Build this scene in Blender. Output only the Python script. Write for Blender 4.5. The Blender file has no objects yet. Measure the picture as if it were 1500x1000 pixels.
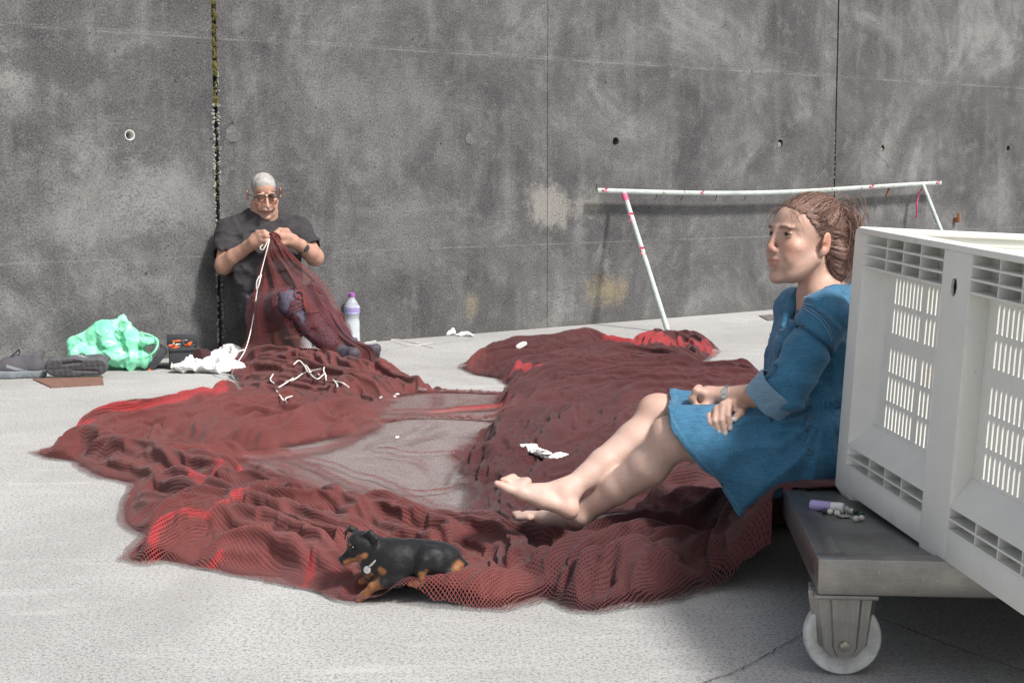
import bpy, bmesh, math, random
import numpy as np
from mathutils import Vector, Matrix, Euler
from mathutils.geometry import delaunay_2d_cdt

SC = bpy.context.scene
COL = SC.collection
random.seed(7)
RNG = np.random.default_rng(7)

# ------------------------------------------------------------------ camera
CAM_H, FOC, PITCH = 0.98, 2200.0, math.radians(6.277)
cp, sp_ = math.cos(PITCH), math.sin(PITCH)

def ray(px, py):
    u = (px - 750.0) / FOC
    v = (500.0 - py) / FOC
    return np.array([u, cp + v * sp_, -sp_ + v * cp])

def G(px, py, z=0.0):
    """point on the horizontal plane z seen at a spot of the photograph"""
    d = ray(px, py)
    t = (z - CAM_H) / d[2]
    return np.array([d[0] * t, d[1] * t, z])

def P(px, py, Y):
    """point at distance Y (metres ahead of the camera)"""
    d = ray(px, py)
    t = Y / d[1]
    return np.array([d[0] * t, Y, CAM_H + d[2] * t])

def V(a):
    return np.asarray(a, dtype=float)

def nrm(a):
    a = V(a)
    return a / (np.linalg.norm(a) + 1e-12)

# ------------------------------------------------------------------ objects
def tag(o, label=None, cat=None, group=None, kind=None):
    if label: o['label'] = label
    if cat: o['category'] = cat
    if group: o['group'] = group
    if kind: o['kind'] = kind
    return o

def empty(name, loc=(0, 0, 0), label=None, cat=None, group=None):
    o = bpy.data.objects.new(name, None)
    COL.objects.link(o)
    o.location = tuple(loc)
    o.empty_display_size = 0.05
    return tag(o, label, cat, group)

def link_mesh(name, me, mat=None, parent=None, smooth=True):
    if mat is not None:
        me.materials.append(mat)
    if smooth:
        me.polygons.foreach_set('use_smooth', np.ones(len(me.polygons), dtype=bool))
    me.update()
    o = bpy.data.objects.new(name, me)
    COL.objects.link(o)
    if parent is not None:
        o.parent = parent
        pl = V(parent.location)
        if parent.parent is not None:
            pl = pl + V(parent.parent.location)
        # vertices are in world space: move them into the parent's space
        n = len(me.vertices)
        co = np.empty(n * 3, np.float32)
        me.vertices.foreach_get('co', co)
        co = co.reshape(-1, 3) - pl.astype(np.float32)
        me.vertices.foreach_set('co', co.ravel())
        me.update()
    return o

def np_mesh(name, verts, faces, mat=None, parent=None, smooth=True, col=None, attrs=None, uv=None):
    """faces: (n,3) or (n,4) int array"""
    verts = np.asarray(verts, np.float32)
    faces = np.asarray(faces, np.int32)
    me = bpy.data.meshes.new(name)
    me.vertices.add(len(verts))
    me.vertices.foreach_set('co', verts.ravel())
    k = faces.shape[1]
    me.loops.add(faces.size)
    me.loops.foreach_set('vertex_index', faces.ravel())
    me.polygons.add(len(faces))
    me.polygons.foreach_set('loop_start', np.arange(0, faces.size, k, dtype=np.int32))
    me.update(calc_edges=True)
    if col is not None:
        a = me.attributes.new('Col', 'FLOAT_COLOR', 'POINT')
        c = np.ones((len(verts), 4), np.float32)
        c[:, :3] = col
        a.data.foreach_set('color', c.ravel())
    for nme, arr in (attrs or {}).items():
        a = me.attributes.new(nme, 'FLOAT', 'POINT')
        a.data.foreach_set('value', np.asarray(arr, np.float32))
    if uv is not None:
        l = me.uv_layers.new(name='UVMap')
        l.data.foreach_set('uv', np.asarray(uv, np.float32)[faces.ravel()].ravel())
    me.validate()
    return link_mesh(name, me, mat, parent, smooth)

def bm_obj(name, bm, mat=None, parent=None, smooth=False, bevel=0.0, seg=2):
    if bevel > 0:
        es = [e for e in bm.edges if len(e.link_faces) == 2 and e.calc_face_angle(0) > 0.5]
        bmesh.ops.bevel(bm, geom=es, offset=bevel, segments=seg, profile=0.5, affect='EDGES', clamp_overlap=True)
    bmesh.ops.recalc_face_normals(bm, faces=bm.faces)
    me = bpy.data.meshes.new(name)
    bm.to_mesh(me)
    bm.free()
    o = link_mesh(name, me, mat, parent, smooth)
    if smooth:
        try:
            me.set_sharp_from_angle(angle=math.radians(40))
        except Exception:
            pass
    return o

def add_box(bm, c, s, M=None):
    """box centred at c with full sizes s, optional 4x4 matrix applied after"""
    mat = Matrix.Translation(Vector(c)) @ Matrix.Diagonal((s[0], s[1], s[2], 1))
    if M is not None:
        mat = M @ mat
    return bmesh.ops.create_cube(bm, size=1.0, matrix=mat)

def add_cyl(bm, a, b, r0, r1=None, n=24, caps=True):
    a, b = Vector(a), Vector(b)
    r1 = r0 if r1 is None else r1
    d = b - a
    q = d.to_track_quat('Z', 'Y').to_matrix().to_4x4()
    M = Matrix.Translation((a + b) / 2) @ q
    return bmesh.ops.create_cone(bm, cap_ends=caps, segments=n, radius1=r0, radius2=r1, depth=d.length, matrix=M)

def catmull(pts, n=8, closed=False):
    pts = [V(p) for p in pts]
    out = []
    m = len(pts)
    rng = range(m) if closed else range(m - 1)
    for i in rng:
        p1, p2 = pts[i], pts[(i + 1) % m]
        p0 = pts[(i - 1) % m] if (closed or i > 0) else 2 * p1 - p2
        p3 = pts[(i + 2) % m] if (closed or i + 2 < m) else 2 * p2 - p1
        for k in range(n):
            t = k / n
            out.append(0.5 * ((2 * p1) + (-p0 + p2) * t + (2 * p0 - 5 * p1 + 4 * p2 - p3) * t * t + (-p0 + 3 * p1 - 3 * p2 + p3) * t ** 3))
    if not closed:
        out.append(pts[-1])
    return np.array(out)

def tube_arrays(path, r, n=6, close=False):
    """verts, quads of a tube along path; r scalar or per point"""
    path = np.asarray(path, float)
    m = len(path)
    r = np.full(m, r) if np.isscalar(r) else np.asarray(r)
    t = np.gradient(path, axis=0)
    t /= np.linalg.norm(t, axis=1)[:, None] + 1e-12
    ref = np.array([0.31, 0.17, 0.93])
    u = np.cross(t, ref); u /= np.linalg.norm(u, axis=1)[:, None] + 1e-9
    w = np.cross(t, u)
    a = np.linspace(0, 2 * np.pi, n, endpoint=False)
    vs = path[:, None, :] + r[:, None, None] * (np.cos(a)[None, :, None] * u[:, None, :] + np.sin(a)[None, :, None] * w[:, None, :])
    vs = vs.reshape(-1, 3)
    i = np.arange(m - 1)[:, None] * n
    j = np.arange(n)[None, :]
    f = np.stack([i + j, i + (j + 1) % n, i + n + (j + 1) % n, i + n + j], -1).reshape(-1, 4)
    return vs, f

class Soup:
    def __init__(self): self.v, self.f, self.n = [], [], 0
    def add(self, v, f):
        self.v.append(v); self.f.append(f + self.n); self.n += len(v)
    def tube(self, path, r, n=6): self.add(*tube_arrays(path, r, n))
    def build(self, name, mat, parent=None, **k):
        return np_mesh(name, np.concatenate(self.v), np.concatenate(self.f), mat, parent, **k)

# ------------------------------------------------------------------ noise on numpy arrays
def _hash(ix, iy, iz, seed):
    h = (ix.astype(np.int64) * 374761393 + iy.astype(np.int64) * 668265263 + iz.astype(np.int64) * 2147483647 + seed * 974711) & 0xffffffff
    h = ((h ^ (h >> 13)) * 1274126177) & 0xffffffff
    h = ((h ^ (h >> 16)) * 2246822519) & 0xffffffff
    return ((h ^ (h >> 15)) & 0xffffff).astype(np.float32) / 8388608.0 - 1.0

def vnoise(p, seed=0):
    """value noise in [-1,1] at points p (...,3)"""
    p = np.asarray(p, np.float32)
    i = np.floor(p).astype(np.int64)
    f = p - i
    f = f * f * f * (f * (f * 6 - 15) + 10)
    out = 0
    for dx in (0, 1):
        for dy in (0, 1):
            for dz in (0, 1):
                w = (f[..., 0] if dx else 1 - f[..., 0]) * (f[..., 1] if dy else 1 - f[..., 1]) * (f[..., 2] if dz else 1 - f[..., 2])
                out = out + w * _hash(i[..., 0] + dx, i[..., 1] + dy, i[..., 2] + dz, seed)
    return out

def fbm(p, oct=3, seed=0):
    s, a, tot = 0, 1.0, 0
    p = np.asarray(p, np.float32)
    for o in range(oct):
        s = s + a * vnoise(p * (2.03 ** o), seed + o * 17); tot += a; a *= 0.5
    return s / tot

def sstep(a, b, x):
    t = np.clip((x - a) / (b - a), 0, 1)
    return t * t * (3 - 2 * t)

# ------------------------------------------------------------------ signed distance modelling
class SDF:
    """bodies grown as one continuous surface: tapered limbs and ellipsoids blended in a grid, skinned by surface nets"""
    def __init__(self, lo, hi, res):
        self.lo, self.res = V(lo), res
        self.n = np.ceil((V(hi) - self.lo) / res).astype(int) + 1
        self.D = np.full(self.n, 0.05, np.float32)
        self.M = np.eye(4)
    def frame(self, M): self.M = np.array(M, float)
    def tp(self, p): return self.M[:3, :3] @ V(p) + self.M[:3, 3]
    def _box(self, lo, hi, k):
        pad = k + 0.02
        a = np.clip(np.floor((lo - pad - self.lo) / self.res).astype(int), 0, self.n)
        b = np.clip(np.ceil((hi + pad - self.lo) / self.res).astype(int) + 1, 0, self.n)
        if np.any(b - a < 1): return None
        ax = [(self.lo[i] + self.res * np.arange(a[i], b[i])).astype(np.float32) for i in range(3)]
        return (slice(a[0], b[0]), slice(a[1], b[1]), slice(a[2], b[2])), ax
    def _mix(self, sl, d, k, op):
        D = self.D[sl]
        if op == 'add':
            if k > 0:
                h = np.maximum(k - np.abs(D - d), 0)
                self.D[sl] = np.minimum(D, d) - h * h / (4 * k)
            else: self.D[sl] = np.minimum(D, d)
        else:
            d = -d
            if k > 0:
                h = np.maximum(k - np.abs(D - d), 0)
                self.D[sl] = np.maximum(D, d) + h * h / (4 * k)
            else: self.D[sl] = np.maximum(D, d)
    def cone(self, a, b, ra, rb, k=0.02, op='add', sq=None):
        """tapered round limb a->b; sq=(axis, factor) flattens it along an axis"""
        a, b = self.tp(a), self.tp(b)
        r = max(ra, rb)
        e = r * (max(1.0, sq[1]) if sq else 1.0)
        q = self._box(np.minimum(a, b) - e, np.maximum(a, b) + e, k)
        if q is None: return
        sl, ax = q
        X = np.meshgrid(*ax, indexing='ij', sparse=True)
        d = b - a
        L2 = float(d @ d) + 1e-12
        pa = [X[i] - np.float32(a[i]) for i in range(3)]
        t = np.clip((pa[0] * d[0] + pa[1] * d[1] + pa[2] * d[2]) / L2, 0, 1).astype(np.float32)
        w = [pa[i] - t * np.float32(d[i]) for i in range(3)]
        if sq:
            s = self.M[:3, :3] @ nrm(sq[0]); f = sq[1]
            c = w[0] * s[0] + w[1] * s[1] + w[2] * s[2]
            q2 = w[0] ** 2 + w[1] ** 2 + w[2] ** 2 + c * c * (1 / f ** 2 - 1)
            rr = np.sqrt(np.maximum(q2, 0)) - (ra + (rb - ra) * t)
        else:
            rr = np.sqrt(w[0] ** 2 + w[1] ** 2 + w[2] ** 2) - (ra + (rb - ra) * t)
        self._mix(sl, rr.astype(np.float32), k, op)
    def chain(self, pts, rad, k=0.01, op='add', **kw):
        for i in range(len(pts) - 1):
            self.cone(pts[i], pts[i + 1], rad[i], rad[i + 1], k if i == 0 else min(k, 0.006), op, **kw)
    def ell(self, c, r, k=0.02, R=None, op='add'):
        c = self.tp(c)
        Rm = self.M[:3, :3] @ (np.array(R) if R is not None else np.eye(3))
        r = V(r)
        ext = np.sqrt(((Rm * r[None, :]) ** 2).sum(1))
        q = self._box(c - ext, c + ext, k)
        if q is None: return
        sl, ax = q
        X = np.meshgrid(*ax, indexing='ij', sparse=True)
        p = [X[i] - np.float32(c[i]) for i in range(3)]
        l = [Rm[0, i] * p[0] + Rm[1, i] * p[1] + Rm[2, i] * p[2] for i in range(3)]
        k0 = np.sqrt((l[0] / r[0]) ** 2 + (l[1] / r[1]) ** 2 + (l[2] / r[2]) ** 2)
        k1 = np.sqrt((l[0] / r[0] ** 2) ** 2 + (l[1] / r[1] ** 2) ** 2 + (l[2] / r[2] ** 2) ** 2) + 1e-9
        d = k0 * (k0 - 1.0) / k1
        self._mix(sl, d.astype(np.float32), k, op)
    def sph(self, c, r, k=0.02, op='add'): self.ell(c, (r, r, r), k, None, op)
    def box(self, c, half, k=0.01, R=None, rd=0.005, op='add'):
        c = self.tp(c)
        Rm = self.M[:3, :3] @ (np.array(R) if R is not None else np.eye(3))
        half = V(half)
        ext = (np.abs(Rm) * half[None, :]).sum(1)
        q = self._box(c - ext, c + ext, k)
        if q is None: return
        sl, ax = q
        X = np.meshgrid(*ax, indexing='ij', sparse=True)
        p = [X[i] - np.float32(c[i]) for i in range(3)]
        l = [np.abs(Rm[0, i] * p[0] + Rm[1, i] * p[1] + Rm[2, i] * p[2]) - (half[i] - rd) for i in range(3)]
        o = np.sqrt(sum(np.maximum(v, 0) ** 2 for v in l)) + np.minimum(np.maximum(np.maximum(l[0], l[1]), l[2]), 0) - rd
        self._mix(sl, o.astype(np.float32), k, op)
    def cut(self, p, n, k=0.0):
        """remove everything on the side the normal n points to, through point p"""
        p, n = self.tp(p), self.M[:3, :3] @ nrm(n)
        ax = [(self.lo[i] + self.res * np.arange(self.n[i])).astype(np.float32) for i in range(3)]
        X = np.meshgrid(*ax, indexing='ij', sparse=True)
        d = ((X[0] - p[0]) * n[0] + (X[1] - p[1]) * n[1] + (X[2] - p[2]) * n[2]).astype(np.float32)
        if k > 0:
            h = np.maximum(k - np.abs(self.D - d), 0)
            self.D = np.maximum(self.D, d) + h * h / (4 * k)
        else: self.D = np.maximum(self.D, d)
    def warp_add(self, fn, band=0.03):
        """add fn(points) to the distance near the surface (folds, wrinkles)"""
        m = np.abs(self.D) < band
        idx = np.argwhere(m)
        p = self.lo + idx * self.res
        self.D[m] += fn(p).astype(np.float32)
    def sample(self, p):
        q = (np.asarray(p, float) - self.lo) / self.res
        q = np.clip(q, 0, self.n - 1.001)
        i = np.floor(q).astype(int); f = q - i
        out = 0
        for dx in (0, 1):
            for dy in (0, 1):
                for dz in (0, 1):
                    w = (f[..., 0] if dx else 1 - f[..., 0]) * (f[..., 1] if dy else 1 - f[..., 1]) * (f[..., 2] if dz else 1 - f[..., 2])
                    out = out + w * self.D[i[..., 0] + dx, i[..., 1] + dy, i[..., 2] + dz]
        return out
    def grad(self, p):
        e = self.res
        g = np.stack([self.sample(p + np.eye(3)[i] * e) - self.sample(p - np.eye(3)[i] * e) for i in range(3)], -1)
        return g / (np.linalg.norm(g, axis=-1, keepdims=True) + 1e-9)
    def surface(self):
        D = self.D
        D[0] = D[-1] = 0.05; D[:, 0] = D[:, -1] = 0.05; D[:, :, 0] = D[:, :, -1] = 0.05
        ins = D < 0
        n = self.n
        st = np.array([n[1] * n[2], n[2], 1])
        keys, poss, quads = [], [], []
        for ax in range(3):
            a = [slice(None)] * 3; b = [slice(None)] * 3
            a[ax] = slice(0, -1); b[ax] = slice(1, None)
            cr = ins[tuple(a)] != ins[tuple(b)]
            idx = np.argwhere(cr)
            if len(idx) == 0: continue
            j = idx.copy(); j[:, ax] += 1
            d0 = D[idx[:, 0], idx[:, 1], idx[:, 2]]; d1 = D[j[:, 0], j[:, 1], j[:, 2]]
            t = d0 / (d0 - d1)
            pos = idx.astype(float); pos[:, ax] += t
            o1, o2 = (ax + 1) % 3, (ax + 2) % 3
            base = idx @ st
            c = [base - st[o1] - st[o2], base - st[o2], base, base - st[o1]]
            for q in c: keys.append(q); poss.append(pos)
            q = np.stack(c, 1)
            flip = d0 > 0
            q[flip] = q[flip][:, ::-1]
            quads.append(q)
        keys = np.concatenate(keys); poss = np.concatenate(poss); quads = np.concatenate(quads)
        uq, inv = np.unique(keys, return_inverse=True)
        cnt = np.bincount(inv)
        v = np.stack([np.bincount(inv, poss[:, i]) / cnt for i in range(3)], 1)
        f = np.searchsorted(uq, quads)
        return self.lo + v * self.res, f

def rot_to(fwd, up=(0, 0, 1)):
    """rotation whose columns are forward, left, up"""
    f = nrm(fwd); l = nrm(np.cross(up, f)); u = np.cross(f, l)
    return np.stack([f, l, u], 1)

def mat4(R, t):
    M = np.eye(4); M[:3, :3] = R; M[:3, 3] = t
    return M

# ------------------------------------------------------------------ materials
def srgb(r, g, b):
    f = lambda c: ((c / 255 + 0.055) / 1.055) ** 2.4 if c > 10 else c / 255 / 12.92
    return (f(r), f(g), f(b))

class NT:
    """small node-tree writer"""
    def __init__(self, name):
        self.m = bpy.data.materials.new(name)
        self.m.use_nodes = True
        self.t = self.m.node_tree
        self.b = self.t.nodes['Principled BSDF']
        self.out = self.t.nodes['Material Output']
    def n(self, typ, **kw):
        nd = self.t.nodes.new(typ)
        for k, v in kw.items():
            if hasattr(nd, k): setattr(nd, k, v)
        return nd
    def set(self, nd, **kw):
        for k, v in kw.items():
            self.link_or(nd.inputs[k.replace('_', ' ')], v)
    def link_or(self, inp, v):
        if isinstance(v, bpy.types.NodeSocket): self.t.links.new(v, inp)
        elif isinstance(v, (tuple, list)) and len(v) == 3 and inp.type == 'RGBA': inp.default_value = (*v, 1)
        else: inp.default_value = v
    def coord(self, which='Object'):
        return self.n('ShaderNodeTexCoord').outputs[which]
    def geo(self): return self.n('ShaderNodeNewGeometry').outputs['Position']
    def mapping(self, vec, scale=(1, 1, 1), rot=(0, 0, 0), loc=(0, 0, 0)):
        m = self.n('ShaderNodeMapping')
        self.t.links.new(vec, m.inputs[0])
        m.inputs['Scale'].default_value = scale; m.inputs['Rotation'].default_value = rot; m.inputs['Location'].default_value = loc
        return m.outputs[0]
    def noise(self, vec, scale, detail=3, rough=0.55, dist=0.0, color=False):
        nd = self.n('ShaderNodeTexNoise')
        self.t.links.new(vec, nd.inputs['Vector'])
        nd.inputs['Scale'].default_value = scale; nd.inputs['Detail'].default_value = detail
        nd.inputs['Roughness'].default_value = rough; nd.inputs['Distortion'].default_value = dist
        return nd.outputs['Color' if color else 'Fac']
    def voro(self, vec, scale, feature='F1', out='Distance', rnd=1.0):
        nd = self.n('ShaderNodeTexVoronoi', feature=feature)
        self.t.links.new(vec, nd.inputs['Vector'])
        nd.inputs['Scale'].default_value = scale
        nd.inputs['Randomness'].default_value = rnd
        return nd.outputs[out]
    def math(self, op, a, b=0.0, c=0.0, clamp=False):
        nd = self.n('ShaderNodeMath', operation=op, use_clamp=clamp)
        for i, v in enumerate((a, b, c)): self.link_or(nd.inputs[i], v)
        return nd.outputs[0]
    def ramp(self, fac, stops, interp='LINEAR'):
        nd = self.n('ShaderNodeValToRGB')
        nd.color_ramp.interpolation = interp
        el = nd.color_ramp.elements
        while len(el) < len(stops): el.new(0.5)
        for e, (p, c) in zip(el, stops):
            e.position = p
            e.color = (*c, 1) if isinstance(c, (tuple, list)) else (c, c, c, 1)
        self.t.links.new(fac, nd.inputs[0])
        return nd.outputs[0]
    def mix(self, fac, a, b, mode='MIX'):
        nd = self.n('ShaderNodeMix', data_type='RGBA', blend_type=mode)
        self.link_or(nd.inputs[0], fac); self.link_or(nd.inputs[6], a); self.link_or(nd.inputs[7], b)
        return nd.outputs[2]
    def maprange(self, v, a, b, c, d):
        nd = self.n('ShaderNodeMapRange'); nd.clamp = True
        for i, x in enumerate((v, a, b, c, d)): self.link_or(nd.inputs[i], x)
        return nd.outputs[0]
    def sep(self, v):
        nd = self.n('ShaderNodeSeparateXYZ'); self.t.links.new(v, nd.inputs[0]); return nd.outputs
    def attr(self, name, out='Color'):
        nd = self.n('ShaderNodeAttribute', attribute_name=name); return nd.outputs[out]
    def bump(self, h, strength=0.3, dist=0.01):
        nd = self.n('ShaderNodeBump'); nd.inputs['Strength'].default_value = strength; nd.inputs['Distance'].default_value = dist
        self.t.links.new(h, nd.inputs['Height'])
        self.t.links.new(nd.outputs[0], self.b.inputs['Normal'])
        return nd.outputs[0]
    def base(self, c): self.link_or(self.b.inputs['Base Color'], c)
    def P(self, **kw):
        for k, v in kw.items(): self.link_or(self.b.inputs[k.replace('_', ' ')], v)
        return self

def simple(name, col, rough=0.6, metal=0.0, var=0.15, scale=30, bump=0.0, bscale=200, **kw):
    """plain material with a little real-life variation"""
    t = NT(name)
    co = t.coord()
    f = t.noise(co, scale, 4, 0.6)
    lo = tuple(max(0, c * (1 - var)) for c in col); hi = tuple(min(1, c * (1 + var)) for c in col)
    t.base(t.ramp(f, [(0.3, lo), (0.7, hi)]))
    t.P(Roughness=rough, Metallic=metal, **kw)
    if bump > 0: t.bump(t.noise(co, bscale, 3), bump, 0.002)
    return t.m
# ------------------------------------------------------------------ camera, light
cam_d = bpy.data.cameras.new('camera')
cam = bpy.data.objects.new('camera', cam_d)
COL.objects.link(cam)
cam.location = (0, 0, CAM_H)
cam.rotation_euler = (math.pi / 2 - PITCH, 0, 0)
cam_d.sensor_width = 36.0
cam_d.lens = 36.0 * FOC / 1500.0
cam_d.clip_start = 0.05
cam_d.clip_end = 500
SC.camera = cam

SUN_EL = math.radians(50)
SUN_AZ = math.atan2(0.76, -0.65)
sun_d = bpy.data.lights.new('sun', 'SUN')
sun_d.energy = 3.8
sun_d.angle = math.radians(7.0)
sun_d.color = (1.0, 0.965, 0.925)
sun = bpy.data.objects.new('sun', sun_d)
COL.objects.link(sun)
to_sun = Vector((math.sin(SUN_AZ) * math.cos(SUN_EL), math.cos(SUN_AZ) * math.cos(SUN_EL), math.sin(SUN_EL)))
sun.rotation_euler = (-to_sun).to_track_quat('-Z', 'Y').to_euler()

world = bpy.data.worlds.new('World')
SC.world = world
world.use_nodes = True
wn = world.node_tree
sky = wn.nodes.new('ShaderNodeTexSky')
sky.sky_type = 'NISHITA'
sky.sun_disc = False
sky.sun_elevation = SUN_EL
sky.sun_rotation = SUN_AZ
sky.air_density = 1.2
sky.dust_density = 4.0
sky.ozone_density = 1.0
hs = wn.nodes.new('ShaderNodeHueSaturation')            # thin high cloud: a paler, less blue sky
hs.inputs['Saturation'].default_value = 0.45
wn.links.new(sky.outputs[0], hs.inputs['Color'])
wn.links.new(hs.outputs[0], wn.nodes['Background'].inputs[0])
wn.nodes['Background'].inputs[1].default_value = 0.13

SC.view_settings.view_transform = 'Standard'
SC.view_settings.look = 'None'
SC.view_settings.exposure = 0.22
SC.view_settings.gamma = 1.0
SC.cycles.max_bounces = 8
SC.cycles.diffuse_bounces = 4
SC.cycles.transparent_max_bounces = 24
SC.cycles.use_denoising = True
SC.cycles.denoising_prefilter = 'NONE'
SC.cycles.denoising_input_passes = 'RGB_ALBEDO_NORMAL'

# ------------------------------------------------------------------ ground
def ground_material():
    t = NT('quay_concrete')
    p = t.geo()
    big = t.noise(p, 0.55, 5, 0.6, 0.4)
    med = t.noise(p, 4.0, 5, 0.65)
    fine = t.noise(p, 210, 3, 0.7)
    grain = t.noise(p, 105, 4, 0.75)
    c = t.ramp(big, [(0.32, (0.30, 0.295, 0.285)), (0.52, (0.41, 0.405, 0.395)), (0.68, (0.52, 0.515, 0.50))])
    c = t.mix(t.maprange(med, 0.35, 0.7, 0.0, 0.35), c, (0.36, 0.352, 0.34))
    c = t.mix(t.ramp(grain, [(0.36, 0.8), (0.52, 0.0)]), c, (0.17, 0.166, 0.16))
    c = t.mix(t.ramp(fine, [(0.5, 0.0), (0.68, 0.5)]), c, (0.64, 0.635, 0.62))
    c = t.mix(t.ramp(t.noise(p, 0.9, 7, 0.72, 1.0), [(0.50, 0.0), (0.66, 0.45)]), c, (0.29, 0.285, 0.275))
    c = t.mix(t.ramp(t.noise(p, 120, 2, 0.5), [(0.31, 0.75), (0.40, 0.0)]), c, (0.12, 0.115, 0.11))
    # tea-coloured stains and small rust spots
    c = t.mix(t.ramp(t.noise(p, 1.7, 4, 0.7, 1.2), [(0.62, 0.0), (0.74, 0.32)]), c, (0.27, 0.245, 0.21))
    c = t.mix(t.ramp(t.noise(p, 9.0, 2, 0.5), [(0.74, 0.0), (0.79, 0.4)]), c, (0.42, 0.27, 0.17))
    # pale scuff streaks
    c = t.mix(t.ramp(t.noise(t.mapping(p, (2.0, 9.0, 1)), 1.2, 5, 0.7), [(0.55, 0.0), (0.72, 0.35)]), c, (0.6, 0.595, 0.58))
    t.base(c)
    t.P(Roughness=0.92)
    h = t.math('ADD', t.math('MULTIPLY', fine, 0.6), t.math('MULTIPLY', grain, 0.8))
    t.bump(h, 0.55, 0.004)
    return t.m

bm = bmesh.new()
bmesh.ops.create_grid(bm, x_segments=2, y_segments=2, size=60)
gr = bm_obj('ground', bm, ground_material())
gr['kind'] = 'structure'

# thin cracks / expansion joint in the concrete, each a narrow irregular inlay
def crack(pts, w, name='ground_crack'):
    path = catmull([G(*p) for p in pts], 14)
    v, f = [], []
    for i, q in enumerate(path):
        t = nrm(path[min(i + 1, len(path) - 1)] - path[max(i - 1, 0)])
        s = np.array([-t[1], t[0], 0])
        j = RNG.normal(0, 0.0022)
        ww = w * (0.5 + RNG.random())
        v += [q + s * (j + ww), q + s * (j - ww)]
        if i: f.append([2 * i - 2, 2 * i - 1, 2 * i + 1, 2 * i])
    v = np.array(v); v[:, 2] = 0.004
    o = np_mesh(name, v, np.array(f), CRACK)
    o['kind'] = 'structure'
CRACK = simple('crack_dirt', (0.055, 0.052, 0.05), 0.95, var=0.4, scale=60)
crack([(1020, 1006), (1090, 978), (1150, 945), (1192, 920), (1260, 890)], 0.0012)
crack([(1290, 908), (1340, 926), (1400, 950), (1500, 985), (1560, 1010)], 0.0014)
crack([(520, 520), (600, 508), (700, 497)], 0.002)

# ------------------------------------------------------------------ concrete wall
WA, WB = G(540, 501), G(1151, 452)
W_T = nrm(WB - WA)
W_N = np.array([W_T[1], -W_T[0], 0.0])          # out of the wall, towards the camera
if W_N[1] > 0: W_N = -W_N
def Wp(px, py, off=0.0):
    """point on the wall plane (off metres in front of it)"""
    d = ray(px, py)
    o = WA + W_N * off
    c = np.array([0, 0, CAM_H])
    t = np.dot(o - c, W_N) / np.dot(d, W_N)
    return c + d * t
def Wsz(px, py):
    q = Wp(px, py) - WA
    return np.dot(q, W_T), q[2]
def Wsp(s, z, off=0.0):
    return WA + W_T * s + W_N * off + np.array([0, 0, z])

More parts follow.
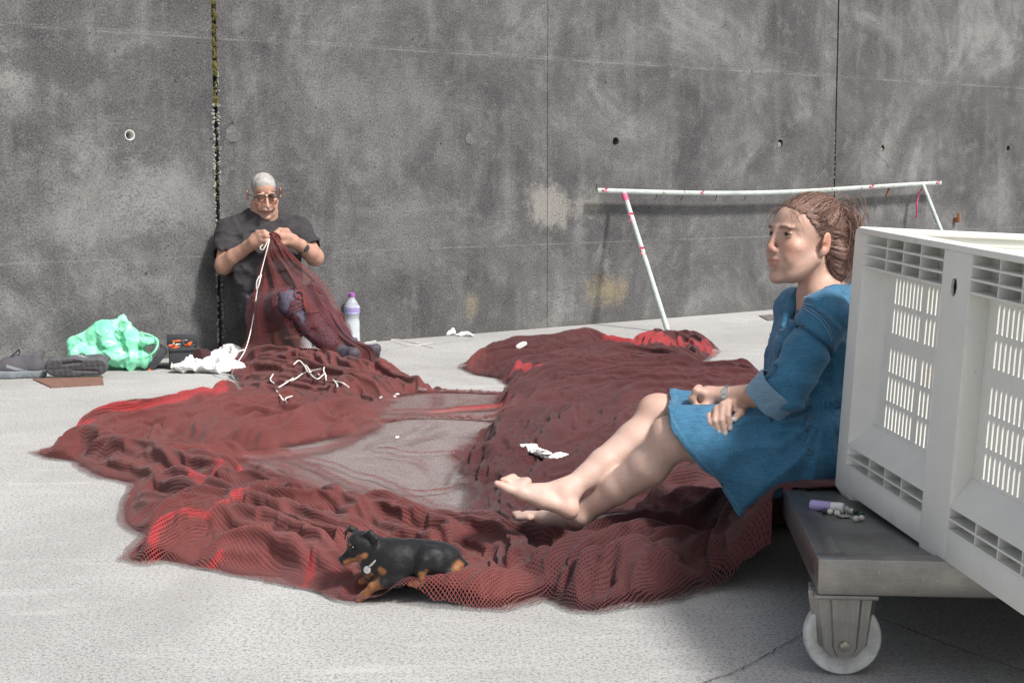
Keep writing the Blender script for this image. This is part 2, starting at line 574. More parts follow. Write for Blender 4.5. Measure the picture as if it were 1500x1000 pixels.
def wall_material():
    t = NT('weathered_concrete')
    uv = t.coord('UV')
    S = t.sep(uv)
    big = t.noise(uv, 1.15, 8, 0.66, 0.7)
    streak = t.noise(t.mapping(uv, (5.0, 0.7, 1)), 1.0, 5, 0.6)
    med = t.noise(uv, 7, 6, 0.7)
    grain = t.noise(uv, 85, 4, 0.75)
    fine = t.noise(uv, 230, 2, 0.6)
    c = t.ramp(big, [(0.36, (0.030, 0.030, 0.033)), (0.46, (0.066, 0.066, 0.069)), (0.55, (0.105, 0.105, 0.107)), (0.66, (0.205, 0.203, 0.200))])
    c = t.mix(t.maprange(streak, 0.52, 0.70, 0, 0.45), c, (0.20, 0.198, 0.196))
    c = t.mix(t.maprange(streak, 0.48, 0.30, 0, 0.55), c, (0.058, 0.058, 0.060))
    c = t.mix(t.maprange(med, 0.52, 0.72, 0, 0.45), c, (0.22, 0.218, 0.212))
    mod = t.noise(uv, 3.2, 5, 0.7, 1.0)
    c = t.mix(t.maprange(mod, 0.50, 0.64, 0, 0.36), c, (0.042, 0.042, 0.045))
    c = t.mix(t.maprange(med, 0.45, 0.28, 0, 0.5), c, (0.055, 0.054, 0.054))
    def spot(px, py, rs, rz, col, amt, soft=0.5, ns=3.0):
        s0, z0 = Wsz(px, py)
        ds = t.math('DIVIDE', t.math('SUBTRACT', S[0], s0), rs)
        dz = t.math('DIVIDE', t.math('SUBTRACT', S[1], z0), rz)
        r = t.math('SQRT', t.math('ADD', t.math('POWER', ds, 2.0), t.math('POWER', dz, 2.0)))
        nn = t.math('MULTIPLY', t.math('ADD', t.math('SUBTRACT', t.noise(uv, ns, 6, 0.75, 0.6), 0.5), t.math('MULTIPLY', t.math('SUBTRACT', t.noise(uv, ns * 5, 4, 0.7), 0.5), 0.6)), 2.6)
        r = t.math('ADD', r, nn)
        return t.mix(t.maprange(r, 1.0, 1.0 - soft, 0.0, amt), c, col)
    # old stains, lime bloom and lichen where the photo shows them
    c = spot(225, 290, 0.26, 0.22, (0.23, 0.23, 0.232), 0.8, 0.8, 5)
    c = spot(110, 330, 0.45, 0.10, (0.20, 0.2, 0.2), 0.5, 0.8, 5)
    c = spot(60, 95, 0.62, 0.10, (0.052, 0.053, 0.055), 0.75, 0.5)
    c = spot(250, 85, 0.4, 0.08, (0.055, 0.056, 0.058), 0.7, 0.5)
    c = spot(805, 305, 0.30, 0.17, (0.245, 0.232, 0.212), 0.85, 0.6, 3)
    c = spot(865, 300, 0.16, 0.10, (0.235, 0.224, 0.205), 0.7, 0.6, 5)
    c = spot(760, 370, 0.3, 0.2, (0.07, 0.07, 0.072), 0.5, 0.7)
    c = spot(560, 150, 1.0, 0.25, (0.155, 0.152, 0.15), 0.6, 0.9, 2)
    c = spot(600, 330, 0.5, 0.3, (0.165, 0.165, 0.166), 0.5, 0.9, 3)
    c = spot(1060, 340, 0.30, 0.3, (0.075, 0.076, 0.078), 0.5, 0.8)
    c = spot(1350, 150, 1.2, 0.35, (0.075, 0.076, 0.078), 0.5, 0.8)
    c = spot(890, 425, 0.22, 0.14, (0.25, 0.20, 0.105), 0.75, 0.9, 9)
    c = spot(690, 445, 0.07, 0.13, (0.22, 0.19, 0.12), 0.6, 0.9, 9)
    c = spot(882, 375, 0.08, 0.15, (0.24, 0.24, 0.24), 0.6, 0.9, 8)
    c = spot(470, 480, 0.6, 0.12, (0.062, 0.062, 0.063), 0.6, 0.7)
    c = spot(120, 480, 0.8, 0.16, (0.056, 0.056, 0.058), 0.6, 0.7)
    # dirt line along the foot
    c = t.mix(t.maprange(t.math('ADD', S[1], t.math('MULTIPLY', med, 0.10)), 0.13, 0.05, 0.0, 0.5), c, (0.07, 0.066, 0.058))
    # form-work seams
    def seam(z0, slope, amt, w):
        zz = t.math('ABSOLUTE', t.math('SUBTRACT', t.math('ADD', S[1], t.math('MULTIPLY', t.math('SUBTRACT', med, 0.5), 0.008)), z0))
        return t.maprange(zz, w, w * 0.4, 0, amt)
    z_seam = Wsz(750, 82)[1]
    k = t.maprange(t.noise(uv, 3.0, 3, 0.6), 0.35, 0.6, 0.1, 0.7)
    c = t.mix(t.math('MULTIPLY', seam(z_seam - 0.007, 0, 1.0, 0.007), k), c, (0.27, 0.265, 0.255))
    z_low = Wsz(600, 365)[1]
    c = t.mix(t.math('MULTIPLY', seam(z_low, 0, 0.7, 0.005), k), c, (0.22, 0.215, 0.21))
    # sand grains and air holes
    c = t.mix(t.math('MULTIPLY', t.ramp(grain, [(0.38, 0.9), (0.5, 0.0)]), t.maprange(mod, 0.35, 0.6, 0.35, 1.0)), c, (0.030, 0.030, 0.032))
    c = t.mix(t.math('MULTIPLY', t.ramp(grain, [(0.52, 0.0), (0.7, 0.6)]), t.maprange(mod, 0.35, 0.62, 1.0, 0.3)), c, (0.26, 0.255, 0.245))
    c = t.mix(t.ramp(fine, [(0.56, 0.0), (0.70, 0.7)]), c, (0.32, 0.315, 0.30))
    d = t.voro(uv, 15)
    sz = t.n('ShaderNodeSeparateColor'); t.t.links.new(t.voro(uv, 15, out='Color'), sz.inputs[0])
    thr = t.math('MULTIPLY', t.math('POWER', sz.outputs[0], 4.0), 0.13)
    pit = t.math('LESS_THAN', d, thr)
    d2 = t.voro(uv, 42)
    sz2 = t.n('ShaderNodeSeparateColor'); t.t.links.new(t.voro(uv, 42, out='Color'), sz2.inputs[0])
    pit2 = t.math('LESS_THAN', d2, t.math('MULTIPLY', t.math('POWER', sz2.outputs[0], 5.0), 0.17))
    pits = t.math('MAXIMUM', pit, pit2)
    c = t.mix(t.math('MULTIPLY', pits, 0.85), c, (0.02, 0.02, 0.021))
    t.base(c)
    t.P(Roughness=0.9)
    h = t.math('ADD', t.math('MULTIPLY', grain, 0.7), t.math('MULTIPLY', med, 0.8))
    h = t.math('SUBTRACT', h, t.math('MULTIPLY', pits, 1.2))
    h = t.math('ADD', h, t.math('MULTIPLY', seam(z_seam, 0, 1.0, 0.012), 0.8))
    t.bump(h, 0.5, 0.006)
    return t.m

WALL_MAT = wall_material()
wall = empty('concrete_wall', WA, 'tall weathered grey concrete quay wall of cast panels, running behind the net', 'wall')
s_j = [Wsz(318, 260)[0], Wsz(802, 260)[0], Wsz(1224, 200)[0]]
gaps = [0.026, 0.004, 0.016]
S0, S1, WH = -3.6, 9.0, 3.4
edges = [S0, s_j[0] - gaps[0] / 2, s_j[0] + gaps[0] / 2, s_j[1] - gaps[1] / 2, s_j[1] + gaps[1] / 2, s_j[2] - gaps[2] / 2, s_j[2] + gaps[2] / 2, S1]
HOLES = [(190, 198, 0.030, 'pipe'), (902, 207, 0.029, 'open'), (1143, 210, 0.030, 'plug'), (1293, 217, 0.025, 'bit'), (1477, 217, 0.024, 'open')]
holes = [(*Wsz(a, b), r, k) for a, b, r, k in HOLES]

def panel(a, b, parent):
    z0, z1 = -0.05, WH
    hs = [h for h in holes if a + h[2] < h[0] < b - h[2]]
    pts = [Vector(p) for p in ((a, z0), (b, z0), (b, z1), (a, z1))]
    loops = [[0, 1, 2, 3]]
    rims = []
    for s, z, r, k in hs:
        n = 22
        st = len(pts)
        ph = RNG.random(n) * 0.10 + 0.95
        for i in range(n):
            an = 2 * math.pi * i / n
            pts.append(Vector((s + r * ph[i] * math.cos(an), z + r * ph[i] * math.sin(an))))
        loops.append(list(range(st, st + n)))
        rims.append((st, n, s, z))
    # extra points keep the triangles well shaped
    for s in np.arange(a + 0.3, b - 0.2, 0.4):
        for z in np.arange(0.3, WH - 0.2, 0.4):
            if all((s - h[0]) ** 2 + (z - h[1]) ** 2 > (h[2] * 2.2) ** 2 for h in hs):
                pts.append(Vector((s, z)))
    ed = [(l[i], l[(i + 1) % len(l)]) for l in loops for i in range(len(l))]
    vs, _, fs, *_ = delaunay_2d_cdt(pts, ed, [], 0, 1e-6)
    vs = [(v.x, v.y) for v in vs]
    F = []
    for f in fs:
        cx = sum(vs[i][0] for i in f) / len(f); cz = sum(vs[i][1] for i in f) / len(f)
        if any((cx - h[0]) ** 2 + (cz - h[1]) ** 2 < (h[2] * 0.9) ** 2 for h in hs): continue
        F.append(list(f))
    bm = bmesh.new()
    uvl = bm.loops.layers.uv.new('UVMap')
    info = {}
    def vert(s, z, off):
        v = bm.verts.new(Vector(Wsp(s, z, off))); info[v] = (s, z); return v
    front = [vert(s, z, 0.0) for s, z in vs]
    for f in F: bm.faces.new([front[i] for i in f])
    for st, n, s, z in rims:                      # hole sleeves
        deep = [vert(*vs[st + i], -0.16) for i in range(n)]
        for i in range(n):
            bm.faces.new([front[st + i], front[st + (i + 1) % n], deep[(i + 1) % n], deep[i]])
        bm.faces.new(deep)
    # sides and back, slightly rounded arrises at the joints
    def side(s, sgn):
        q = [vert(s, z0, 0), vert(s, z1, 0), vert(s + 0.0 * sgn, z1, -0.35), vert(s, z0, -0.35)]
        bm.faces.new(q)
    side(a, 1); side(b, -1)
    bm.faces.new([vert(a, z1, 0), vert(b, z1, 0), vert(b, z1, -0.35), vert(a, z1, -0.35)])
    bm.faces.new([vert(a, z0, -0.35), vert(b, z0, -0.35), vert(b, z1, -0.35), vert(a, z1, -0.35)])
    for f in bm.faces:
        for l in f.loops: l[uvl].uv = info[l.vert]
    bmesh.ops.remove_doubles(bm, verts=bm.verts, dist=1e-5)
    return bm_obj('wall_panel', bm, WALL_MAT, parent)
for i in range(4):
    panel(edges[2 * i], edges[2 * i + 1], wall)
# dark back of the joints
bm = bmesh.new()
for i, dp in ((1, 0.03), (3, 0.01), (5, 0.03)):
    q = [bm.verts.new(Vector(Wsp(s, z, -dp))) for s, z in ((edges[i], -0.02), (edges[i + 1], -0.02), (edges[i + 1], WH - .01), (edges[i], WH - .01))]
    bm.faces.new(q)
bm_obj('joint_filler', bm, simple('joint_dirt', (0.035, 0.034, 0.033), 0.95, var=0.5, scale=40), wall)
# crumbly lime edge and moss in the open joint
def lumps(name, px, rngz, n, r0, r1, mat, off, jit, flat=0.6):
    bm = bmesh.new()
    for i in range(n):
        z = rngz[0] + (rngz[1] - rngz[0]) * RNG.random()
        r = r0 + (r1 - r0) * RNG.random() ** 2
        M = Matrix.Translation(Vector(Wsp(px + RNG.normal(0, jit), z, off + RNG.normal(0, 0.003)))) @ Matrix.Rotation(RNG.random() * 3, 4, 'Y') @ Matrix.Diagonal((r, r * flat, r * (0.8 + 0.9 * RNG.random()), 1))
        bmesh.ops.create_icosphere(bm, subdivisions=1, radius=1, matrix=M)
    for v in bm.verts:
        v.co += Vector(RNG.normal(0, 0.0016, 3))
    return bm_obj(name, bm, mat, wall, smooth=True)
zt = lambda y: Wsz(318, y)[1]
LIME = simple('lime_crust', (0.34, 0.335, 0.32), 0.95, var=0.35, scale=90, bump=0.6, bscale=150)
MOSS = simple('moss', (0.085, 0.075, 0.018), 1.0, var=0.6, scale=70, bump=0.8, bscale=300)
lumps('lime_crust', s_j[0] - 0.015, (0.05, zt(150)), 230, 0.003, 0.0075, LIME, 0.0, 0.003)
lumps('lime_crust', s_j[0] + 0.015, (0.05, zt(100)), 120, 0.003, 0.006, LIME, 0.0, 0.003)
lumps('moss', s_j[0], (zt(155), zt(-60)), 90, 0.006, 0.019, MOSS, -0.006, 0.006)
lumps('moss', s_j[0] + 0.004, (zt(300), zt(160)), 26, 0.004, 0.010, MOSS, -0.006, 0.005)
lumps('lime_crust', s_j[2] - 0.009, (zt(330), zt(150)), 40, 0.002, 0.005, LIME, 0.0, 0.002)
# sleeve, plug and stub in the wall holes
PIPE = simple('white_pvc', (0.72, 0.71, 0.68), 0.5, var=0.1)
for s, z, r, k in holes:
    if k == 'pipe':
        bm = bmesh.new()
        c = Vector(Wsp(s, z, -0.004)); n = Vector(W_N); u = Vector(W_T); w = Vector((0, 0, 1))
        N = 28
        rings = []
        for rr, o in ((r * 0.93, -0.05), (r * 0.93, 0.006), (r * 0.80, 0.006), (r * 0.78, -0.12)):
            rings.append([bm.verts.new(c + u * rr * math.cos(2 * math.pi * i / N) + w * rr * math.sin(2 * math.pi * i / N) + n * o) for i in range(N)])
        for a, b in zip(rings, rings[1:]):
            for i in range(N): bm.faces.new([a[i], a[(i + 1) % N], b[(i + 1) % N], b[i]])
        bm_obj('drain_pipe', bm, PIPE, wall, smooth=True)
    elif k in ('plug', 'bit'):
        bm = bmesh.new()
        c = Vector(Wsp(s - r * 0.15, z - r * 0.25, -0.02)); n = Vector(W_N)
        add_cyl(bm, c - n * 0.03, c + n * 0.014, r * (0.62 if k == 'plug' else 0.34), n=14)
        for v in bm.verts: v.co += Vector(RNG.normal(0, 0.002, 3))
        bm_obj('hole_plug', bm, simple('plug_mortar', (0.2, 0.195, 0.18) if k == 'plug' else (0.4, 0.37, 0.25), 0.9, var=.4), wall, smooth=True)
# two mortar-filled form-tie holes, faintly proud
for px, py, r in ((341, 197, 0.05), (688, 203, 0.038)):
    bm = bmesh.new()
    s, z = Wsz(px, py)
    c = Vector(Wsp(s, z, 0)); n = Vector(W_N)
    add_cyl(bm, c - n * 0.02, c + n * 0.003, r, r * 0.93, n=26)
    for v in bm.verts: v.co += Vector(RNG.normal(0, 0.0012, 3))
    bm_obj('mortar_patch', bm, simple('mortar', (0.115, 0.114, 0.112), 0.95, var=0.45, scale=60, bump=.6, bscale=120), wall)
# ------------------------------------------------------------------ steel cart
DZ = 0.243                                             # deck height
C0 = G(1199, 818, DZ)                                  # near left corner of the deck
CL = nrm([0.079, 0.997, 0]); CR = nrm([0.997, -0.079, 0])
cart = empty('platform_cart', (C0[0], C0[1], 0), 'low steel platform cart on a pale caster wheel, carrying the plastic bin', 'cart')
def Cp(r, l, z): return C0 + CR * r + CL * l + np.array([0, 0, z - DZ])
def cart_M(): 
    M = Matrix.Identity(4)
    for i in range(3):
        M[i][0] = CR[i]; M[i][1] = CL[i]; M[i][2] = (0, 0, 1)[i]; M[i][3] = (C0[0], C0[1], 0)[i]
    return M
CM = cart_M()

def steel_material(name, base, rust_amt=0.5, brushed=(1, 60, 60), rough=0.42, metal=0.75, rot=0.0):
    t = NT(name)
    p = t.coord()
    br = t.noise(t.mapping(p, brushed, (0, 0, rot)), 3.0, 4, 0.7)
    big = t.noise(p, 6, 5, 0.65)
    c = t.ramp(br, [(0.3, tuple(x * 0.84 for x in base)), (0.7, tuple(x * 1.14 for x in base))])
    c = t.mix(t.maprange(big, 0.42, 0.68, 0, 0.55), c, tuple(x * 0.5 for x in base))
    r = t.noise(p, 14, 6, 0.72, 0.6)
    c = t.mix(t.maprange(r, 0.60, 0.72, 0, rust_amt), c, (0.16, 0.065, 0.028))
    sc = t.noise(t.mapping(p, (90, 6, 20), (0, 0, 0.6)), 4, 2, 0.5)
    c = t.mix(t.ramp(sc, [(0.68, 0.0), (0.74, 0.4)]), c, tuple(min(1, x * 2.0) for x in base))
    t.base(c)
    t.P(Metallic=metal)
    t.t.links.new(t.maprange(big, 0.3, 0.7, rough - 0.1, rough + 0.2), t.b.inputs['Roughness'])
    t.bump(t.math('ADD', br, t.math('MULTIPLY', r, 0.5)), 0.10, 0.0012)
    return t.m
STEEL = steel_material('worn_steel', (0.34, 0.325, 0.30), 0.25, (1.2, 160, 160), 0.36, 0.85)
STEEL_L = steel_material('dark_worn_steel', (0.20, 0.20, 0.20), 0.35, (160, 1.2, 160), 0.36, 0.85)
DECK = steel_material('scuffed_deck', (0.24, 0.235, 0.225), 0.2, (0.8, 34, 20), 0.38, 0.7)
bh = 0.072; bw = 0.05
bm = bmesh.new()
add_box(bm, (0.85, bw / 2, DZ - bh / 2), (1.70, bw, bh), CM)
bm_obj('front_beam', bm, STEEL, cart, True, 0.004)
bm = bmesh.new()
add_box(bm, (bw / 2, bw + 0.6, DZ - bh / 2), (bw, 1.2, bh), CM)
bm_obj('side_beam', bm, STEEL_L, cart, True, 0.004)
bm = bmesh.new()
add_box(bm, (0.85, 1.2 + bw * 1.5, DZ - bh / 2 - .001), (1.70, bw, bh), CM)
bm_obj('rear_beam', bm, STEEL_L, cart, True, 0.004)
bm = bmesh.new()
add_box(bm, (0.875, 0.65, DZ - 0.010), (1.65, 1.2, 0.012), CM)
bm_obj('deck_plate', bm, DECK, cart)
# weld blobs and rust at the corner
bm = bmesh.new()
for i in range(14):
    q = CM @ Vector((0.012 + 0.05 * RNG.random(), bw + RNG.normal(0, .002), DZ - 0.003))
    bmesh.ops.create_icosphere(bm, subdivisions=1, radius=0.003 + .002 * RNG.random(), matrix=Matrix.Translation(q))
bm_obj('weld_bead', bm, simple('weld', (0.17, 0.13, 0.10), 0.6, 0.5, .4, 90), cart, True)

def caster(r, l):
    wr = 0.0755
    RUST = steel_material('rusty_bracket', (0.33, 0.32, 0.30), 0.75, (90, 90, 3), 0.40, 0.8)
    bm = bmesh.new()
    add_box(bm, (r, l, DZ - bh - 0.006), (0.125, 0.10, 0.009), CM)
    cas = bm_obj('caster', bm, RUST, cart, True, 0.002)
    # pressed fork plate: flat middle, flanges folded back, chamfered foot
    prof = [(-0.066, 0.030), (-0.050, 0.006), (-0.028, 0.006), (-0.024, 0.0), (0.026, 0.0), (0.032, 0.006), (0.050, 0.006), (0.064, 0.030)]
    rows = [(DZ - bh - 0.001, 1.0), (0.150, 0.97), (0.11, 0.86), (0.085, 0.78), (0.064, 0.74), (0.050, 0.50), (0.044, 0.42)]
    for side in (0, 1):
        bm = bmesh.new()
        grid = []
        for z, k in rows:
            grid.append([bm.verts.new(CM @ Vector((r + x * k, (l - 0.038 + y) if side == 0 else (l + 0.038 - y), z))) for x, y in prof])
        for a, b in zip(grid, grid[1:]):
            for i in range(len(prof) - 1): bm.faces.new([a[i], a[i + 1], b[i + 1], b[i]])
        bmesh.ops.recalc_face_normals(bm, faces=bm.faces)
        bmesh.ops.solidify(bm, geom=bm.faces[:], thickness=0.004)
        bm_obj('fork_plate', bm, RUST, cas, True)
    # wheel
    bm = bmesh.new()
    pr = [(0.012, -0.020), (0.030, -0.020), (0.034, -0.017), (0.054, -0.017), (0.060, -0.021), (0.0715, -0.022), (wr - 0.001, -0.019), (wr, -0.010), (wr, 0.010), (wr - 0.001, 0.019), (0.0715, 0.022), (0.060, 0.021), (0.054, 0.012), (0.034, 0.012), (0.030, 0.020), (0.012, 0.020)]
    N = 64
    rings = [[bm.verts.new(CM @ Vector((r + a * math.cos(2 * math.pi * i / N), l + y, wr + a * math.sin(2 * math.pi * i / N)))) for i in range(N)] for a, y in pr]
    for a, b in zip(rings, rings[1:] + rings[:1]):
        for i in range(N): bm.faces.new([a[i], a[(i + 1) % N], b[(i + 1) % N], b[i]])
    t = NT('nylon_wheel'); p = t.coord()
    c = t.ramp(t.noise(p, 22, 5, 0.7), [(0.35, (0.42, 0.42, 0.40)), (0.62, (0.62, 0.63, 0.62))])
    c = t.mix(t.ramp(t.noise(p, 60, 4, 0.7), [(0.58, 0), (0.72, 0.5)]), c, (0.25, 0.2, 0.16))
    t.base(c); t.P(Roughness=0.5)
    bm_obj('caster_wheel', bm, t.m, cas, True)
    bm = bmesh.new()
    add_cyl(bm, CM @ Vector((r - 0.001, l - 0.052, wr - 0.008)), CM @ Vector((r - 0.001, l - 0.036, wr - 0.008)), 0.0105, n=6)
    add_cyl(bm, CM @ Vector((r - 0.001, l - 0.041, wr - 0.008)), CM @ Vector((r - 0.001, l - 0.036, wr - 0.008)), 0.0165, n=24)
    bm_obj('axle_bolt', bm, simple('zinc_bolt', (0.36, 0.33, 0.29), 0.4, 0.8, .3, 150), cas, True, 0.001)
    bm = bmesh.new()
    add_cyl(bm, CM @ Vector((r - 0.001, l - 0.0405, wr + 0.014)), CM @ Vector((r - 0.001, l - 0.037, wr + 0.014)), 0.0062, n=20)
    bm_obj('bracket_hole', bm, simple('hole_black', (0.02, 0.018, 0.016), 0.9), cas, True)
caster(0.056, 0.055)
caster(1.45, 0.055)
caster(0.45, 1.14)

# ------------------------------------------------------------------ plastic pallet bin
BD = 3.50
BH = 0.606
B0 = P(1218, 706, BD)
bt = nrm([0.118, -0.993, -0.027])
bn = nrm(np.cross(bt, [0.03, 0, 1]))                  # out of the long face
if bn[0] > 0: bn = -bn
bu = np.cross(bt, bn); bu = bu if bu[2] > 0 else -bu
bu = nrm(bu + 0.018 * CR); bn = nrm(bn - bu * (bn @ bu))
pbin = empty('pallet_bin', B0, 'large grey white slatted plastic pallet bin standing on the steel cart', 'bin')
def face_M(o, t, n, u):
    M = Matrix.Identity(4)
    for i in range(3): M[i][0], M[i][1], M[i][2], M[i][3] = t[i], n[i], u[i], o[i]
    return M
BL, BW = 1.2, 1.0
def plastic():
    t = NT('bin_plastic')
    p = t.coord()
    big = t.noise(p, 5, 5, 0.6)
    c = t.ramp(big, [(0.3, (0.67, 0.67, 0.625)), (0.7, (0.76, 0.755, 0.705))])
    st = t.noise(t.mapping(p, (3, 3, 1.2)), 9, 6, 0.75, 0.8)
    c = t.mix(t.ramp(st, [(0.60, 0.0), (0.76, 0.45)]), c, (0.38, 0.32, 0.25))
    sp = t.noise(p, 130, 3, 0.7)
    c = t.mix(t.ramp(sp, [(0.66, 0), (0.74, 0.45)]), c, (0.25, 0.24, 0.22))
    scr = t.noise(t.mapping(p, (14, 60, 160), (0.3, 0.5, 0)), 2.2, 3, 0.6)
    c = t.mix(t.ramp(scr, [(0.64, 0), (0.70, 0.35)]), c, (0.74, 0.75, 0.74))
    ru = t.noise(t.mapping(p, (1, 1, .7), loc=(3, 1, 2)), 7, 3, 0.6)
    c = t.mix(t.ramp(ru, [(0.66, 0), (0.76, 0.5)]), c, (0.45, 0.30, 0.17))
    t.base(c); t.P(Roughness=0.48)
    t.b.inputs['Subsurface Weight'].default_value = 0.0
    t.bump(t.math('ADD', t.noise(p, 260, 3, 0.6), t.math('MULTIPLY', scr, 1.2)), 0.2, 0.0012)
    return t.m
PLA = plastic()
def cells(L):
    """recess spans between posts"""
    return [(0.075, L / 2 - 0.066), (L / 2 + 0.066, L - 0.075)]
def wall_side(L, M, detail=True):
    body = bmesh.new()
    bx = lambda b, t0, t1, n0, n1, h0, h1: add_box(b, ((t0 + t1) / 2, (n0 + n1) / 2, (h0 + h1) / 2), (t1 - t0, n1 - n0, h1 - h0), M)
    D = -0.045
    # corner posts are built by their own call; middle post with its hand hole
    m0, m1 = L / 2 - 0.066, L / 2 + 0.066
    z0, z1 = -0.019, BH - 0.0135
    cx, cz, r = L / 2 - 0.004, BH - 0.082, 0.0195
    pts = [Vector(p) for p in ((m0 + .003, z0 + .02), (m1 - .003, z0 + .02), (m1 - .003, z1), (m0 + .003, z1))]
    n = 24
    for i in range(n):
        a = 2 * math.pi * i / n
        pts.append(Vector((cx + r * (0.72 + .1 * math.sin(3 * a)) * math.cos(a), cz + r * math.sin(a))))
    ed = [(i, (i + 1) % 4) for i in range(4)] + [(4 + i, 4 + (i + 1) % n) for i in range(n)]
    vs, _, fs, *_ = delaunay_2d_cdt(pts, ed, [], 0, 1e-6)
    plate_ = bmesh.new()
    fv = [plate_.verts.new(M @ Vector((v.x, 0, v.y))) for v in vs]
    bv = [plate_.verts.new(M @ Vector((v.x, -0.005, v.y))) for v in vs]
    for f in fs:
        c = sum((vs[i] for i in f), Vector((0, 0))) / len(f)
        if math.hypot((c.x - cx) / 0.75, c.y - cz) < r * 0.9: continue
        plate_.faces.new([fv[i] for i in f]); plate_.faces.new([bv[i] for i in reversed(f)])
    for i in range(4): plate_.faces.new([fv[i], fv[(i + 1) % 4], bv[(i + 1) % 4], bv[i]])
    for i in range(n):
        a, b = 4 + i, 4 + (i + 1) % n
        plate_.faces.new([fv[a], fv[b], bv[b], bv[a]])
    bm_obj('post_plate', plate_, PLA, pbin)
    bx(body, m0 + .006, m1 - .006, D - .001, D + .003, z0 + .03, z1)
    bx(body, m0 + .0005, m0 + 0.006, D, -0.001, z0 + .021, z1); bx(body, m1 - 0.006, m1 - .0005, D, -0.001, z0 + .021, z1)
    # tapered foot of the post
    v = []
    for (t, h) in ((m0 + .004, 0.002), (m1 - .004, 0.002), (m1 - 0.02, -0.019), (m0 + 0.012, -0.019)):
        v.append((body.verts.new(M @ Vector((t, -0.001, h))), body.verts.new(M @ Vector((t, -0.12, h)))))
    body.faces.new([a for a, b in v]); body.faces.new([b for a, b in reversed(v)])
    for i in range(4): body.faces.new([v[i][0], v[(i + 1) % 4][0], v[(i + 1) % 4][1], v[i][1]])
    # rim
    bx(body, 0.05, L - 0.05, D - 0.010, 0.003, BH - 0.013, BH)
    bx(body, 0.05, L - 0.05, D - 0.002, D + 0.004, BH - 0.034, BH - 0.0128)
    # bottom band
    for a, b in ((0.06, m0), (m1, L - 0.06)):
        bx(body, a, b, D, 0.0, 0.0, 0.060)
    for (a, b) in cells(L):
        ribs = bmesh.new(); ribl = bmesh.new()
        # top grille
        hs = [BH - 0.035, BH - 0.060, BH - 0.085]
        for h in hs: bx(ribs, a, b, D + 0.004, -0.001, h - 0.0022, h + 0.0022)
        bx(body, a - .02, b, D - 0.001, D + 0.003, BH - 0.087, BH - 0.0335)
        k = 4
        if a < L / 2: ts = [a + 0.15, a + 0.245, a + 0.34]
        else: ts = [b - 0.15, b - 0.245, b - 0.34]
        for t in ts: bx(ribs, t - 0.0018, t + 0.0018, D + 0.004, -0.002, BH - 0.085, BH - 0.013)
        # lower grille
        for h in (0.062, 0.084): bx(ribl, a, b, D + 0.006, -0.0005, h - 0.002, h + 0.002)
        bx(body, a - .02, b, D - 0.0015, D + 0.005, 0.058, 0.165)
        for t in ts: bx(ribl, t - 0.0018, t + 0.0018, D + 0.006, -0.002, 0.062, 0.108)
        # sloping shelf
        q = [ribl.verts.new(M @ Vector(c)) for c in ((a, -0.001, 0.106), (b, -0.001, 0.106), (b, D + .002, 0.160), (a, D + .002, 0.160), (a, -0.001, 0.110), (b, -0.001, 0.110), (b, D + .002, 0.166), (a, D + .002, 0.166))]
        for f in ((0, 1, 2, 3), (4, 5, 6, 7), (0, 1, 5, 4), (1, 2, 6, 5), (2, 3, 7, 6), (3, 0, 4, 7)): ribl.faces.new([q[i] for i in f])
        # slotted panel
        pa = bmesh.new()
        p0, p1 = (0.15, m0) if a < L / 2 else (m1, L - 0.15)
        n0, n1 = D - 0.002, D + 0.003
        rows = [(0.505, 0.449), (0.439, 0.384), (0.350, 0.297), (0.287, 0.233), (0.223, 0.172)]
        rows = [(x * BH / 0.606, y * BH / 0.606) for x, y in rows]
        hb = [BH - 0.086] + [x for rw in rows for x in rw] + [0.160]
        for i in range(0, len(hb), 2): bx(pa, p0, p1, n0, n1, hb[i + 1], hb[i])
        mid = p0 + (p1 - p0) * 0.54
        for (x, y) in rows:
            sl = []
            for (g0, g1, ns) in ((p0 + 0.035, mid - 0.009, 8), (mid + 0.009, p1 - 0.02, 7)):
                pit = (g1 - g0) / ns
                sl += [(g0 + i * pit + pit * 0.33, g0 + (i + 1) * pit - pit * 0.33) for i in range(ns)]
            cur = p0
            for (s0, s1) in sl:
                bx(pa, cur, s0, n0 - .0004, n1 - 0.0004, y - .001, x + .001); cur = s1
            bx(pa, cur, p1, n0 - .0004, n1 - 0.0004, y - .001, x + .001)
        bm_obj('slotted_panel', pa, PLA, pbin)
        bm_obj('rib_grille', ribs, PLA, pbin, True); bm_obj('rib_grille', ribl, PLA, pbin, True)
    bm_obj('side_frame', body, PLA, pbin, True, 0.0022, 2)
def P3(o, *vs): return o + sum(vs)
ends = [(B0, bt, bn, BL), (B0 + bt * BL, -bn, bt, BW), (B0 + bt * BL - bn * BW, -bt, -bn, BL), (B0 - bn * BW, bn, -bt, BW)]
for o, t, n, L in ends:
    wall_side(L, face_M(o, t, n, bu))
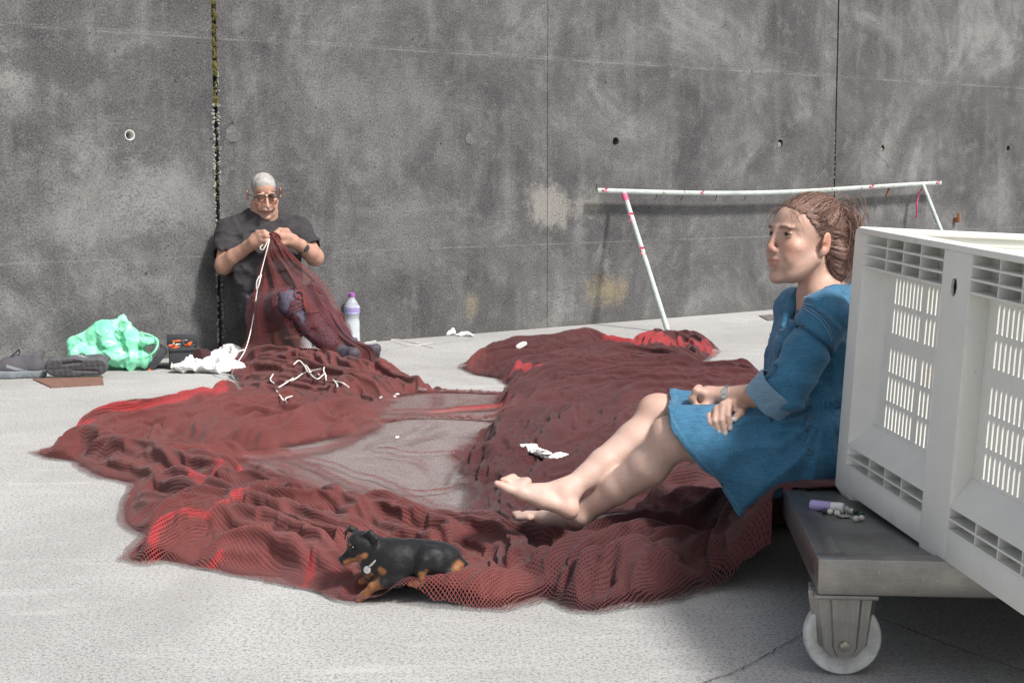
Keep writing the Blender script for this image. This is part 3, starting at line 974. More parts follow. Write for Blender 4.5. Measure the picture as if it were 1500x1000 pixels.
# rounded corner posts
for o, t, n, L in ends:
    M = face_M(o, t, n, bu)          # local x along this face, local -y into the bin; the corner is at x=0,y=0
    bm = bmesh.new()
    rr = 0.030
    arc = [(rr - rr * math.sin(a), -rr + rr * math.cos(a)) for a in np.linspace(0, math.pi / 2, 8)]
    outer = [(0.155, -0.047), (0.128, -0.046), (0.110, -0.036), (0.098, -0.012), (0.086, -0.001)] + arc + [(0.001, -0.086), (0.012, -0.098), (0.036, -0.110), (0.046, -0.128), (0.047, -0.155)]
    inner = [(0.053, -0.155), (0.054, -0.075), (0.075, -0.054), (0.155, -0.053)]
    poly = outer + inner
    taper = [(-0.019, 0.012), (0.0, 0.0), (0.1, 0), (BH - 0.02, 0.0), (BH - 0.008, 0.001), (BH + .0005, 0.006)]
    rows = []
    for h, s in taper:
        rows.append([bm.verts.new(M @ Vector((x + (s if i < len(outer) else 0), y - (s if i < len(outer) else 0), h))) for i, (x, y) in enumerate(poly)])
    for a, b in zip(rows, rows[1:]):
        for i in range(len(poly)): bm.faces.new([a[i], a[(i + 1) % len(poly)], b[(i + 1) % len(poly)], b[i]])
    bm.faces.new(rows[-1]); bm.faces.new(list(reversed(rows[0])))
    # solid fillers beside the post where the grilles start
    for h0, h1 in ((BH - 0.0868, BH - 0.0131), (0.0005, 0.109)):
        for M2 in (M,):
            add_box(bm, (0.060, -0.024, (h0 + h1) / 2), (0.042, 0.044, h1 - h0), M2)
            add_box(bm, (0.024, -0.060, (h0 + h1) / 2), (0.044, 0.042, h1 - h0), M2)
    bm_obj('corner_post', bm, PLA, pbin, True)
bm = bmesh.new()
add_box(bm, (BL / 2, -BW / 2, 0.115), (BL - 0.095, BW - 0.095, 0.012), face_M(B0, bt, bn, bu))
bm_obj('bin_floor', bm, PLA, pbin)

# ------------------------------------------------------------------ keys, beads and lilac lighter on the deck
kz = DZ - 0.004
def K(px, py, dz=0.0): return G(px, py, kz + dz)
ks = empty('key_ring', K(1228, 748), 'key ring with dark green and white beads, lying on the cart deck', 'keys')
BE_G = simple('green_bead', (0.018, 0.05, 0.04), 0.45, var=.3); BE_W = simple('white_bead', (0.66, 0.63, 0.56), 0.5, var=.2, scale=80)
loop = [(1204, 742, 0), (1211, 739, 1), (1219, 738, 0), (1226, 737, 0), (1233, 740, 1), (1240, 743, 0), (1247, 746, 0), (1254, 747, 1), (1261, 751, 1), (1262, 756, 0), (1254, 757, 0), (1226, 749, 0), (1216, 747, 0), (1208, 746, 1)]
beads = []
for x, y, g in loop:
    bm = bmesh.new()
    bmesh.ops.create_uvsphere(bm, u_segments=16, v_segments=10, radius=0.0068, matrix=Matrix.Translation(Vector(K(x, y + 2, 0.0068))) @ Matrix.Diagonal((1, 1, 0.93, 1)))
    bm_obj('bead', bm, BE_G if g else BE_W, ks, True)
KEYM = simple('nickel', (0.62, 0.60, 0.56), 0.28, 1.0, .15, 80)
s = Soup()
ring = np.array([K(1232, 745, 0.012) + np.array([0.012 * math.cos(a), 0.020 * math.sin(a), 0.010 * math.sin(a)]) for a in np.linspace(0, 2 * math.pi, 26)])
s.tube(ring, 0.0011)
s.build('split_ring', KEYM, ks)
def key(px, py, ang, ln=0.05):
    bm = bmesh.new()
    o = Vector(K(px, py, 0.004))
    M = Matrix.Translation(o) @ Matrix.Rotation(ang, 4, 'Z') @ Matrix.Rotation(0.12, 4, 'Y')
    bmesh.ops.create_cone(bm, cap_ends=True, segments=10, radius1=0.0115, radius2=0.0115, depth=0.0022, matrix=M)
    add_box(bm, (ln / 2 + 0.006, 0, 0), (ln * 0.8, 0.007, 0.0021), M)
    for k in range(4): add_box(bm, (0.022 + k * 0.007, 0.0045 + 0.001 * (k % 2), 0), (0.0045, 0.003, 0.002), M)
    bm_obj('key', bm, KEYM, ks, False, 0.0003, 1)
key(1234, 755, -0.35); key(1240, 755, 0.05, 0.042)
lg = empty('lighter', K(1208, 736), 'lilac cylinder with a white cap lying on the cart deck behind the beads', 'lip balm')
def lathe_axis(a, b, prof, n=24):
    a, b = V(a), V(b); d = nrm(b - a)
    u = nrm(np.cross(d, [0.2, 0.1, 1])); w = np.cross(d, u)
    bm = bmesh.new()
    rings = [[bm.verts.new(Vector(a + d * s + (u * math.cos(2 * math.pi * i / n) + w * math.sin(2 * math.pi * i / n)) * r)) for i in range(n)] for s, r in prof]
    for p, q in zip(rings, rings[1:]):
        for i in range(n): bm.faces.new([p[i], p[(i + 1) % n], q[(i + 1) % n], q[i]])
    bm.faces.new(list(reversed(rings[0]))); bm.faces.new(rings[-1])
    return bm
a, b = K(1187, 739, 0.012), K(1236, 744, 0.012)
L = np.linalg.norm(b - a)
bm_obj('lighter_body', lathe_axis(a, b, [(0, 0.010), (0.002, 0.0118), (L * 0.62, 0.0118), (L * 0.63, 0.0112)]), simple('lilac_plastic', (0.40, 0.33, 0.62), 0.4, var=.05), lg, True)
bm_obj('lighter_cap', lathe_axis(a, b, [(L * 0.632, 0.0115), (L * 0.98, 0.0115), (L, 0.010)]), simple('white_cap', (0.7, 0.69, 0.68), 0.4, var=.05), lg, True)
# ------------------------------------------------------------------ heads, skin
def head_prims(S, M, w=1.0, jaw=1.0, nose=1.0, old=0.0):
    """a head in its own frame: x forward, y to its left, z up, origin between the ears; 0.22 m tall"""
    S.frame(M)
    S.ell((-0.018, 0, 0.034), (0.090, 0.072 * w, 0.076), 0.02)
    S.ell((0.030, 0, 0.036), (0.052, 0.058 * w, 0.056), 0.03)          # forehead
    S.ell((0.026, 0, -0.030), (0.054, 0.057 * w, 0.070), 0.03)         # mid face
    S.ell((0.030, 0, -0.072), (0.043, 0.039 * jaw, 0.027), 0.026)      # lower jaw
    for sy in (1, -1):
        S.cone((-0.004, sy * 0.056 * w, -0.040), (0.045, sy * 0.026 * jaw, -0.082), 0.013, 0.013, 0.03)   # jaw line
        S.ell((0.054, sy * 0.040 * w, -0.018), (0.022, 0.022, 0.018), 0.022)                               # cheekbone
        S.ell((0.058, sy * 0.030, -0.045), (0.020, 0.020, 0.022), 0.02)
    S.ell((0.067, 0, -0.094), (0.016, 0.021 * jaw, 0.015), 0.018)      # chin
    S.ell((0.065, 0, -0.051), (0.0200, 0.028, 0.023), 0.016)            # muzzle
    for sy in (1, -1):
        S.ell((0.0752, sy * 0.026, 0.0268), (0.011, 0.024, 0.0070), 0.012)   # brow ridge
        S.sph((0.0935, sy * 0.0325, 0.0105), 0.0175, 0.012, 'sub')           # eye socket
        S.sph((0.0655, sy * 0.0315, 0.0105), 0.0128, 0.003)                  # lids over the eyeball
    # nose
    S.cone((0.080, 0, 0.022), (0.1045 * (0.4 + 0.6 * nose), 0, -0.021), 0.0070, 0.0088 * nose, 0.011)
    S.sph((0.1030 * (0.4 + 0.6 * nose), 0, -0.0245), 0.0100 * nose, 0.008)
    for sy in (1, -1):
        S.ell((0.087, sy * 0.0125 * nose, -0.0290), (0.011, 0.0074 * nose, 0.0074), 0.006)
        S.sph((0.0945, sy * 0.0070, -0.0358), 0.0034, 0.003, 'sub')
        # crease beside the mouth
        S.cone((0.085, sy * 0.022, -0.028), (0.074, sy * 0.033, -0.055), 0.0025, 0.0025, 0.010, 'sub')
    # lips
    S.chain([(0.0750, 0.024, -0.0525), (0.0838, 0.010, -0.0492), (0.0848, 0, -0.0504), (0.0838, -0.010, -0.0492), (0.0750, -0.024, -0.0525)], [0.0022, 0.0034, 0.0034, 0.0034, 0.0022], 0.006)
    S.chain([(0.0740, 0.022, -0.0550), (0.0820, 0.009, -0.0588), (0.0820, -0.009, -0.0588), (0.0740, -0.022, -0.0550)], [0.0022, 0.0042, 0.0042, 0.0022], 0.006)
    S.chain([(0.0800, 0.0235, -0.0530), (0.0895, 0.010, -0.0540), (0.0905, 0, -0.0544), (0.0895, -0.010, -0.0540), (0.0800, -0.0235, -0.0530)], [0.0012, 0.0014, 0.0014, 0.0014, 0.0012], 0.003, 'sub')
    S.ell((0.080, 0, -0.0725), (0.010, 0.017, 0.005), 0.008, None, 'sub')   # dip above the chin
    # ears
    for sy in (1, -1):
        a = math.radians(18) * sy
        R = np.array([[math.cos(a), -math.sin(a), 0], [math.sin(a), math.cos(a), 0], [0, 0, 1]])
        S.ell((-0.014, sy * 0.0755 * w, 0.000), (0.0165, 0.0065, 0.0300), 0.008, R)
        S.ell((-0.006, sy * 0.0735 * w, -0.022), (0.008, 0.006, 0.012), 0.006, R)
        S.ell((-0.012, sy * 0.0835 * w, 0.003), (0.0085, 0.0045, 0.0185), 0.004, R, 'sub')
        S.ell((-0.008, sy * 0.080 * w, -0.006), (0.006, 0.005, 0.008), 0.003, R, 'sub')
    # open eyes: a slit where the lids part
    for sy in (1, -1):
        S.ell((0.0790, sy * 0.0322, 0.0100), (0.0075, 0.0132, 0.0018 - 0.0006 * old), 0.0015, None, 'sub')
    S.frame(np.eye(4))

def head_colour(pts, M, base, lip, brow, flush, hair=None, stubble=0.0, fl=1.0):
    """colour marks of a face, crease shade painted in; pts (n,3) world -> colour"""
    Mi = np.linalg.inv(M)
    q = pts @ Mi[:3, :3].T + Mi[:3, 3]
    x, y, z = q[:, 0], np.abs(q[:, 1]), q[:, 2]
    c = np.tile(np.array(base, float), (len(pts), 1))
    def mixin(m, col):
        nonlocal c
        m = np.clip(m, 0, 1)[:, None]
        c = c * (1 - m) + np.array(col) * m
    inh = (np.abs(q).max(1) < 0.14)
    n = fbm(pts * 60, 3, 5)
    blob = lambda cx, cy, cz, rx, ry, rz, s=1.0: np.clip(1.0 - np.sqrt(((x - cx) / rx) ** 2 + ((y - cy) / ry) ** 2 + ((z - cz) / rz) ** 2), 0, 1) * 2.2 * s * inh
    mixin(blob(0.10, 0, -0.02, 0.03, 0.02, 0.022, 0.35 * fl), flush)
    mixin(blob(0.065, 0.042, -0.022, 0.035, 0.03, 0.028, 0.35 * fl), flush)
    mixin(blob(-0.014, 0.078, 0, 0.022, 0.014, 0.035, 0.55), flush)
    mixin(blob(0.068, 0, -0.095, 0.02, 0.022, 0.018, 0.2), flush)
    # lips
    lz = np.where(z > -0.0540, (z + 0.0540) / 0.0065, (-0.0540 - z) / 0.0085)
    m = (1 - sstep(0.75, 1.05, np.sqrt((y / 0.0245) ** 2 + lz ** 2))) * (x > 0.070) * inh
    mixin(m * 0.75, lip)
    mixin((1 - sstep(0.4, 1.2, np.sqrt(((z + 0.0542 - 0.05 * np.maximum(y - .014, 0)) / 0.0020) ** 2 + np.abs(y / 0.026) ** 6))) * (x > 0.066) * inh * 0.55, tuple(b * .35 for b in lip))  # line where the lips meet, its shade put into the colour
    # brows
    by = (y - 0.031) / 0.021
    bz = (z - (0.0238 + 0.0035 * (1 - by ** 2) - 0.0010 * by)) / 0.0048
    m = (1 - sstep(0.5, 1.15, np.sqrt(np.abs(by) ** 3 + bz ** 2))) * (x > 0.045) * inh * (0.75 + 0.5 * n)
    mixin(m * 0.95, brow)
    # lash line
    ez = (z - 0.0130) / 0.0026; ey = (y - 0.0322) / 0.0135
    mixin((1 - sstep(0.5, 1.1, np.sqrt(ez ** 2 + np.abs(ey) ** 4))) * (x > 0.062) * inh * 0.7, tuple(b * 0.35 for b in brow))
    mixin((1 - sstep(0.5, 1.2, np.sqrt(((z - 0.0185) / 0.0022) ** 2 + np.abs((y - 0.033) / 0.014) ** 4))) * (x > 0.062) * inh * 0.35, tuple(b * .55 for b in base))  # fold above the lid, its shade put into the skin colour
    mixin((1 - sstep(0.5, 1.2, np.sqrt(((z - 0.0005) / 0.0028) ** 2 + np.abs((y - 0.031) / 0.013) ** 4))) * (x > 0.06) * inh * 0.22, tuple(b * .6 for b in base))
    if stubble > 0:
        m = (1 - sstep(0.7, 1.2, np.sqrt(((z + 0.070) / 0.036) ** 2 + (y / 0.05) ** 2))) * (x > 0.03) * inh * (0.6 + 0.8 * fbm(pts * 300, 2, 3))
        lipm = np.sqrt((y / 0.0245) ** 2 + lz ** 2) < 1
        mixin(m * stubble * (~lipm), (0.30, 0.28, 0.27))
        m = (1 - sstep(0.8, 1.1, np.sqrt(((z + 0.0425) / 0.0065) ** 2 + (y / 0.026) ** 2))) * (x > 0.07) * inh
        mixin(m * 0.6, (0.20, 0.17, 0.16))
    c *= (1 + 0.10 * n)[:, None]
    return c

def skin_material(name='skin', rough=0.5):
    t = NT(name)
    c = t.attr('Col')
    p = t.geo()
    c = t.mix(t.maprange(t.noise(p, 55, 4, 0.6), 0.4, 0.75, 0, 0.22), c, (0.50, 0.19, 0.12))
    t.base(c)
    t.P(Roughness=rough)
    t.b.inputs['Subsurface Weight'].default_value = 0.12
    t.b.inputs['Subsurface Radius'].default_value = (0.012, 0.005, 0.003)
    t.b.inputs['Subsurface Scale'].default_value = 0.6
    t.b.inputs['Specular IOR Level'].default_value = 0.35
    t.bump(t.math('ADD', t.noise(p, 420, 3, 0.6), t.math('MULTIPLY', t.noise(p, 90, 3, 0.6), 1.5)), 0.32, 0.0016)
    return t.m
SKIN = skin_material()

def eyes(M, parent, iris, r=0.0118):
    for sy in (1, -1):
        c = M[:3, :3] @ np.array([0.0660, sy * 0.0315, 0.0105]) + M[:3, 3]
        bm = bmesh.new()
        bmesh.ops.create_uvsphere(bm, u_segments=24, v_segments=16, radius=r, matrix=Matrix.Translation(Vector(c)))
        me = bpy.data.meshes.new('eyeball'); bm.to_mesh(me); bm.free()
        co = np.empty(len(me.vertices) * 3, np.float32); me.vertices.foreach_get('co', co); co = co.reshape(-1, 3)
        g = nrm(M[:3, :3] @ np.array([1.0, 0.05 * sy, -0.02]))
        d = np.arccos(np.clip((co - c) @ g / r, -1, 1))
        col = np.where(d[:, None] < 0.20, np.array([[.01, .01, .01]]), np.where(d[:, None] < 0.62, np.array([iris]), np.array([[0.36, 0.31, 0.28]])))
        a = me.attributes.new('Col', 'FLOAT_COLOR', 'POINT')
        cc = np.ones((len(co), 4), np.float32); cc[:, :3] = col
        a.data.foreach_set('color', cc.ravel())
        link_mesh('eyeball', me, EYEM, parent)
def eyelids(M, parent, base, lash, up_e, lo_e, r=0.0127):
    """fine upper and lower lids over each eyeball, dark at the lash edge"""
    for sy in (1, -1):
        c = np.array([0.0660, sy * 0.0315, 0.0105])
        for e0, e1 in ((up_e, 85.0), (lo_e, -85.0)):
            nu, nv = 25, 13
            v, col = [], []
            for j in range(nv):
                for i in range(nu):
                    az = math.radians(-80 + 160 * i / (nu - 1))
                    t = j / (nv - 1)
                    edge_e = e0 * (math.cos(az) ** 1.2 if abs(az) < 1.5 else 0) - 3.0 * math.sin(az) * sy * -1
                    el = math.radians(edge_e + (e1 - edge_e) * t)
                    rr = r + (0.0007 if j < 2 and e1 > 0 else 0.0)
                    p = c + rr * np.array([math.cos(el) * math.cos(az), math.cos(el) * math.sin(az), math.sin(el)])
                    v.append(M[:3, :3] @ p + M[:3, 3])
                    k = (1.0 if j == 0 else 0.45 if j == 1 else 0.0) * (1.0 if e1 > 0 else 0.35)
                    col.append(np.array(base) * (0.93 if e1 > 0 else 0.9) * (1 - k) + np.array(lash) * k)
            f = [[j * nu + i, j * nu + i + 1, (j + 1) * nu + i + 1, (j + 1) * nu + i] for j in range(nv - 1) for i in range(nu - 1)]
            np_mesh('eyelid', np.array(v), np.array(f), SKIN, parent, col=np.array(col))
def _eyem():
    t = NT('eye'); t.base(t.attr('Col')); t.P(Roughness=0.35); t.b.inputs['Specular IOR Level'].default_value = 0.25; return t.m
EYEM = _eyem()

def sdf_mesh(S, name, mat, parent, colfn=None, smooth_it=1, attrs=None):
    v, f = S.surface()
    for _ in range(smooth_it):                       # one light relaxation
        n = len(v)
        acc = np.zeros_like(v); cnt = np.zeros(n)
        for i in range(4):
            a, b = f[:, i], f[:, (i + 1) % 4]
            for k in range(3):
                acc[:, k] += np.bincount(a, v[b, k], n) + np.bincount(b, v[a, k], n)
            cnt += np.bincount(a, minlength=n) + np.bincount(b, minlength=n)
        v = 0.5 * v + 0.5 * acc / np.maximum(cnt, 1)[:, None]
    col = colfn(v) if colfn else None
    o = np_mesh(name, v, f, mat, parent, col=col, attrs=attrs(v) if attrs else None)
    return o, v

def hair_material(name='hair'):
    t = NT(name)
    c = t.attr('Col')
    t.base(c); t.P(Roughness=0.6)
    t.b.inputs['Specular IOR Level'].default_value = 0.3
    return t.m
HAIR = hair_material()

def bez(a, b, c, d, n=10):
    t = np.linspace(0, 1, n)[:, None]
    return (1 - t) ** 3 * V(a) + 3 * (1 - t) ** 2 * t * V(b) + 3 * (1 - t) * t ** 2 * V(c) + t ** 3 * V(d)

class Strands(Soup):
    def __init__(self): super().__init__(); self.c = []
    def lock(self, path, r, col, n=3):
        v, f = tube_arrays(path, r * np.linspace(1, 0.35, len(path)), n)
        self.add(v, f); self.c.append(np.tile(col, (len(v), 1)))
    def done(self, name, mat, parent):
        return self.build(name, mat, parent, col=np.concatenate(self.c))

def denim(name, dark, light, scale=1.0):
    t = NT(name)
    p = t.geo()
    w = t.noise(t.mapping(p, (260, 260, 260)), 1.0, 2, 0.6)
    slub = t.noise(t.mapping(p, (30, 30, 420), (0.2, 0.5, 0)), 1.0, 3, 0.6)
    big = t.noise(p, 14, 4, 0.6)
    c = t.ramp(t.math('ADD', t.math('MULTIPLY', w, 0.5), t.math('MULTIPLY', slub, 0.5)), [(0.36, dark), (0.64, light)])
    c = t.mix(t.maprange(big, 0.4, 0.7, 0, 0.35), c, tuple(x * 1.35 for x in light))
    c = t.mix(t.attr('worn', 'Fac'), c, (0.17, 0.33, 0.46))
    t.base(c); t.P(Roughness=0.82)
    t.b.inputs['Sheen Weight'].default_value = 0.15
    t.bump(t.math('ADD', w, slub), 0.3, 0.0012)
    return t.m
# ------------------------------------------------------------------ woman on the cart
WY = 3.74
woman = empty('person', P(1180, 700, WY) * [1, 1, 0] + [0, 0, DZ], 'barefoot woman in a blue denim dress sitting on the edge of the steel cart', 'person')
hf = rot_to([-math.cos(math.radians(24)), -math.sin(math.radians(24)), 0.0])
tilt = math.radians(7)
Rt = np.array([[math.cos(tilt), 0, -math.sin(tilt)], [0, 1, 0], [math.sin(tilt), 0, math.cos(tilt)]])
HW = mat4(hf @ Rt * 1.03, P(1178, 354, WY))
def hw(p): return HW[:3, :3] @ V(p) + HW[:3, 3]

J = dict(
    neck=P(1207, 437, 3.77), chest=P(1207, 500, 3.78), waist=P(1200, 590, 3.77), pelvis=P(1178, 648, 3.76),
    shL=P(1210, 462, 3.615), elL=P(1147, 580, 3.575), wrL=P(1061, 579, 3.655), haL=P(1034, 582, 3.685),
    shR=P(1168, 455, 3.91), elR=P(1140, 585, 3.90), wrR=P(1094, 594, 3.69),
    hipL=P(1172, 652, 3.665), knL=P(988, 641, 3.60), anL=P(851, 754, 3.715),
    hipR=P(1158, 642, 3.85), knR=P(967, 608, 3.80), anR=P(829, 720, 3.655))

def woman_skin():
    S = SDF(P(705, 800, 3.75) - [0, 0.32, 0.05], P(1262, 262, 3.75) + [0, 0.36, 0.02], 0.0034)
    head_prims(S, HW, w=0.94, jaw=0.92, nose=0.84)
    S.cone(hw((-0.026, 0, -0.05)), J['neck'], 0.039, 0.047, 0.025)
    S.cone(J['neck'], J['chest'], 0.055, 0.085, 0.04)
    S.cone(J['chest'], J['waist'], 0.085, 0.085, 0.05)
    S.cone(J['waist'], J['pelvis'], 0.095, 0.115, 0.05)
    for s in 'LR':
        S.cone(J['neck'], J['sh' + s], 0.045, 0.044, 0.04)
        S.cone(J['sh' + s], J['el' + s], 0.042, 0.034, 0.02)
        S.cone(J['hip' + s], J['kn' + s], 0.086, 0.051, 0.03)
    # forearms
    S.cone(J['elL'], 0.55 * J['elL'] + 0.45 * J['wrL'], 0.034, 0.031, 0.01)
    S.cone(0.55 * J['elL'] + 0.45 * J['wrL'], J['wrL'], 0.031, 0.0205, 0.01)
    S.cone(J['elR'], J['wrR'], 0.034, 0.021, 0.01)
    # lower legs: knee cap, calf, shin
    for s, yo in (('L', 0), ('R', 0)):
        k, a = J['kn' + s], J['an' + s]
        d = nrm(a - k)
        back = nrm(np.array([0.35, 0, -1.0]) - d * (np.array([0.35, 0, -1.0]) @ d))
        S.sph(k - back * 0.008 + d * 0.004, 0.047, 0.02)
        S.ell(k - back * 0.030 + d * 0.012, (0.026, 0.03, 0.026), 0.02)
        c1 = k + (a - k) * 0.30 + back * 0.012
        c2 = k + (a - k) * 0.62 + back * 0.006
        S.cone(k, c1, 0.045, 0.0495, 0.02)
        S.cone(c1, c2, 0.0495, 0.0385, 0.012)
        S.cone(c2, a, 0.0385, 0.0245, 0.012)
    # near foot (left), lying flat and pointing away
    f = [P(862, 772, 3.735), P(838, 767, 3.765), P(800, 759, 3.80), P(772, 755, 3.83)]
    S.cone(J['anL'], f[0], 0.0255, 0.0225, 0.016)
    S.ell(P(866, 771, 3.735), (0.020, 0.020, 0.018), 0.012)
    S.cone(f[0], f[1], 0.0215, 0.021, 0.012)
    S.cone(J['anL'], f[2], 0.024, 0.019, 0.03)
    S.cone(f[1], f[2], 0.020, 0.019, 0.012)
    S.cone(f[2], f[3], 0.019, 0.014, 0.012)
    S.sph(J['anL'] + [-0.006, -0.020, -0.002], 0.011, 0.014)
    for i in range(5):
        b = f[3] + np.array([0.004 - 0.006 * i, -0.030 + 0.014 * i, 0.002])
        S.cone(b, b + [-0.028 + 0.003 * i, 0.014, -0.004], 0.010 - 0.0009 * i, 0.008 - 0.0007 * i, 0.005)
    # far foot (right) crossed on top: heel towards us, toes up to the left
    a = J['anR']
    heel = P(833, 745, 3.625); arch = P(795, 733, 3.62); ball = P(765, 722, 3.625); toe = P(745, 716, 3.622); tip = P(728, 708, 3.622)
    S.cone(a, heel, 0.0265, 0.0215, 0.022)
    S.ell(P(836, 746, 3.625), (0.019, 0.021, 0.021), 0.012)
    S.cone(heel, arch, 0.021, 0.0185, 0.014)
    S.cone(a, P(778, 717, 3.64), 0.0245, 0.0165, 0.03)
    S.cone(arch, ball, 0.0185, 0.0185, 0.014)
    S.cone(ball, toe, 0.0165, 0.0115, 0.01)
    S.chain([toe, P(735, 711, 3.622), tip], [0.0115, 0.0092, 0.0088], 0.008)
    S.sph(a + [-0.004, -0.022, -0.006], 0.011, 0.016)
    for i in range(1, 5):
        b = P(750, 714, 3.625) + np.array([0.004 * i, 0.015 * i, 0.004])
        S.cone(b + [0.02, 0, -0.003], b, 0.014, 0.0088, 0.008)
        S.chain([b, b + [-0.020 + 0.002 * i, 0, 0.011], b + [-0.031 + 0.003 * i, 0, 0.012]], [0.0088, 0.0075, 0.007], 0.004)
    # left hand: loosely closed, back of the hand up
    w = J['wrL']
    S.cone(w, P(1040, 579, 3.672), 0.020, 0.024, 0.012, sq=((0.2, 1, 0), 1.2))
    S.ell(P(1031, 579, 3.685), (0.026, 0.033, 0.020), 0.012)
    for i in range(4):
        y = 3.655 + 0.0165 * i
        kx, ky = 1020 + 1.2 * i, 569 - 1.0 * i
        S.chain([P(1029, 575, y), P(kx, ky + 3, y), P(kx - 6, ky + 15, y + 0.002), P(kx - 1, ky + 25, y + .004), P(kx + 9, ky + 27, y + .004)], [0.010, 0.0098, 0.0088, 0.0080, 0.007], 0.005)
    S.chain([P(1042, 588, 3.655), P(1032, 595, 3.645), P(1023, 597, 3.648)], [0.0115, 0.0095, 0.008], 0.008)
    # right hand, draped over the near thigh, fingers spread down
    tips = [((1039, 609), (1040, 619), (1045.5, 628)), ((1050, 599), (1047, 616), (1053.5, 633)), ((1059, 593), (1056.5, 615), (1062, 635)), ((1067, 589), (1066, 609), (1069.5, 627))]
    S.cone(J['wrR'], P(1078, 596, 3.635), 0.021, 0.023, 0.015, sq=((0, 1, 0.4), 0.75))
    S.cone(P(1078, 596, 3.635), P(1058, 604, 3.592), 0.023, 0.020, 0.015)
    for i, (a1, b1, c1) in enumerate(tips):
        r = 0.0086 if i else 0.0076
        ym = 3.541 + 0.003 * abs(i - 2)
        S.cone(P(1070, 598, 3.602), P(*a1, ym + 0.018), 0.016, r + 0.0015, 0.008)
        S.chain([P(*a1, ym + 0.018), P(*b1, ym - 0.004), P(*c1, ym - 0.004)], [r + 0.0006, r - 0.0004, r - 0.0016], 0.002)
    S.chain([P(1088, 599, 3.615), P(1084, 605, 3.574), P(1076, 613.5, 3.548)], [0.014, 0.0105, 0.0082], 0.008)
    base = (0.54, 0.352, 0.278)
    def col(v):
        c = head_colour(v, HW, base, (0.50, 0.20, 0.17), (0.085, 0.05, 0.038), (0.52, 0.22, 0.15))
        # legs paler than face and arms; reddened heels, toes and knuckles
        leg = 1 - sstep(0.30, 0.45, v[:, 2] - 0.0)
        leg *= (v[:, 0] < 0.62)
        c = c * (1 - leg[:, None]) + leg[:, None] * np.array([0.57, 0.405, 0.34]) * (1 + 0.07 * fbm(v * 25, 3, 8))[:, None]
        for ctr, r, amt in ((heel, 0.04, .5), (tip, 0.03, .5), (f[0], 0.035, .35), (J['knL'], .05, .18), (J['knR'], .05, .18), (P(1052, 596, 3.6), 0.05, .15), (P(1018, 575, 3.68), 0.04, .3)):
            m = np.clip(1 - np.linalg.norm(v - ctr, axis=1) / r, 0, 1)[:, None] * amt
            c = c * (1 - m) + m * np.array([0.56, 0.24, 0.18])
        nails = [((1045.5, 628), 3.533), ((1053.5, 633), 3.530), ((1062, 634.5), 3.528), ((1069.5, 627), 3.530), ((1075.5, 614), 3.540)]
        for (px, py), y in nails:
            m = (np.linalg.norm((v - P(px, py, y)) * [1, 0.8, 1], axis=1) < 0.0062)[:, None]
            c = np.where(m, np.array([0.60, 0.62, 0.66]), c)
        return c
    o, v = sdf_mesh(S, 'body', SKIN, woman, col)
    return S
WS = woman_skin()
eyes(HW, woman, (0.035, 0.02, 0.012))
eyelids(HW, woman, (0.52, 0.32, 0.25), (0.05, 0.03, 0.025), 17.0, -15.0)

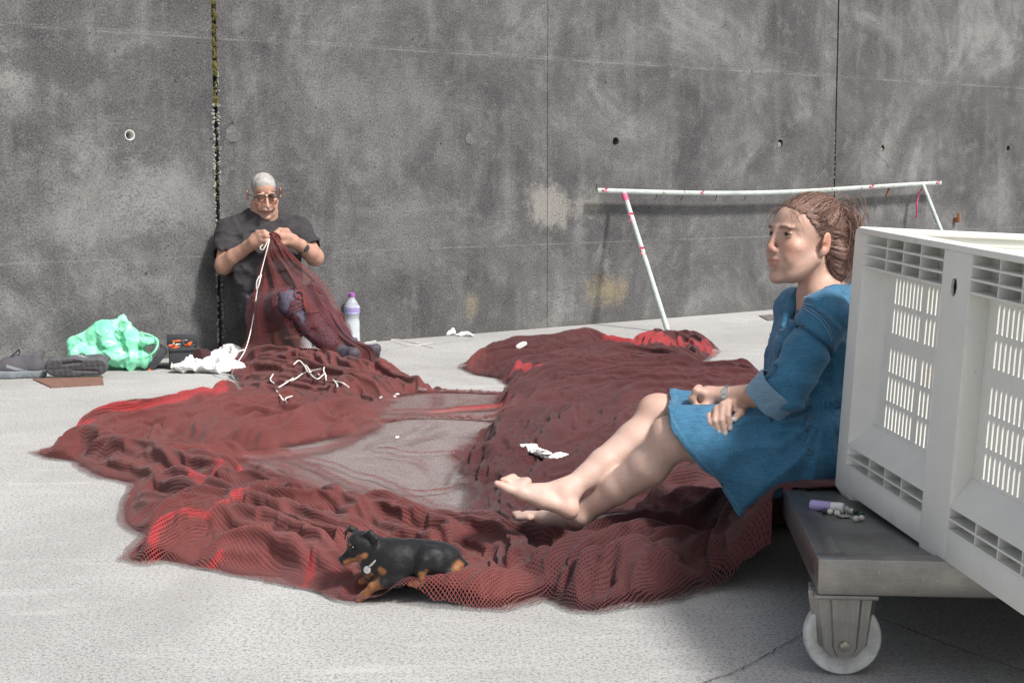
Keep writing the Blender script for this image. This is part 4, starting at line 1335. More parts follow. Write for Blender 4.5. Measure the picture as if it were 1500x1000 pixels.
# ---- dress
def woman_dress():
    S = SDF(P(965, 775, 3.75) - [0, 0.33, 0.02], P(1290, 405, 3.75) + [0, 0.36, 0.02], 0.0038)
    S.cone(P(1209, 450, 3.78), P(1206, 505, 3.78), 0.078, 0.104, 0.05, sq=((0.3, -0.95, 0), 1.25))
    S.cone(P(1197, 508, 3.77), P(1196, 575, 3.77), 0.098, 0.095, 0.05, sq=((0.3, -0.95, 0), 1.12))
    S.ell(P(1167, 517, 3.71), (0.052, 0.055, 0.055), 0.05); S.ell(P(1162, 513, 3.82), (0.052, 0.055, 0.055), 0.05)
    S.cone(P(1186, 575, 3.77), P(1180, 650, 3.765), 0.110, 0.138, 0.05)
    for s in 'LR':
        S.cone(P(1208, 450, 3.78), J['sh' + s], 0.050, 0.054, 0.05)
        S.cone(J['sh' + s], 0.5 * (J['sh' + s] + J['el' + s]), 0.053, 0.053, 0.035)
        S.cone(0.5 * (J['sh' + s] + J['el' + s]), J['el' + s], 0.053, 0.052, 0.02)
    S.cone(P(1160, 555, 3.57), P(1137, 577, 3.578), 0.052, 0.051, 0.02)
    S.cone(J['elR'], P(1112, 588, 3.80), 0.052, 0.046, 0.02)
    # skirt: the two thighs and the cloth hanging between and below them
    S.cone(P(1180, 650, 3.665), P(985, 636, 3.60), 0.105, 0.072, 0.06)
    S.cone(P(1160, 640, 3.85), P(975, 607, 3.80), 0.100, 0.068, 0.06)
    S.cone(P(1120, 640, 3.75), P(990, 622, 3.70), 0.085, 0.055, 0.05)
    S.cone(P(1170, 682, 3.60), P(1080, 712, 3.575), 0.042, 0.030, 0.06)
    S.cone(P(1110, 680, 3.585), P(1020, 655, 3.575), 0.060, 0.048, 0.06)
    S.cone(P(1095, 705, 3.575), P(1078, 752, 3.57), 0.034, 0.016, 0.05)
    S.cone(P(1215, 680, 3.63), P(1150, 690, 3.60), 0.05, 0.05, 0.05)
    # hem
    h0, h1, h2 = P(976, 613, 3.56), P(1085, 757, 3.56), P(1006, 596, 3.86)
    hn = np.cross(h1 - h0, h2 - h0); hn = nrm(hn) * (1 if hn[0] < 0 else -1)
    S.cut(h0, hn)
    b0, b1 = P(1087, 759, 3.56), P(1215, 709, 3.6)
    bnm = nrm(np.cross(b1 - b0, [0, 1, -0.05])); bnm = bnm if bnm[2] < 0 else -bnm
    S.cut(b0, bnm, 0.008)
    # V neck
    S.ell(P(1172, 430, 3.74), (0.050, 0.050, 0.072), 0.01, None, 'sub')
    S.cone(hw((-0.02, 0, -0.05)), J['neck'] + [0, 0, 0.01], 0.057, 0.062, 0.01, 'sub')
    # open ends: hollow hem and cuff
    S.cone(J['knL'] + [-0.05, 0, -0.01], P(1075, 648, 3.625), 0.066, 0.078, 0.006, 'sub')
    S.cone(J['knR'] + [-0.05, 0, 0], P(1070, 620, 3.82), 0.060, 0.070, 0.006, 'sub')
    S.cone(P(1045, 690, 3.585), P(1105, 690, 3.59), 0.040, 0.040, 0.01, 'sub')
    S.cone(P(1072, 735, 3.572), P(1095, 715, 3.578), 0.012, 0.02, 0.01, 'sub')
    # folds
    wst = P(1205, 600, 3.62)
    def folds(p):
        out = np.zeros(len(p))
        # skirt: folds running from the waist along the lap
        d = p - wst
        ang = np.arctan2(d[:, 2], -d[:, 0]) * 4.6 + 0.8 * vnoise(p * 9, 3) + p[:, 1] * 9
        rad = np.linalg.norm(d, axis=1)
        sk = (1 - sstep(-0.02, 0.06, d[:, 2])) * sstep(0.02, 0.10, rad) * (1 - 0.7 * sstep(0.22, 0.36, rad))
        out += sk * (np.abs(np.sin(ang * 1.6)) - 0.6) * 0.009
        out += sk * vnoise(np.stack([p[:, 0] * 9, p[:, 1] * 22, p[:, 2] * 26], 1), 11) * 0.004
        # gathered waist
        wz = np.exp(-((p[:, 2] - J['waist'][2] - 0.005) / 0.016) ** 2) * (p[:, 0] > J['waist'][0] - 0.16)
        out += wz * (0.010 + 0.0035 * np.sin(p[:, 0] * 420 + p[:, 1] * 420))
        # sleeve: drape bands across the upper arm, creases at the elbow
        a, b = J['shL'], J['elL']
        t = np.clip(((p - a) @ (b - a)) / ((b - a) @ (b - a)), -0.2, 1.4)
        dist = np.linalg.norm(p - (a + t[:, None] * (b - a)), axis=1)
        sl = (1 - sstep(0.06, 0.085, dist))
        ph = t * 15 + (p[:, 0] - a[0]) * 38 + 1.2 * vnoise(p * 14, 21)
        out += sl * (np.abs(np.sin(ph)) - 0.6) * (0.0035 + 0.0045 * sstep(0.5, 1.0, t))
        cr = t - 0.30 - 1.1 * (p[:, 0] - a[0]) + 0.03 * vnoise(p * 20, 5)      # the big fold across the sleeve
        out += sl * (0.012 * np.exp(-np.clip(cr / 0.05, 0, 9) ** 2) * (cr > 0) - 0.004 * np.exp(-(np.minimum(cr, 0) / 0.10) ** 2) * (cr < 0))
        # torso creases
        up = sstep(0.0, 0.05, p[:, 2] - J['waist'][2])
        out += up * (1 - sl) * (np.abs(vnoise(np.stack([p[:, 0] * 16, p[:, 1] * 10, p[:, 2] * 30 + p[:, 0] * 20], 1), 31)) - 0.3) * 0.008
        # shoulder seam
        out += -0.003 * np.exp(-((t + 0.02 - 0.9 * (p[:, 0] - a[0])) / 0.03) ** 2) * sl
        out += fbm(p * 45, 2, 9) * 0.0012
        return out
    S.warp_add(folds, 0.02)
    def worn(v):
        hem = np.abs((v - h0) @ hn)
        w = np.exp(-((hem - 0.014) / 0.0022) ** 2) * 0.35 + np.exp(-(hem / 0.004) ** 2) * 0.4
        bt_ = np.abs((v - b0) @ bnm); w += np.exp(-(bt_ / 0.004) ** 2) * 0.3
        a, b = J['shL'], J['elL']
        t = ((v - a) @ (b - a)) / ((b - a) @ (b - a))
        seam = t - 0.06 - 0.9 * (v[:, 0] - a[0])
        near = (v[:, 1] < 3.70)
        w += np.exp(-(seam / 0.022) ** 2) * near * (v[:, 2] > J['chest'][2] - 0.02) * 0.45 * (0.6 + 0.6 * vnoise(v * 160, 4))
        return {'worn': np.clip(w * (0.8 + 0.4 * vnoise(v * 120, 2)), 0, 0.9)}
    global dress_o
    dress_o, v = sdf_mesh(S, 'dress', denim('blue_denim', (0.014, 0.080, 0.155), (0.040, 0.172, 0.295)), woman, attrs=worn)
    return S, h0, hn
WD, hem0, hemn = woman_dress()

def cuff():
    S = SDF(P(1075, 640, 3.6) - [0, 0.12, 0], P(1195, 520, 3.6) + [0, 0.13, 0], 0.003)
    ax = nrm(P(1118, 592, 3.590) - P(1146, 564, 3.572))
    S.cone(P(1150, 560, 3.570), P(1112, 598, 3.594), 0.0625, 0.0600, 0.004)
    S.cone(P(1152, 558, 3.569), P(1100, 610, 3.602), 0.0555, 0.0530, 0.004, 'sub')
    S.cut(P(1119, 591, 3.59), ax); S.cut(P(1143, 567, 3.574), -ax)
    S.warp_add(lambda p: vnoise(p * 30, 3) * 0.0016 + fbm(p * 90, 2, 4) * 0.0008, 0.015)
    t = denim('pale_denim', (0.09, 0.17, 0.25), (0.17, 0.28, 0.38))
    sdf_mesh(S, 'sleeve_cuff', t, woman, attrs=lambda v: {'worn': np.clip(np.exp(-(np.abs((v - P(1119, 591, 3.59)) @ ax) / 0.004) ** 2) * .5, 0, 1)})
cuff()
def collar():
    S = SDF(P(1140, 490, 3.75) - [0, 0.2, 0], P(1260, 395, 3.75) + [0, 0.2, 0.02], 0.0034)
    c = J['neck'] + np.array([0.002, 0, 0.016])
    pts = []
    for a in np.linspace(-2.5, 2.5, 22):
        r = 0.064 + 0.016 * abs(math.sin(a / 2))
        d = hf[:, 0] * -math.cos(a) + hf[:, 1] * math.sin(a)
        pts.append(c + d * r * np.array([1, 1, 0]) + np.array([0, 0, 0.020 * math.cos(a) - 0.014]))
    for a, b in zip(pts, pts[1:]):
        S.cone(a, b, 0.0135, 0.0135, 0.004, sq=((0, 0, 1), 1.5))
    # lapels of the open neck
    for sy in (1, -1):
        a = c + hf[:, 0] * 0.055 + hf[:, 1] * 0.052 * sy + [0, 0, -0.022]
        S.cone(a, c + hf[:, 0] * 0.108 + hf[:, 1] * 0.020 * sy + [0, 0, -0.085], 0.017, 0.010, 0.01)
    S.cone(hw((-0.02, 0, -0.05)), c + [0, 0, -0.02], 0.054, 0.060, 0.004, 'sub')
    S.warp_add(lambda p: vnoise(p * 30, 13) * 0.003, 0.015)
    sdf_mesh(S, 'collar', denim('collar_denim', (0.012, 0.085, 0.165), (0.028, 0.155, 0.27)), woman, attrs=lambda v: {'worn': np.clip(0.25 * vnoise(v * 60, 3), 0, 1)})
collar()

# ---- seams, placket, sleeve tab and pocket of the dress
def dress_trim():
    def proj(px, py, y, off):
        p = P(px, py, y)
        for _ in range(10):
            p = p - WD.grad(p[None])[0] * (WD.sample(p[None])[0] - off) * 0.8
        return p
    PALE = simple('pale_stitching', (0.24, 0.40, 0.52), .9, 0, .2, 200)
    DARKD = denim('seam_denim', (0.008, 0.050, 0.100), (0.022, 0.105, 0.19))
    def stitch(pts, double=True, dash=True):
        s = Soup()
        path = np.array([proj(*q, .0012) for q in catmull([V(q) for q in pts], 10)])
        for k in range(0, len(path) - 1, 1):
            a, b = path[k], path[k] + (path[k + 1] - path[k]) * 0.62
            s.tube(np.array([a, b]), 0.0011, 5)
        s.build('stitching', PALE, dress_o)
    def welt(name, pts, r, mat):
        path = np.array([proj(*q, .0006) for q in catmull([V(q) for q in pts], 8)])
        s = Soup(); s.tube(path, r, 8)
        v, f = np.concatenate(s.v), np.concatenate(s.f)
        np_mesh(name, v, f, mat, dress_o, attrs={'worn': np.full(len(v), .12)})
    arm = [(1186, 449, 3.60), (1197, 454, 3.57), (1208, 463, 3.55), (1219, 478, 3.55), (1227, 496, 3.55)]
    welt('armhole_seam', arm, .0035, DARKD)
    stitch([(x - 3, y + 3, z) for x, y, z in arm]); stitch([(x - 7, y + 5, z) for x, y, z in arm])
    stitch([(1190, 446, 3.62), (1200, 438, 3.66), (1210, 432, 3.70)])
    pl_ = [(1158, 452, 3.66), (1146, 474, 3.66), (1136, 500, 3.67), (1130, 530, 3.68), (1128, 556, 3.68)]
    welt('button_placket', pl_, .006, DARKD); stitch([(x + 6, y + 2, z) for x, y, z in pl_])
    welt('sleeve_tab', [(1121, 556, 3.56), (1126, 544, 3.55), (1131, 532, 3.55)], .007, DARKD)
    pk = [(1188, 606, 3.60), (1180, 622, 3.58), (1177, 645, 3.57), (1179, 668, 3.57)]
    welt('pocket_edge', pk, .005, DARKD)
    welt('waist_seam', [(1150, 600, 3.58), (1172, 595, 3.57), (1195, 588, 3.57), (1218, 582, 3.58)], .0045, DARKD)
dress_trim()

# ---- hair
def woman_hair():
    S = SDF(P(1100, 430, WY) - [0.02, 0.2, 0], P(1275, 255, WY) + [0.02, 0.2, 0.03], 0.003)
    S.frame(HW)
    S.ell((-0.020, 0, 0.035), (0.0945, 0.0720, 0.0808), 0.0)
    S.ell((0.020, 0, 0.048), (0.0585, 0.0565, 0.0490), 0.03)
    S.cut((0.074, 0, 0.084), (0.67, 0, -0.74), 0.004)
    S.ell((0.058, 0, 0.010), (0.05, 0.095, 0.060), 0.012, None, 'sub')
    S.ell((-0.008, 0.085, -0.004), (0.022, 0.022, 0.034), 0.008, None, 'sub')
    S.ell((-0.008, -0.085, -0.004), (0.022, 0.022, 0.034), 0.008, None, 'sub')
    S.ell((-0.080, 0.008, 0.040), (0.032, 0.046, 0.048), 0.02)
    S.cone((-0.086, 0.016, 0.03), (-0.084, 0.030, -0.060), 0.033, 0.022, 0.02)
    S.cone((-0.070, 0.040, -0.02), (-0.078, 0.034, -0.078), 0.026, 0.016, 0.02)
    S.frame(np.eye(4))
    Mi = np.linalg.inv(HW)
    def str_(p):
        q = p @ Mi[:3, :3].T + Mi[:3, 3]
        th = np.arctan2(q[:, 1], q[:, 2] - 0.02)
        return vnoise(np.stack([q[:, 0] * 22, th * 26, np.zeros(len(q))], 1), 3) * 0.0026 + vnoise(np.stack([q[:, 0] * 40, th * 60, q[:, 2] * 10], 1), 5) * 0.0012
    S.warp_add(str_, 0.015)
    lo, hi = np.array([0.080, 0.040, 0.031]), np.array([0.31, 0.195, 0.155])
    def col(v):
        q = v @ Mi[:3, :3].T + Mi[:3, 3]
        th = np.arctan2(q[:, 1], q[:, 2] - 0.02)
        n = vnoise(np.stack([q[:, 0] * 18, th * 34, q[:, 2] * 6], 1), 7) * 0.6 + vnoise(np.stack([q[:, 0] * 30, th * 90, q[:, 2] * 9], 1), 8) * 0.5
        m = np.clip(0.4 + 0.6 * n, 0, 1)[:, None]
        return lo * (1 - m) + hi * m
    hair_o, _ = sdf_mesh(S, 'hair', HAIR, woman, col)
    st = Strands()
    def colr():
        m = RNG.random() ** 1.3
        return lo * (1 - m) + (hi * 1.35) * m
    def onshell(q, k):
        c = np.array([-0.020, 0, 0.035]); r = np.array([0.0945, 0.0720, 0.0808])
        d = (q - c) / r
        return c + d / np.linalg.norm(d) * r * k
    for i in range(800):                                   # swept back from the hair line
        a = RNG.uniform(-1.35, 1.35)
        s = np.array([0.072 - 0.062 * abs(a) ** 1.4 - 0.05 * RNG.random() ** 2 + RNG.normal(0, .005), 0.078 * math.sin(a), 0.020 + 0.078 * math.cos(a)])
        e = np.array([-0.096, 0.010 + RNG.normal(0, 0.018), 0.045 + RNG.normal(0, 0.018)])
        k = 1.008 + abs(RNG.normal(0, 0.022))
        path = np.array([onshell(s * (1 - t) + e * t + np.array([0, 0, 0.035 * math.sin(math.pi * t)]), k + 0.03 * math.sin(math.pi * t) * RNG.random() ** 3) for t in np.linspace(0, 1, 11)])
        path += np.cumsum(RNG.normal(0, 0.0005, path.shape), 0)
        st.lock(path @ HW[:3, :3].T + HW[:3, 3], RNG.uniform(0.00035, 0.0008), colr())
    for i in range(420):                                   # tail, coming down over the nape
        s = np.array([-0.085 + RNG.normal(0, .018), 0.020 + RNG.normal(0, .024), 0.070 + RNG.normal(0, 0.02)])
        e = np.array([-0.088 + RNG.normal(0, .020), 0.036 + RNG.normal(0, .018), -0.072 + RNG.normal(0, 0.022)])
        path = bez(s, s + [-0.026, 0.016, 0.004], e + [-0.024, 0.020, 0.05], e, 11)
        path += np.cumsum(RNG.normal(0, 0.0011, path.shape), 0)
        st.lock(path @ HW[:3, :3].T + HW[:3, 3], RNG.uniform(0.0004, 0.0010), colr())
    for i in range(55):                                    # fly-away wisps
        a = RNG.uniform(-1.2, 1.2)
        s = np.array([0.04 - 0.10 * RNG.random(), 0.075 * math.sin(a), 0.03 + 0.082 * math.cos(a)])
        s = onshell(s, 1.0)
        o = RNG.normal(0, 0.016, 3) + np.array([-0.008, 0, 0.016])
        path = bez(s, s + o * 0.5, s + o + [-0.02, 0, 0.004], s + o * 1.1 + RNG.normal(0, 0.016, 3) + [-0.03, 0, 0], 9)
        st.lock(path @ HW[:3, :3].T + HW[:3, 3], 0.00038, colr() * 1.3)
    for i in range(420):                                   # fine hairs softening the hair line
        sy = RNG.choice([1, 1, -1]); a = RNG.uniform(0, 1)
        s = onshell(np.array([0.080 - 0.075 * a ** 1.2 + RNG.normal(0, .004), sy * 0.073 * math.sin(a * 1.45 + .05), 0.010 + 0.078 * math.cos(a * 1.45)]), 0.975)
        e = onshell(s + np.array([-0.030 - .02 * RNG.random(), 0.004 * sy, 0.010 + .008 * RNG.random()]), 1.018)
        path = bez(s, s + (e - s) * .3 + [0.002, .002 * sy, .004], s + (e - s) * .7 + [0, .001 * sy, .003], e, 7)
        st.lock(path @ HW[:3, :3].T + HW[:3, 3], 0.00042, colr() * .95)
    for i in range(26):                                    # loose locks at forehead and temple
        sy = RNG.choice([1, 1, -1])
        s = onshell(np.array([0.058 + RNG.normal(0, .008), sy * RNG.uniform(0.02, 0.058), 0.078 + RNG.normal(0, .006)]), 1.01)
        e = np.array([0.060 + RNG.normal(0, .014), sy * RNG.uniform(0.056, 0.074), 0.020 + RNG.normal(0, 0.02)])
        path = bez(s, s + [0.022, 0.008 * sy, 0.0], e + [0.016, 0.006 * sy, 0.02], e, 10)
        st.lock(path @ HW[:3, :3].T + HW[:3, 3], 0.00055, colr())
    st.done('hair_strands', HAIR, hair_o)
woman_hair()

# ---- wrist watch
def watch(c, axis, up, r, parent, label, case, dial, bandm, face_r, oval=1.3):
    axis, up = nrm(axis), nrm(up); up = nrm(up - axis * (up @ axis)); side = np.cross(axis, up)
    o = empty('wrist_watch', c, label, 'watch')
    bm = bmesh.new()
    N = 40
    rings = []
    for dr, da in ((0, -0.005), (0.0022, -0.005), (0.0022, 0.005), (0, 0.005)):
        rings.append([bm.verts.new(Vector(V(c) + (up * math.cos(2 * math.pi * i / N) * 0.92 + side * math.sin(2 * math.pi * i / N) * 1.08) * (r + dr) + axis * da)) for i in range(N)])
    for p, q in zip(rings, rings[1:] + rings[:1]):
        for i in range(N): bm.faces.new([p[i], p[(i + 1) % N], q[(i + 1) % N], q[i]])
    bm_obj('watch_band', bm, bandm, o, True)
    top = V(c) + up * (r * 0.93 + 0.0015)
    def disc(rr, h0, h1, inner, name, m):
        bm = bmesh.new()
        a = [bm.verts.new(Vector(top + (axis * math.cos(2 * math.pi * i / N) + side * oval * math.sin(2 * math.pi * i / N)) * rr + up * h0)) for i in range(N)]
        b = [bm.verts.new(Vector(top + (axis * math.cos(2 * math.pi * i / N) + side * oval * math.sin(2 * math.pi * i / N)) * (rr * inner) + up * h1)) for i in range(N)]
        for i in range(N): bm.faces.new([a[i], a[(i + 1) % N], b[(i + 1) % N], b[i]])
        bm.faces.new(b)
        return bm_obj(name, bm, m, o, True)
    disc(face_r, -0.002, 0.0035, 0.93, 'watch_case', case)
    disc(face_r * 0.82, 0.0036, 0.0040, 0.97, 'watch_dial', dial)
    hand = bmesh.new()
    for ang, L in ((0.6, 0.5), (2.4, 0.7)):
        d = axis * math.cos(ang) + side * math.sin(ang)
        q0 = top + up * 0.0046; q1 = q0 + d * face_r * L
        add_cyl(hand, q0, q1, 0.00035, n=5)
    bm_obj('watch_hand', hand, simple('watch_hand_dark', (0.03, 0.03, 0.03), 0.4), o)
    return o
SILV = simple('silver_steel', (0.66, 0.65, 0.62), 0.28, 1.0, .12, 200)
wax = J['elL'] - J['wrL']
watch(J['wrL'] + nrm(wax) * 0.010, wax, (-0.10, -1, 0.35), 0.0215, woman, 'silver oval wrist watch on the woman\'s left wrist', SILV, simple('watch_dial_grey', (0.42, 0.41, 0.37), 0.3), SILV, 0.0112, 1.35)
# ------------------------------------------------------------------ man mending the net
man = empty('person', P(395, 480, 8.0) * [1, 1, 0] + [0, 0, 0.19], 'grey haired man in dark T-shirt and glasses mending net, seated against the wall', 'person')
mf = nrm([0.30, -0.95, 0])
mp = math.radians(-19)
Rp = np.array([[math.cos(mp), 0, -math.sin(mp)], [0, 1, 0], [math.sin(mp), 0, math.cos(mp)]])
roll = math.radians(4)
Rr = np.array([[1, 0, 0], [0, math.cos(roll), -math.sin(roll)], [0, math.sin(roll), math.cos(roll)]])
HM = mat4(rot_to(mf) @ Rp @ Rr * 1.16, P(387, 284, 8.17))
def hm(p): return HM[:3, :3] @ V(p) + HM[:3, 3]
MJ = dict(neck=P(386, 322, 8.23), chest=P(383, 362, 8.24), belly=P(389, 402, 8.13), pelvis=P(392, 450, 8.04),
          shA=P(337, 338, 8.19), elA=P(328, 388, 8.06), wrA=P(365, 360, 7.97),
          shB=P(434, 334, 8.34), elB=P(461, 376, 8.20), wrB=P(441, 360, 8.08),
          hipA=P(377, 455, 7.97), knA=P(428, 446, 7.70), anA=P(492, 512, 7.56),
          hipB=P(408, 447, 8.08), knB=P(456, 436, 7.84), anB=P(514, 509, 7.64))
def man_skin():
    S = SDF(P(300, 440, 8.2) - [0, 0.45, 0], P(485, 235, 8.2) + [0, 0.3, 0], 0.0048)
    head_prims(S, HM, w=1.02, jaw=1.0, nose=1.12, old=1.0)
    S.frame(HM)
    S.cone((0.005, 0.016, -0.085), (0.005, -0.016, -0.085), 0.043, 0.043, 0.03)
    S.frame(np.eye(4))
    S.cone(hm((-0.03, 0, -0.05)), MJ['neck'], 0.055, 0.068, 0.03)
    S.cone(MJ['neck'], MJ['chest'], 0.07, 0.13, 0.05)
    for s in 'AB':
        S.cone(MJ['neck'], MJ['sh' + s], 0.06, 0.056, 0.04)
        S.cone(MJ['sh' + s], MJ['el' + s], 0.054, 0.046, 0.02)
        m = MJ['el' + s] * 0.6 + MJ['wr' + s] * 0.4
        S.cone(MJ['el' + s], m, 0.047, 0.045, 0.012)
        S.cone(m, MJ['wr' + s], 0.045, 0.031, 0.012)
        S.sph(MJ['el' + s] + [0, 0.01, -0.006], 0.044, 0.02)
    # right hand (left in view): fingers pinching the mesh
    def hand(w, kn, tips, thumb):
        c = 0.5 * (V(w) + np.mean(kn, axis=0))
        S.cone(w, c, 0.031, 0.036, 0.02)
        S.ell(c, (0.036, 0.030, 0.036), 0.015)
        for k, (m, t) in zip(kn, tips):
            S.cone(c, k, 0.025, 0.0150, 0.015)
            S.chain([k, m, t], [0.0150, 0.0135, 0.0112], 0.006)
        S.chain(thumb, [0.018, 0.015, 0.012], 0.01)
    hand(MJ['wrA'], [P(378, 341, 7.93), P(381, 346, 7.915), P(383, 352, 7.91), P(383, 358, 7.92)],
         [(P(387, 340, 7.91), P(395, 344, 7.915)), (P(390, 346, 7.895), P(395, 348, 7.91)), (P(391, 354, 7.89), P(391, 357, 7.92)), (P(389, 361, 7.90), P(386, 363, 7.93))],
         [P(372, 346, 7.95), P(383, 343, 7.935), P(393, 347, 7.925)])
    hand(MJ['wrB'], [P(420, 338, 7.99), P(414, 342, 7.965), P(412, 349, 7.955), P(414, 356, 7.96)],
         [(P(410, 337, 7.95), P(401, 343, 7.93)), (P(405, 343, 7.93), P(401, 348, 7.93)), (P(404, 351, 7.93), P(404, 355, 7.95)), (P(407, 358, 7.94), P(410, 361, 7.96))],
         [P(424, 347, 7.99), P(412, 346, 7.95), P(402, 346, 7.94)])
    base = (0.47, 0.275, 0.205)
    def col(v):
        c = head_colour(v, HM, base, (0.34, 0.13, 0.11), (0.14, 0.11, 0.10), (0.46, 0.16, 0.11), stubble=0.45, fl=0.5)
        arm = (v[:, 2] < MJ['neck'][2] - 0.02)
        n = fbm(v * 60, 3, 4)
        c = np.where(arm[:, None], c * (0.92 + 0.12 * n)[:, None], c)
        return c
    sdf_mesh(S, 'body', SKIN, man, col)
man_skin()
eyes(HM, man, (0.04, 0.028, 0.02))
eyelids(HM, man, (0.43, 0.24, 0.18), (0.06, 0.04, 0.035), 2.0, -16.0)

def man_clothes():
    S = SDF(P(300, 480, 8.2) - [0, 0.5, 0.05], P(485, 300, 8.2) + [0, 0.35, 0.02], 0.0052)
    ax = ((0.6, 0.8, 0), 1.28)
    S.cone(MJ['neck'] + [0, 0.01, -0.02], MJ['chest'], 0.090, 0.150, 0.06, sq=ax)
    S.cone(MJ['chest'], MJ['belly'], 0.145, 0.160, 0.06, sq=((0.78, 0.62, 0), 1.22))
    S.cone(MJ['belly'], MJ['pelvis'], 0.158, 0.135, 0.06, sq=((0.78, 0.62, 0), 1.18))
    for s in 'AB':
        S.cone(MJ['neck'] + [0, 0, -0.01], MJ['sh' + s], 0.068, 0.068, 0.06)
        a, b = MJ['sh' + s], MJ['el' + s]
        S.cone(a, a + (b - a) * 0.60, 0.070, 0.074, 0.03)
    for s in 'AB':
        a, b = MJ['sh' + s], MJ['el' + s]
        d = nrm(b - a)
        c = a + (b - a) * 0.66
        S.cone(c - d * 0.01, c + d * 0.2, 0.062, 0.080, 0.004, 'sub')
    S.ell(hm((0.004, 0, -0.112)), (0.082, 0.082, 0.034), 0.006, None, 'sub')
    S.cone(hm((-0.025, 0, -0.05)), MJ['neck'] + [0, 0, 0.012], 0.069, 0.078, 0.004, 'sub')
    def folds(p):
        q = np.stack([p[:, 0] * 11 + p[:, 2] * 8, p[:, 1] * 8, p[:, 2] * 19 - p[:, 0] * 6], 1)
        return (np.abs(vnoise(q, 3)) - 0.3) * 0.016 + (np.abs(vnoise(q * 2.1, 9)) - 0.3) * 0.004
    S.warp_add(folds, 0.025)
    sh = simple('shirt_cotton', (0.036, 0.033, 0.036), 0.92, 0, .18, 40, 0.25, 500)
    sdf_mesh(S, 'shirt', sh, man)
    T = SDF(P(360, 550, 7.9) - [0, 0.55, 0.02], P(575, 395, 7.9) + [0, 0.42, 0.02], 0.0055)
    T.ell(MJ['pelvis'], (0.175, 0.155, 0.115), 0.03)
    for s in 'AB':
        h, k, a = MJ['hip' + s], MJ['kn' + s], MJ['an' + s]
        T.cone(h, k, 0.092, 0.070, 0.04)
        m = k + (a - k) * 0.45 + np.array([0, 0, -0.008])
        T.cone(k, m, 0.069, 0.062, 0.02)
        T.cone(m, a, 0.062, 0.050, 0.02)
    def tf(p):
        q = np.stack([p[:, 0] * 17 + p[:, 2] * 10, p[:, 1] * 12, p[:, 2] * 15 - p[:, 0] * 9], 1)
        return (np.abs(vnoise(q, 13)) - 0.3) * 0.020 + (np.abs(vnoise(q * 2.2, 19)) - 0.3) * 0.008
    T.warp_add(tf, 0.025)
    tm = simple('trouser_cotton', (0.085, 0.072, 0.105), 0.9, 0, .25, 30, 0.25, 400)
    sdf_mesh(T, 'trousers', tm, man)
    # shoes: dark, heel on the net, toes up and turned out
    sm = simple('shoe_dark', (0.060, 0.054, 0.068), 0.75, 0, .3, 50)
    for s, tx, ty, ty2 in (('A', 518, 517, 7.46), ('B', 549, 511, 7.55)):
        a = MJ['an' + s]
        B = SDF(a - [0.14, 0.2, 0.16], a + [0.22, 0.12, 0.14], 0.0050)
        heel = a + np.array([0.022, -0.012, -0.060]); toe = P(tx, ty, ty2 - 0.02)
        ball = 0.45 * heel + 0.55 * toe + np.array([0.022, -0.02, 0])
        B.cone(a, heel, 0.040, 0.036, 0.03)
        B.cone(heel, ball, 0.036, 0.040, 0.02, sq=((0.75, 0.6, 0), 1.1))
        B.cone(ball, toe, 0.040, 0.029, 0.02, sq=((0.75, 0.6, 0), 1.15))
        B.cone(a, ball, 0.044, 0.040, 0.03)
        B.warp_add(lambda p: vnoise(p * 30, 5) * 0.003, 0.02)
        sdf_mesh(B, 'shoe', sm, man)
    return S, T
MS, MT = man_clothes()
def man_hair():
    S = SDF(P(345, 330, 8.17) - [0.02, 0.2, 0], P(430, 235, 8.17) + [0.02, 0.25, 0.03], 0.0042)
    S.frame(HM)
    S.ell((-0.020, 0, 0.035), (0.0935, 0.0770, 0.0785), 0.0)
    S.ell((0.024, 0, 0.046), (0.054, 0.060, 0.053), 0.03)
    S.cut((0.0770, 0, 0.070), (0.86, 0, -0.50), 0.006)
    S.ell((0.068, 0, 0.000), (0.055, 0.085, 0.056), 0.01, None, 'sub')
    for sy in (1, -1): S.ell((-0.010, 0.084 * sy, -0.010), (0.016, 0.02, 0.030), 0.006, None, 'sub')
    S.cut((-0.06, 0, -0.045), (0.2, 0, -1), 0.006)
    S.frame(np.eye(4))
    S.warp_add(lambda p: vnoise(p * 150, 3) * 0.0022 + vnoise(p * 60, 4) * 0.0015, 0.015)
    lo, hi = np.array([0.22, 0.205, 0.19]), np.array([0.46, 0.45, 0.43])
    def col(v):
        m = np.clip(0.55 + 0.35 * vnoise(v * 150, 6) + 0.25 * vnoise(v * 30, 2), 0, 1)[:, None]
        return lo * (1 - m) + hi * m
    sdf_mesh(S, 'hair', HAIR, man, col)
man_hair()
# glasses: dark half rims, thin temples
gl = empty('eyeglasses', hm((0.085, 0, 0.012)), 'dark framed rectangular eyeglasses on the grey haired man\'s face', 'glasses')
s = Soup()
for sy in (1, -1):
    cx = 0.0315 * sy
    top = [hm((0.0885 - 0.004 * abs(t), cx + 0.0255 * t, 0.020 - 0.0035 * abs(t) ** 3)) for t in np.linspace(-1, 1, 9)]
    s.tube(catmull(top, 3), 0.0029)
    low = [hm((0.0890 - 0.004 * abs(math.cos(a)), cx + 0.0255 * math.cos(a) * 0.98, 0.0165 - 0.022 * math.sin(a) ** 0.6)) for a in np.linspace(0.05, math.pi - 0.05, 12)]
    s.tube(catmull(low, 2), 0.0014)
    s.tube(catmull([hm((0.084, cx + 0.026 * sy, 0.0185)), hm((0.060, 0.071 * sy, 0.018)), hm((0.02, 0.080 * sy, 0.016)), hm((-0.012, 0.083 * sy, 0.012))], 6), 0.0019)
s.tube(catmull([hm((0.0885, 0.007, 0.016)), hm((0.094, 0, 0.019)), hm((0.0885, -0.007, 0.016))], 5), 0.0016)
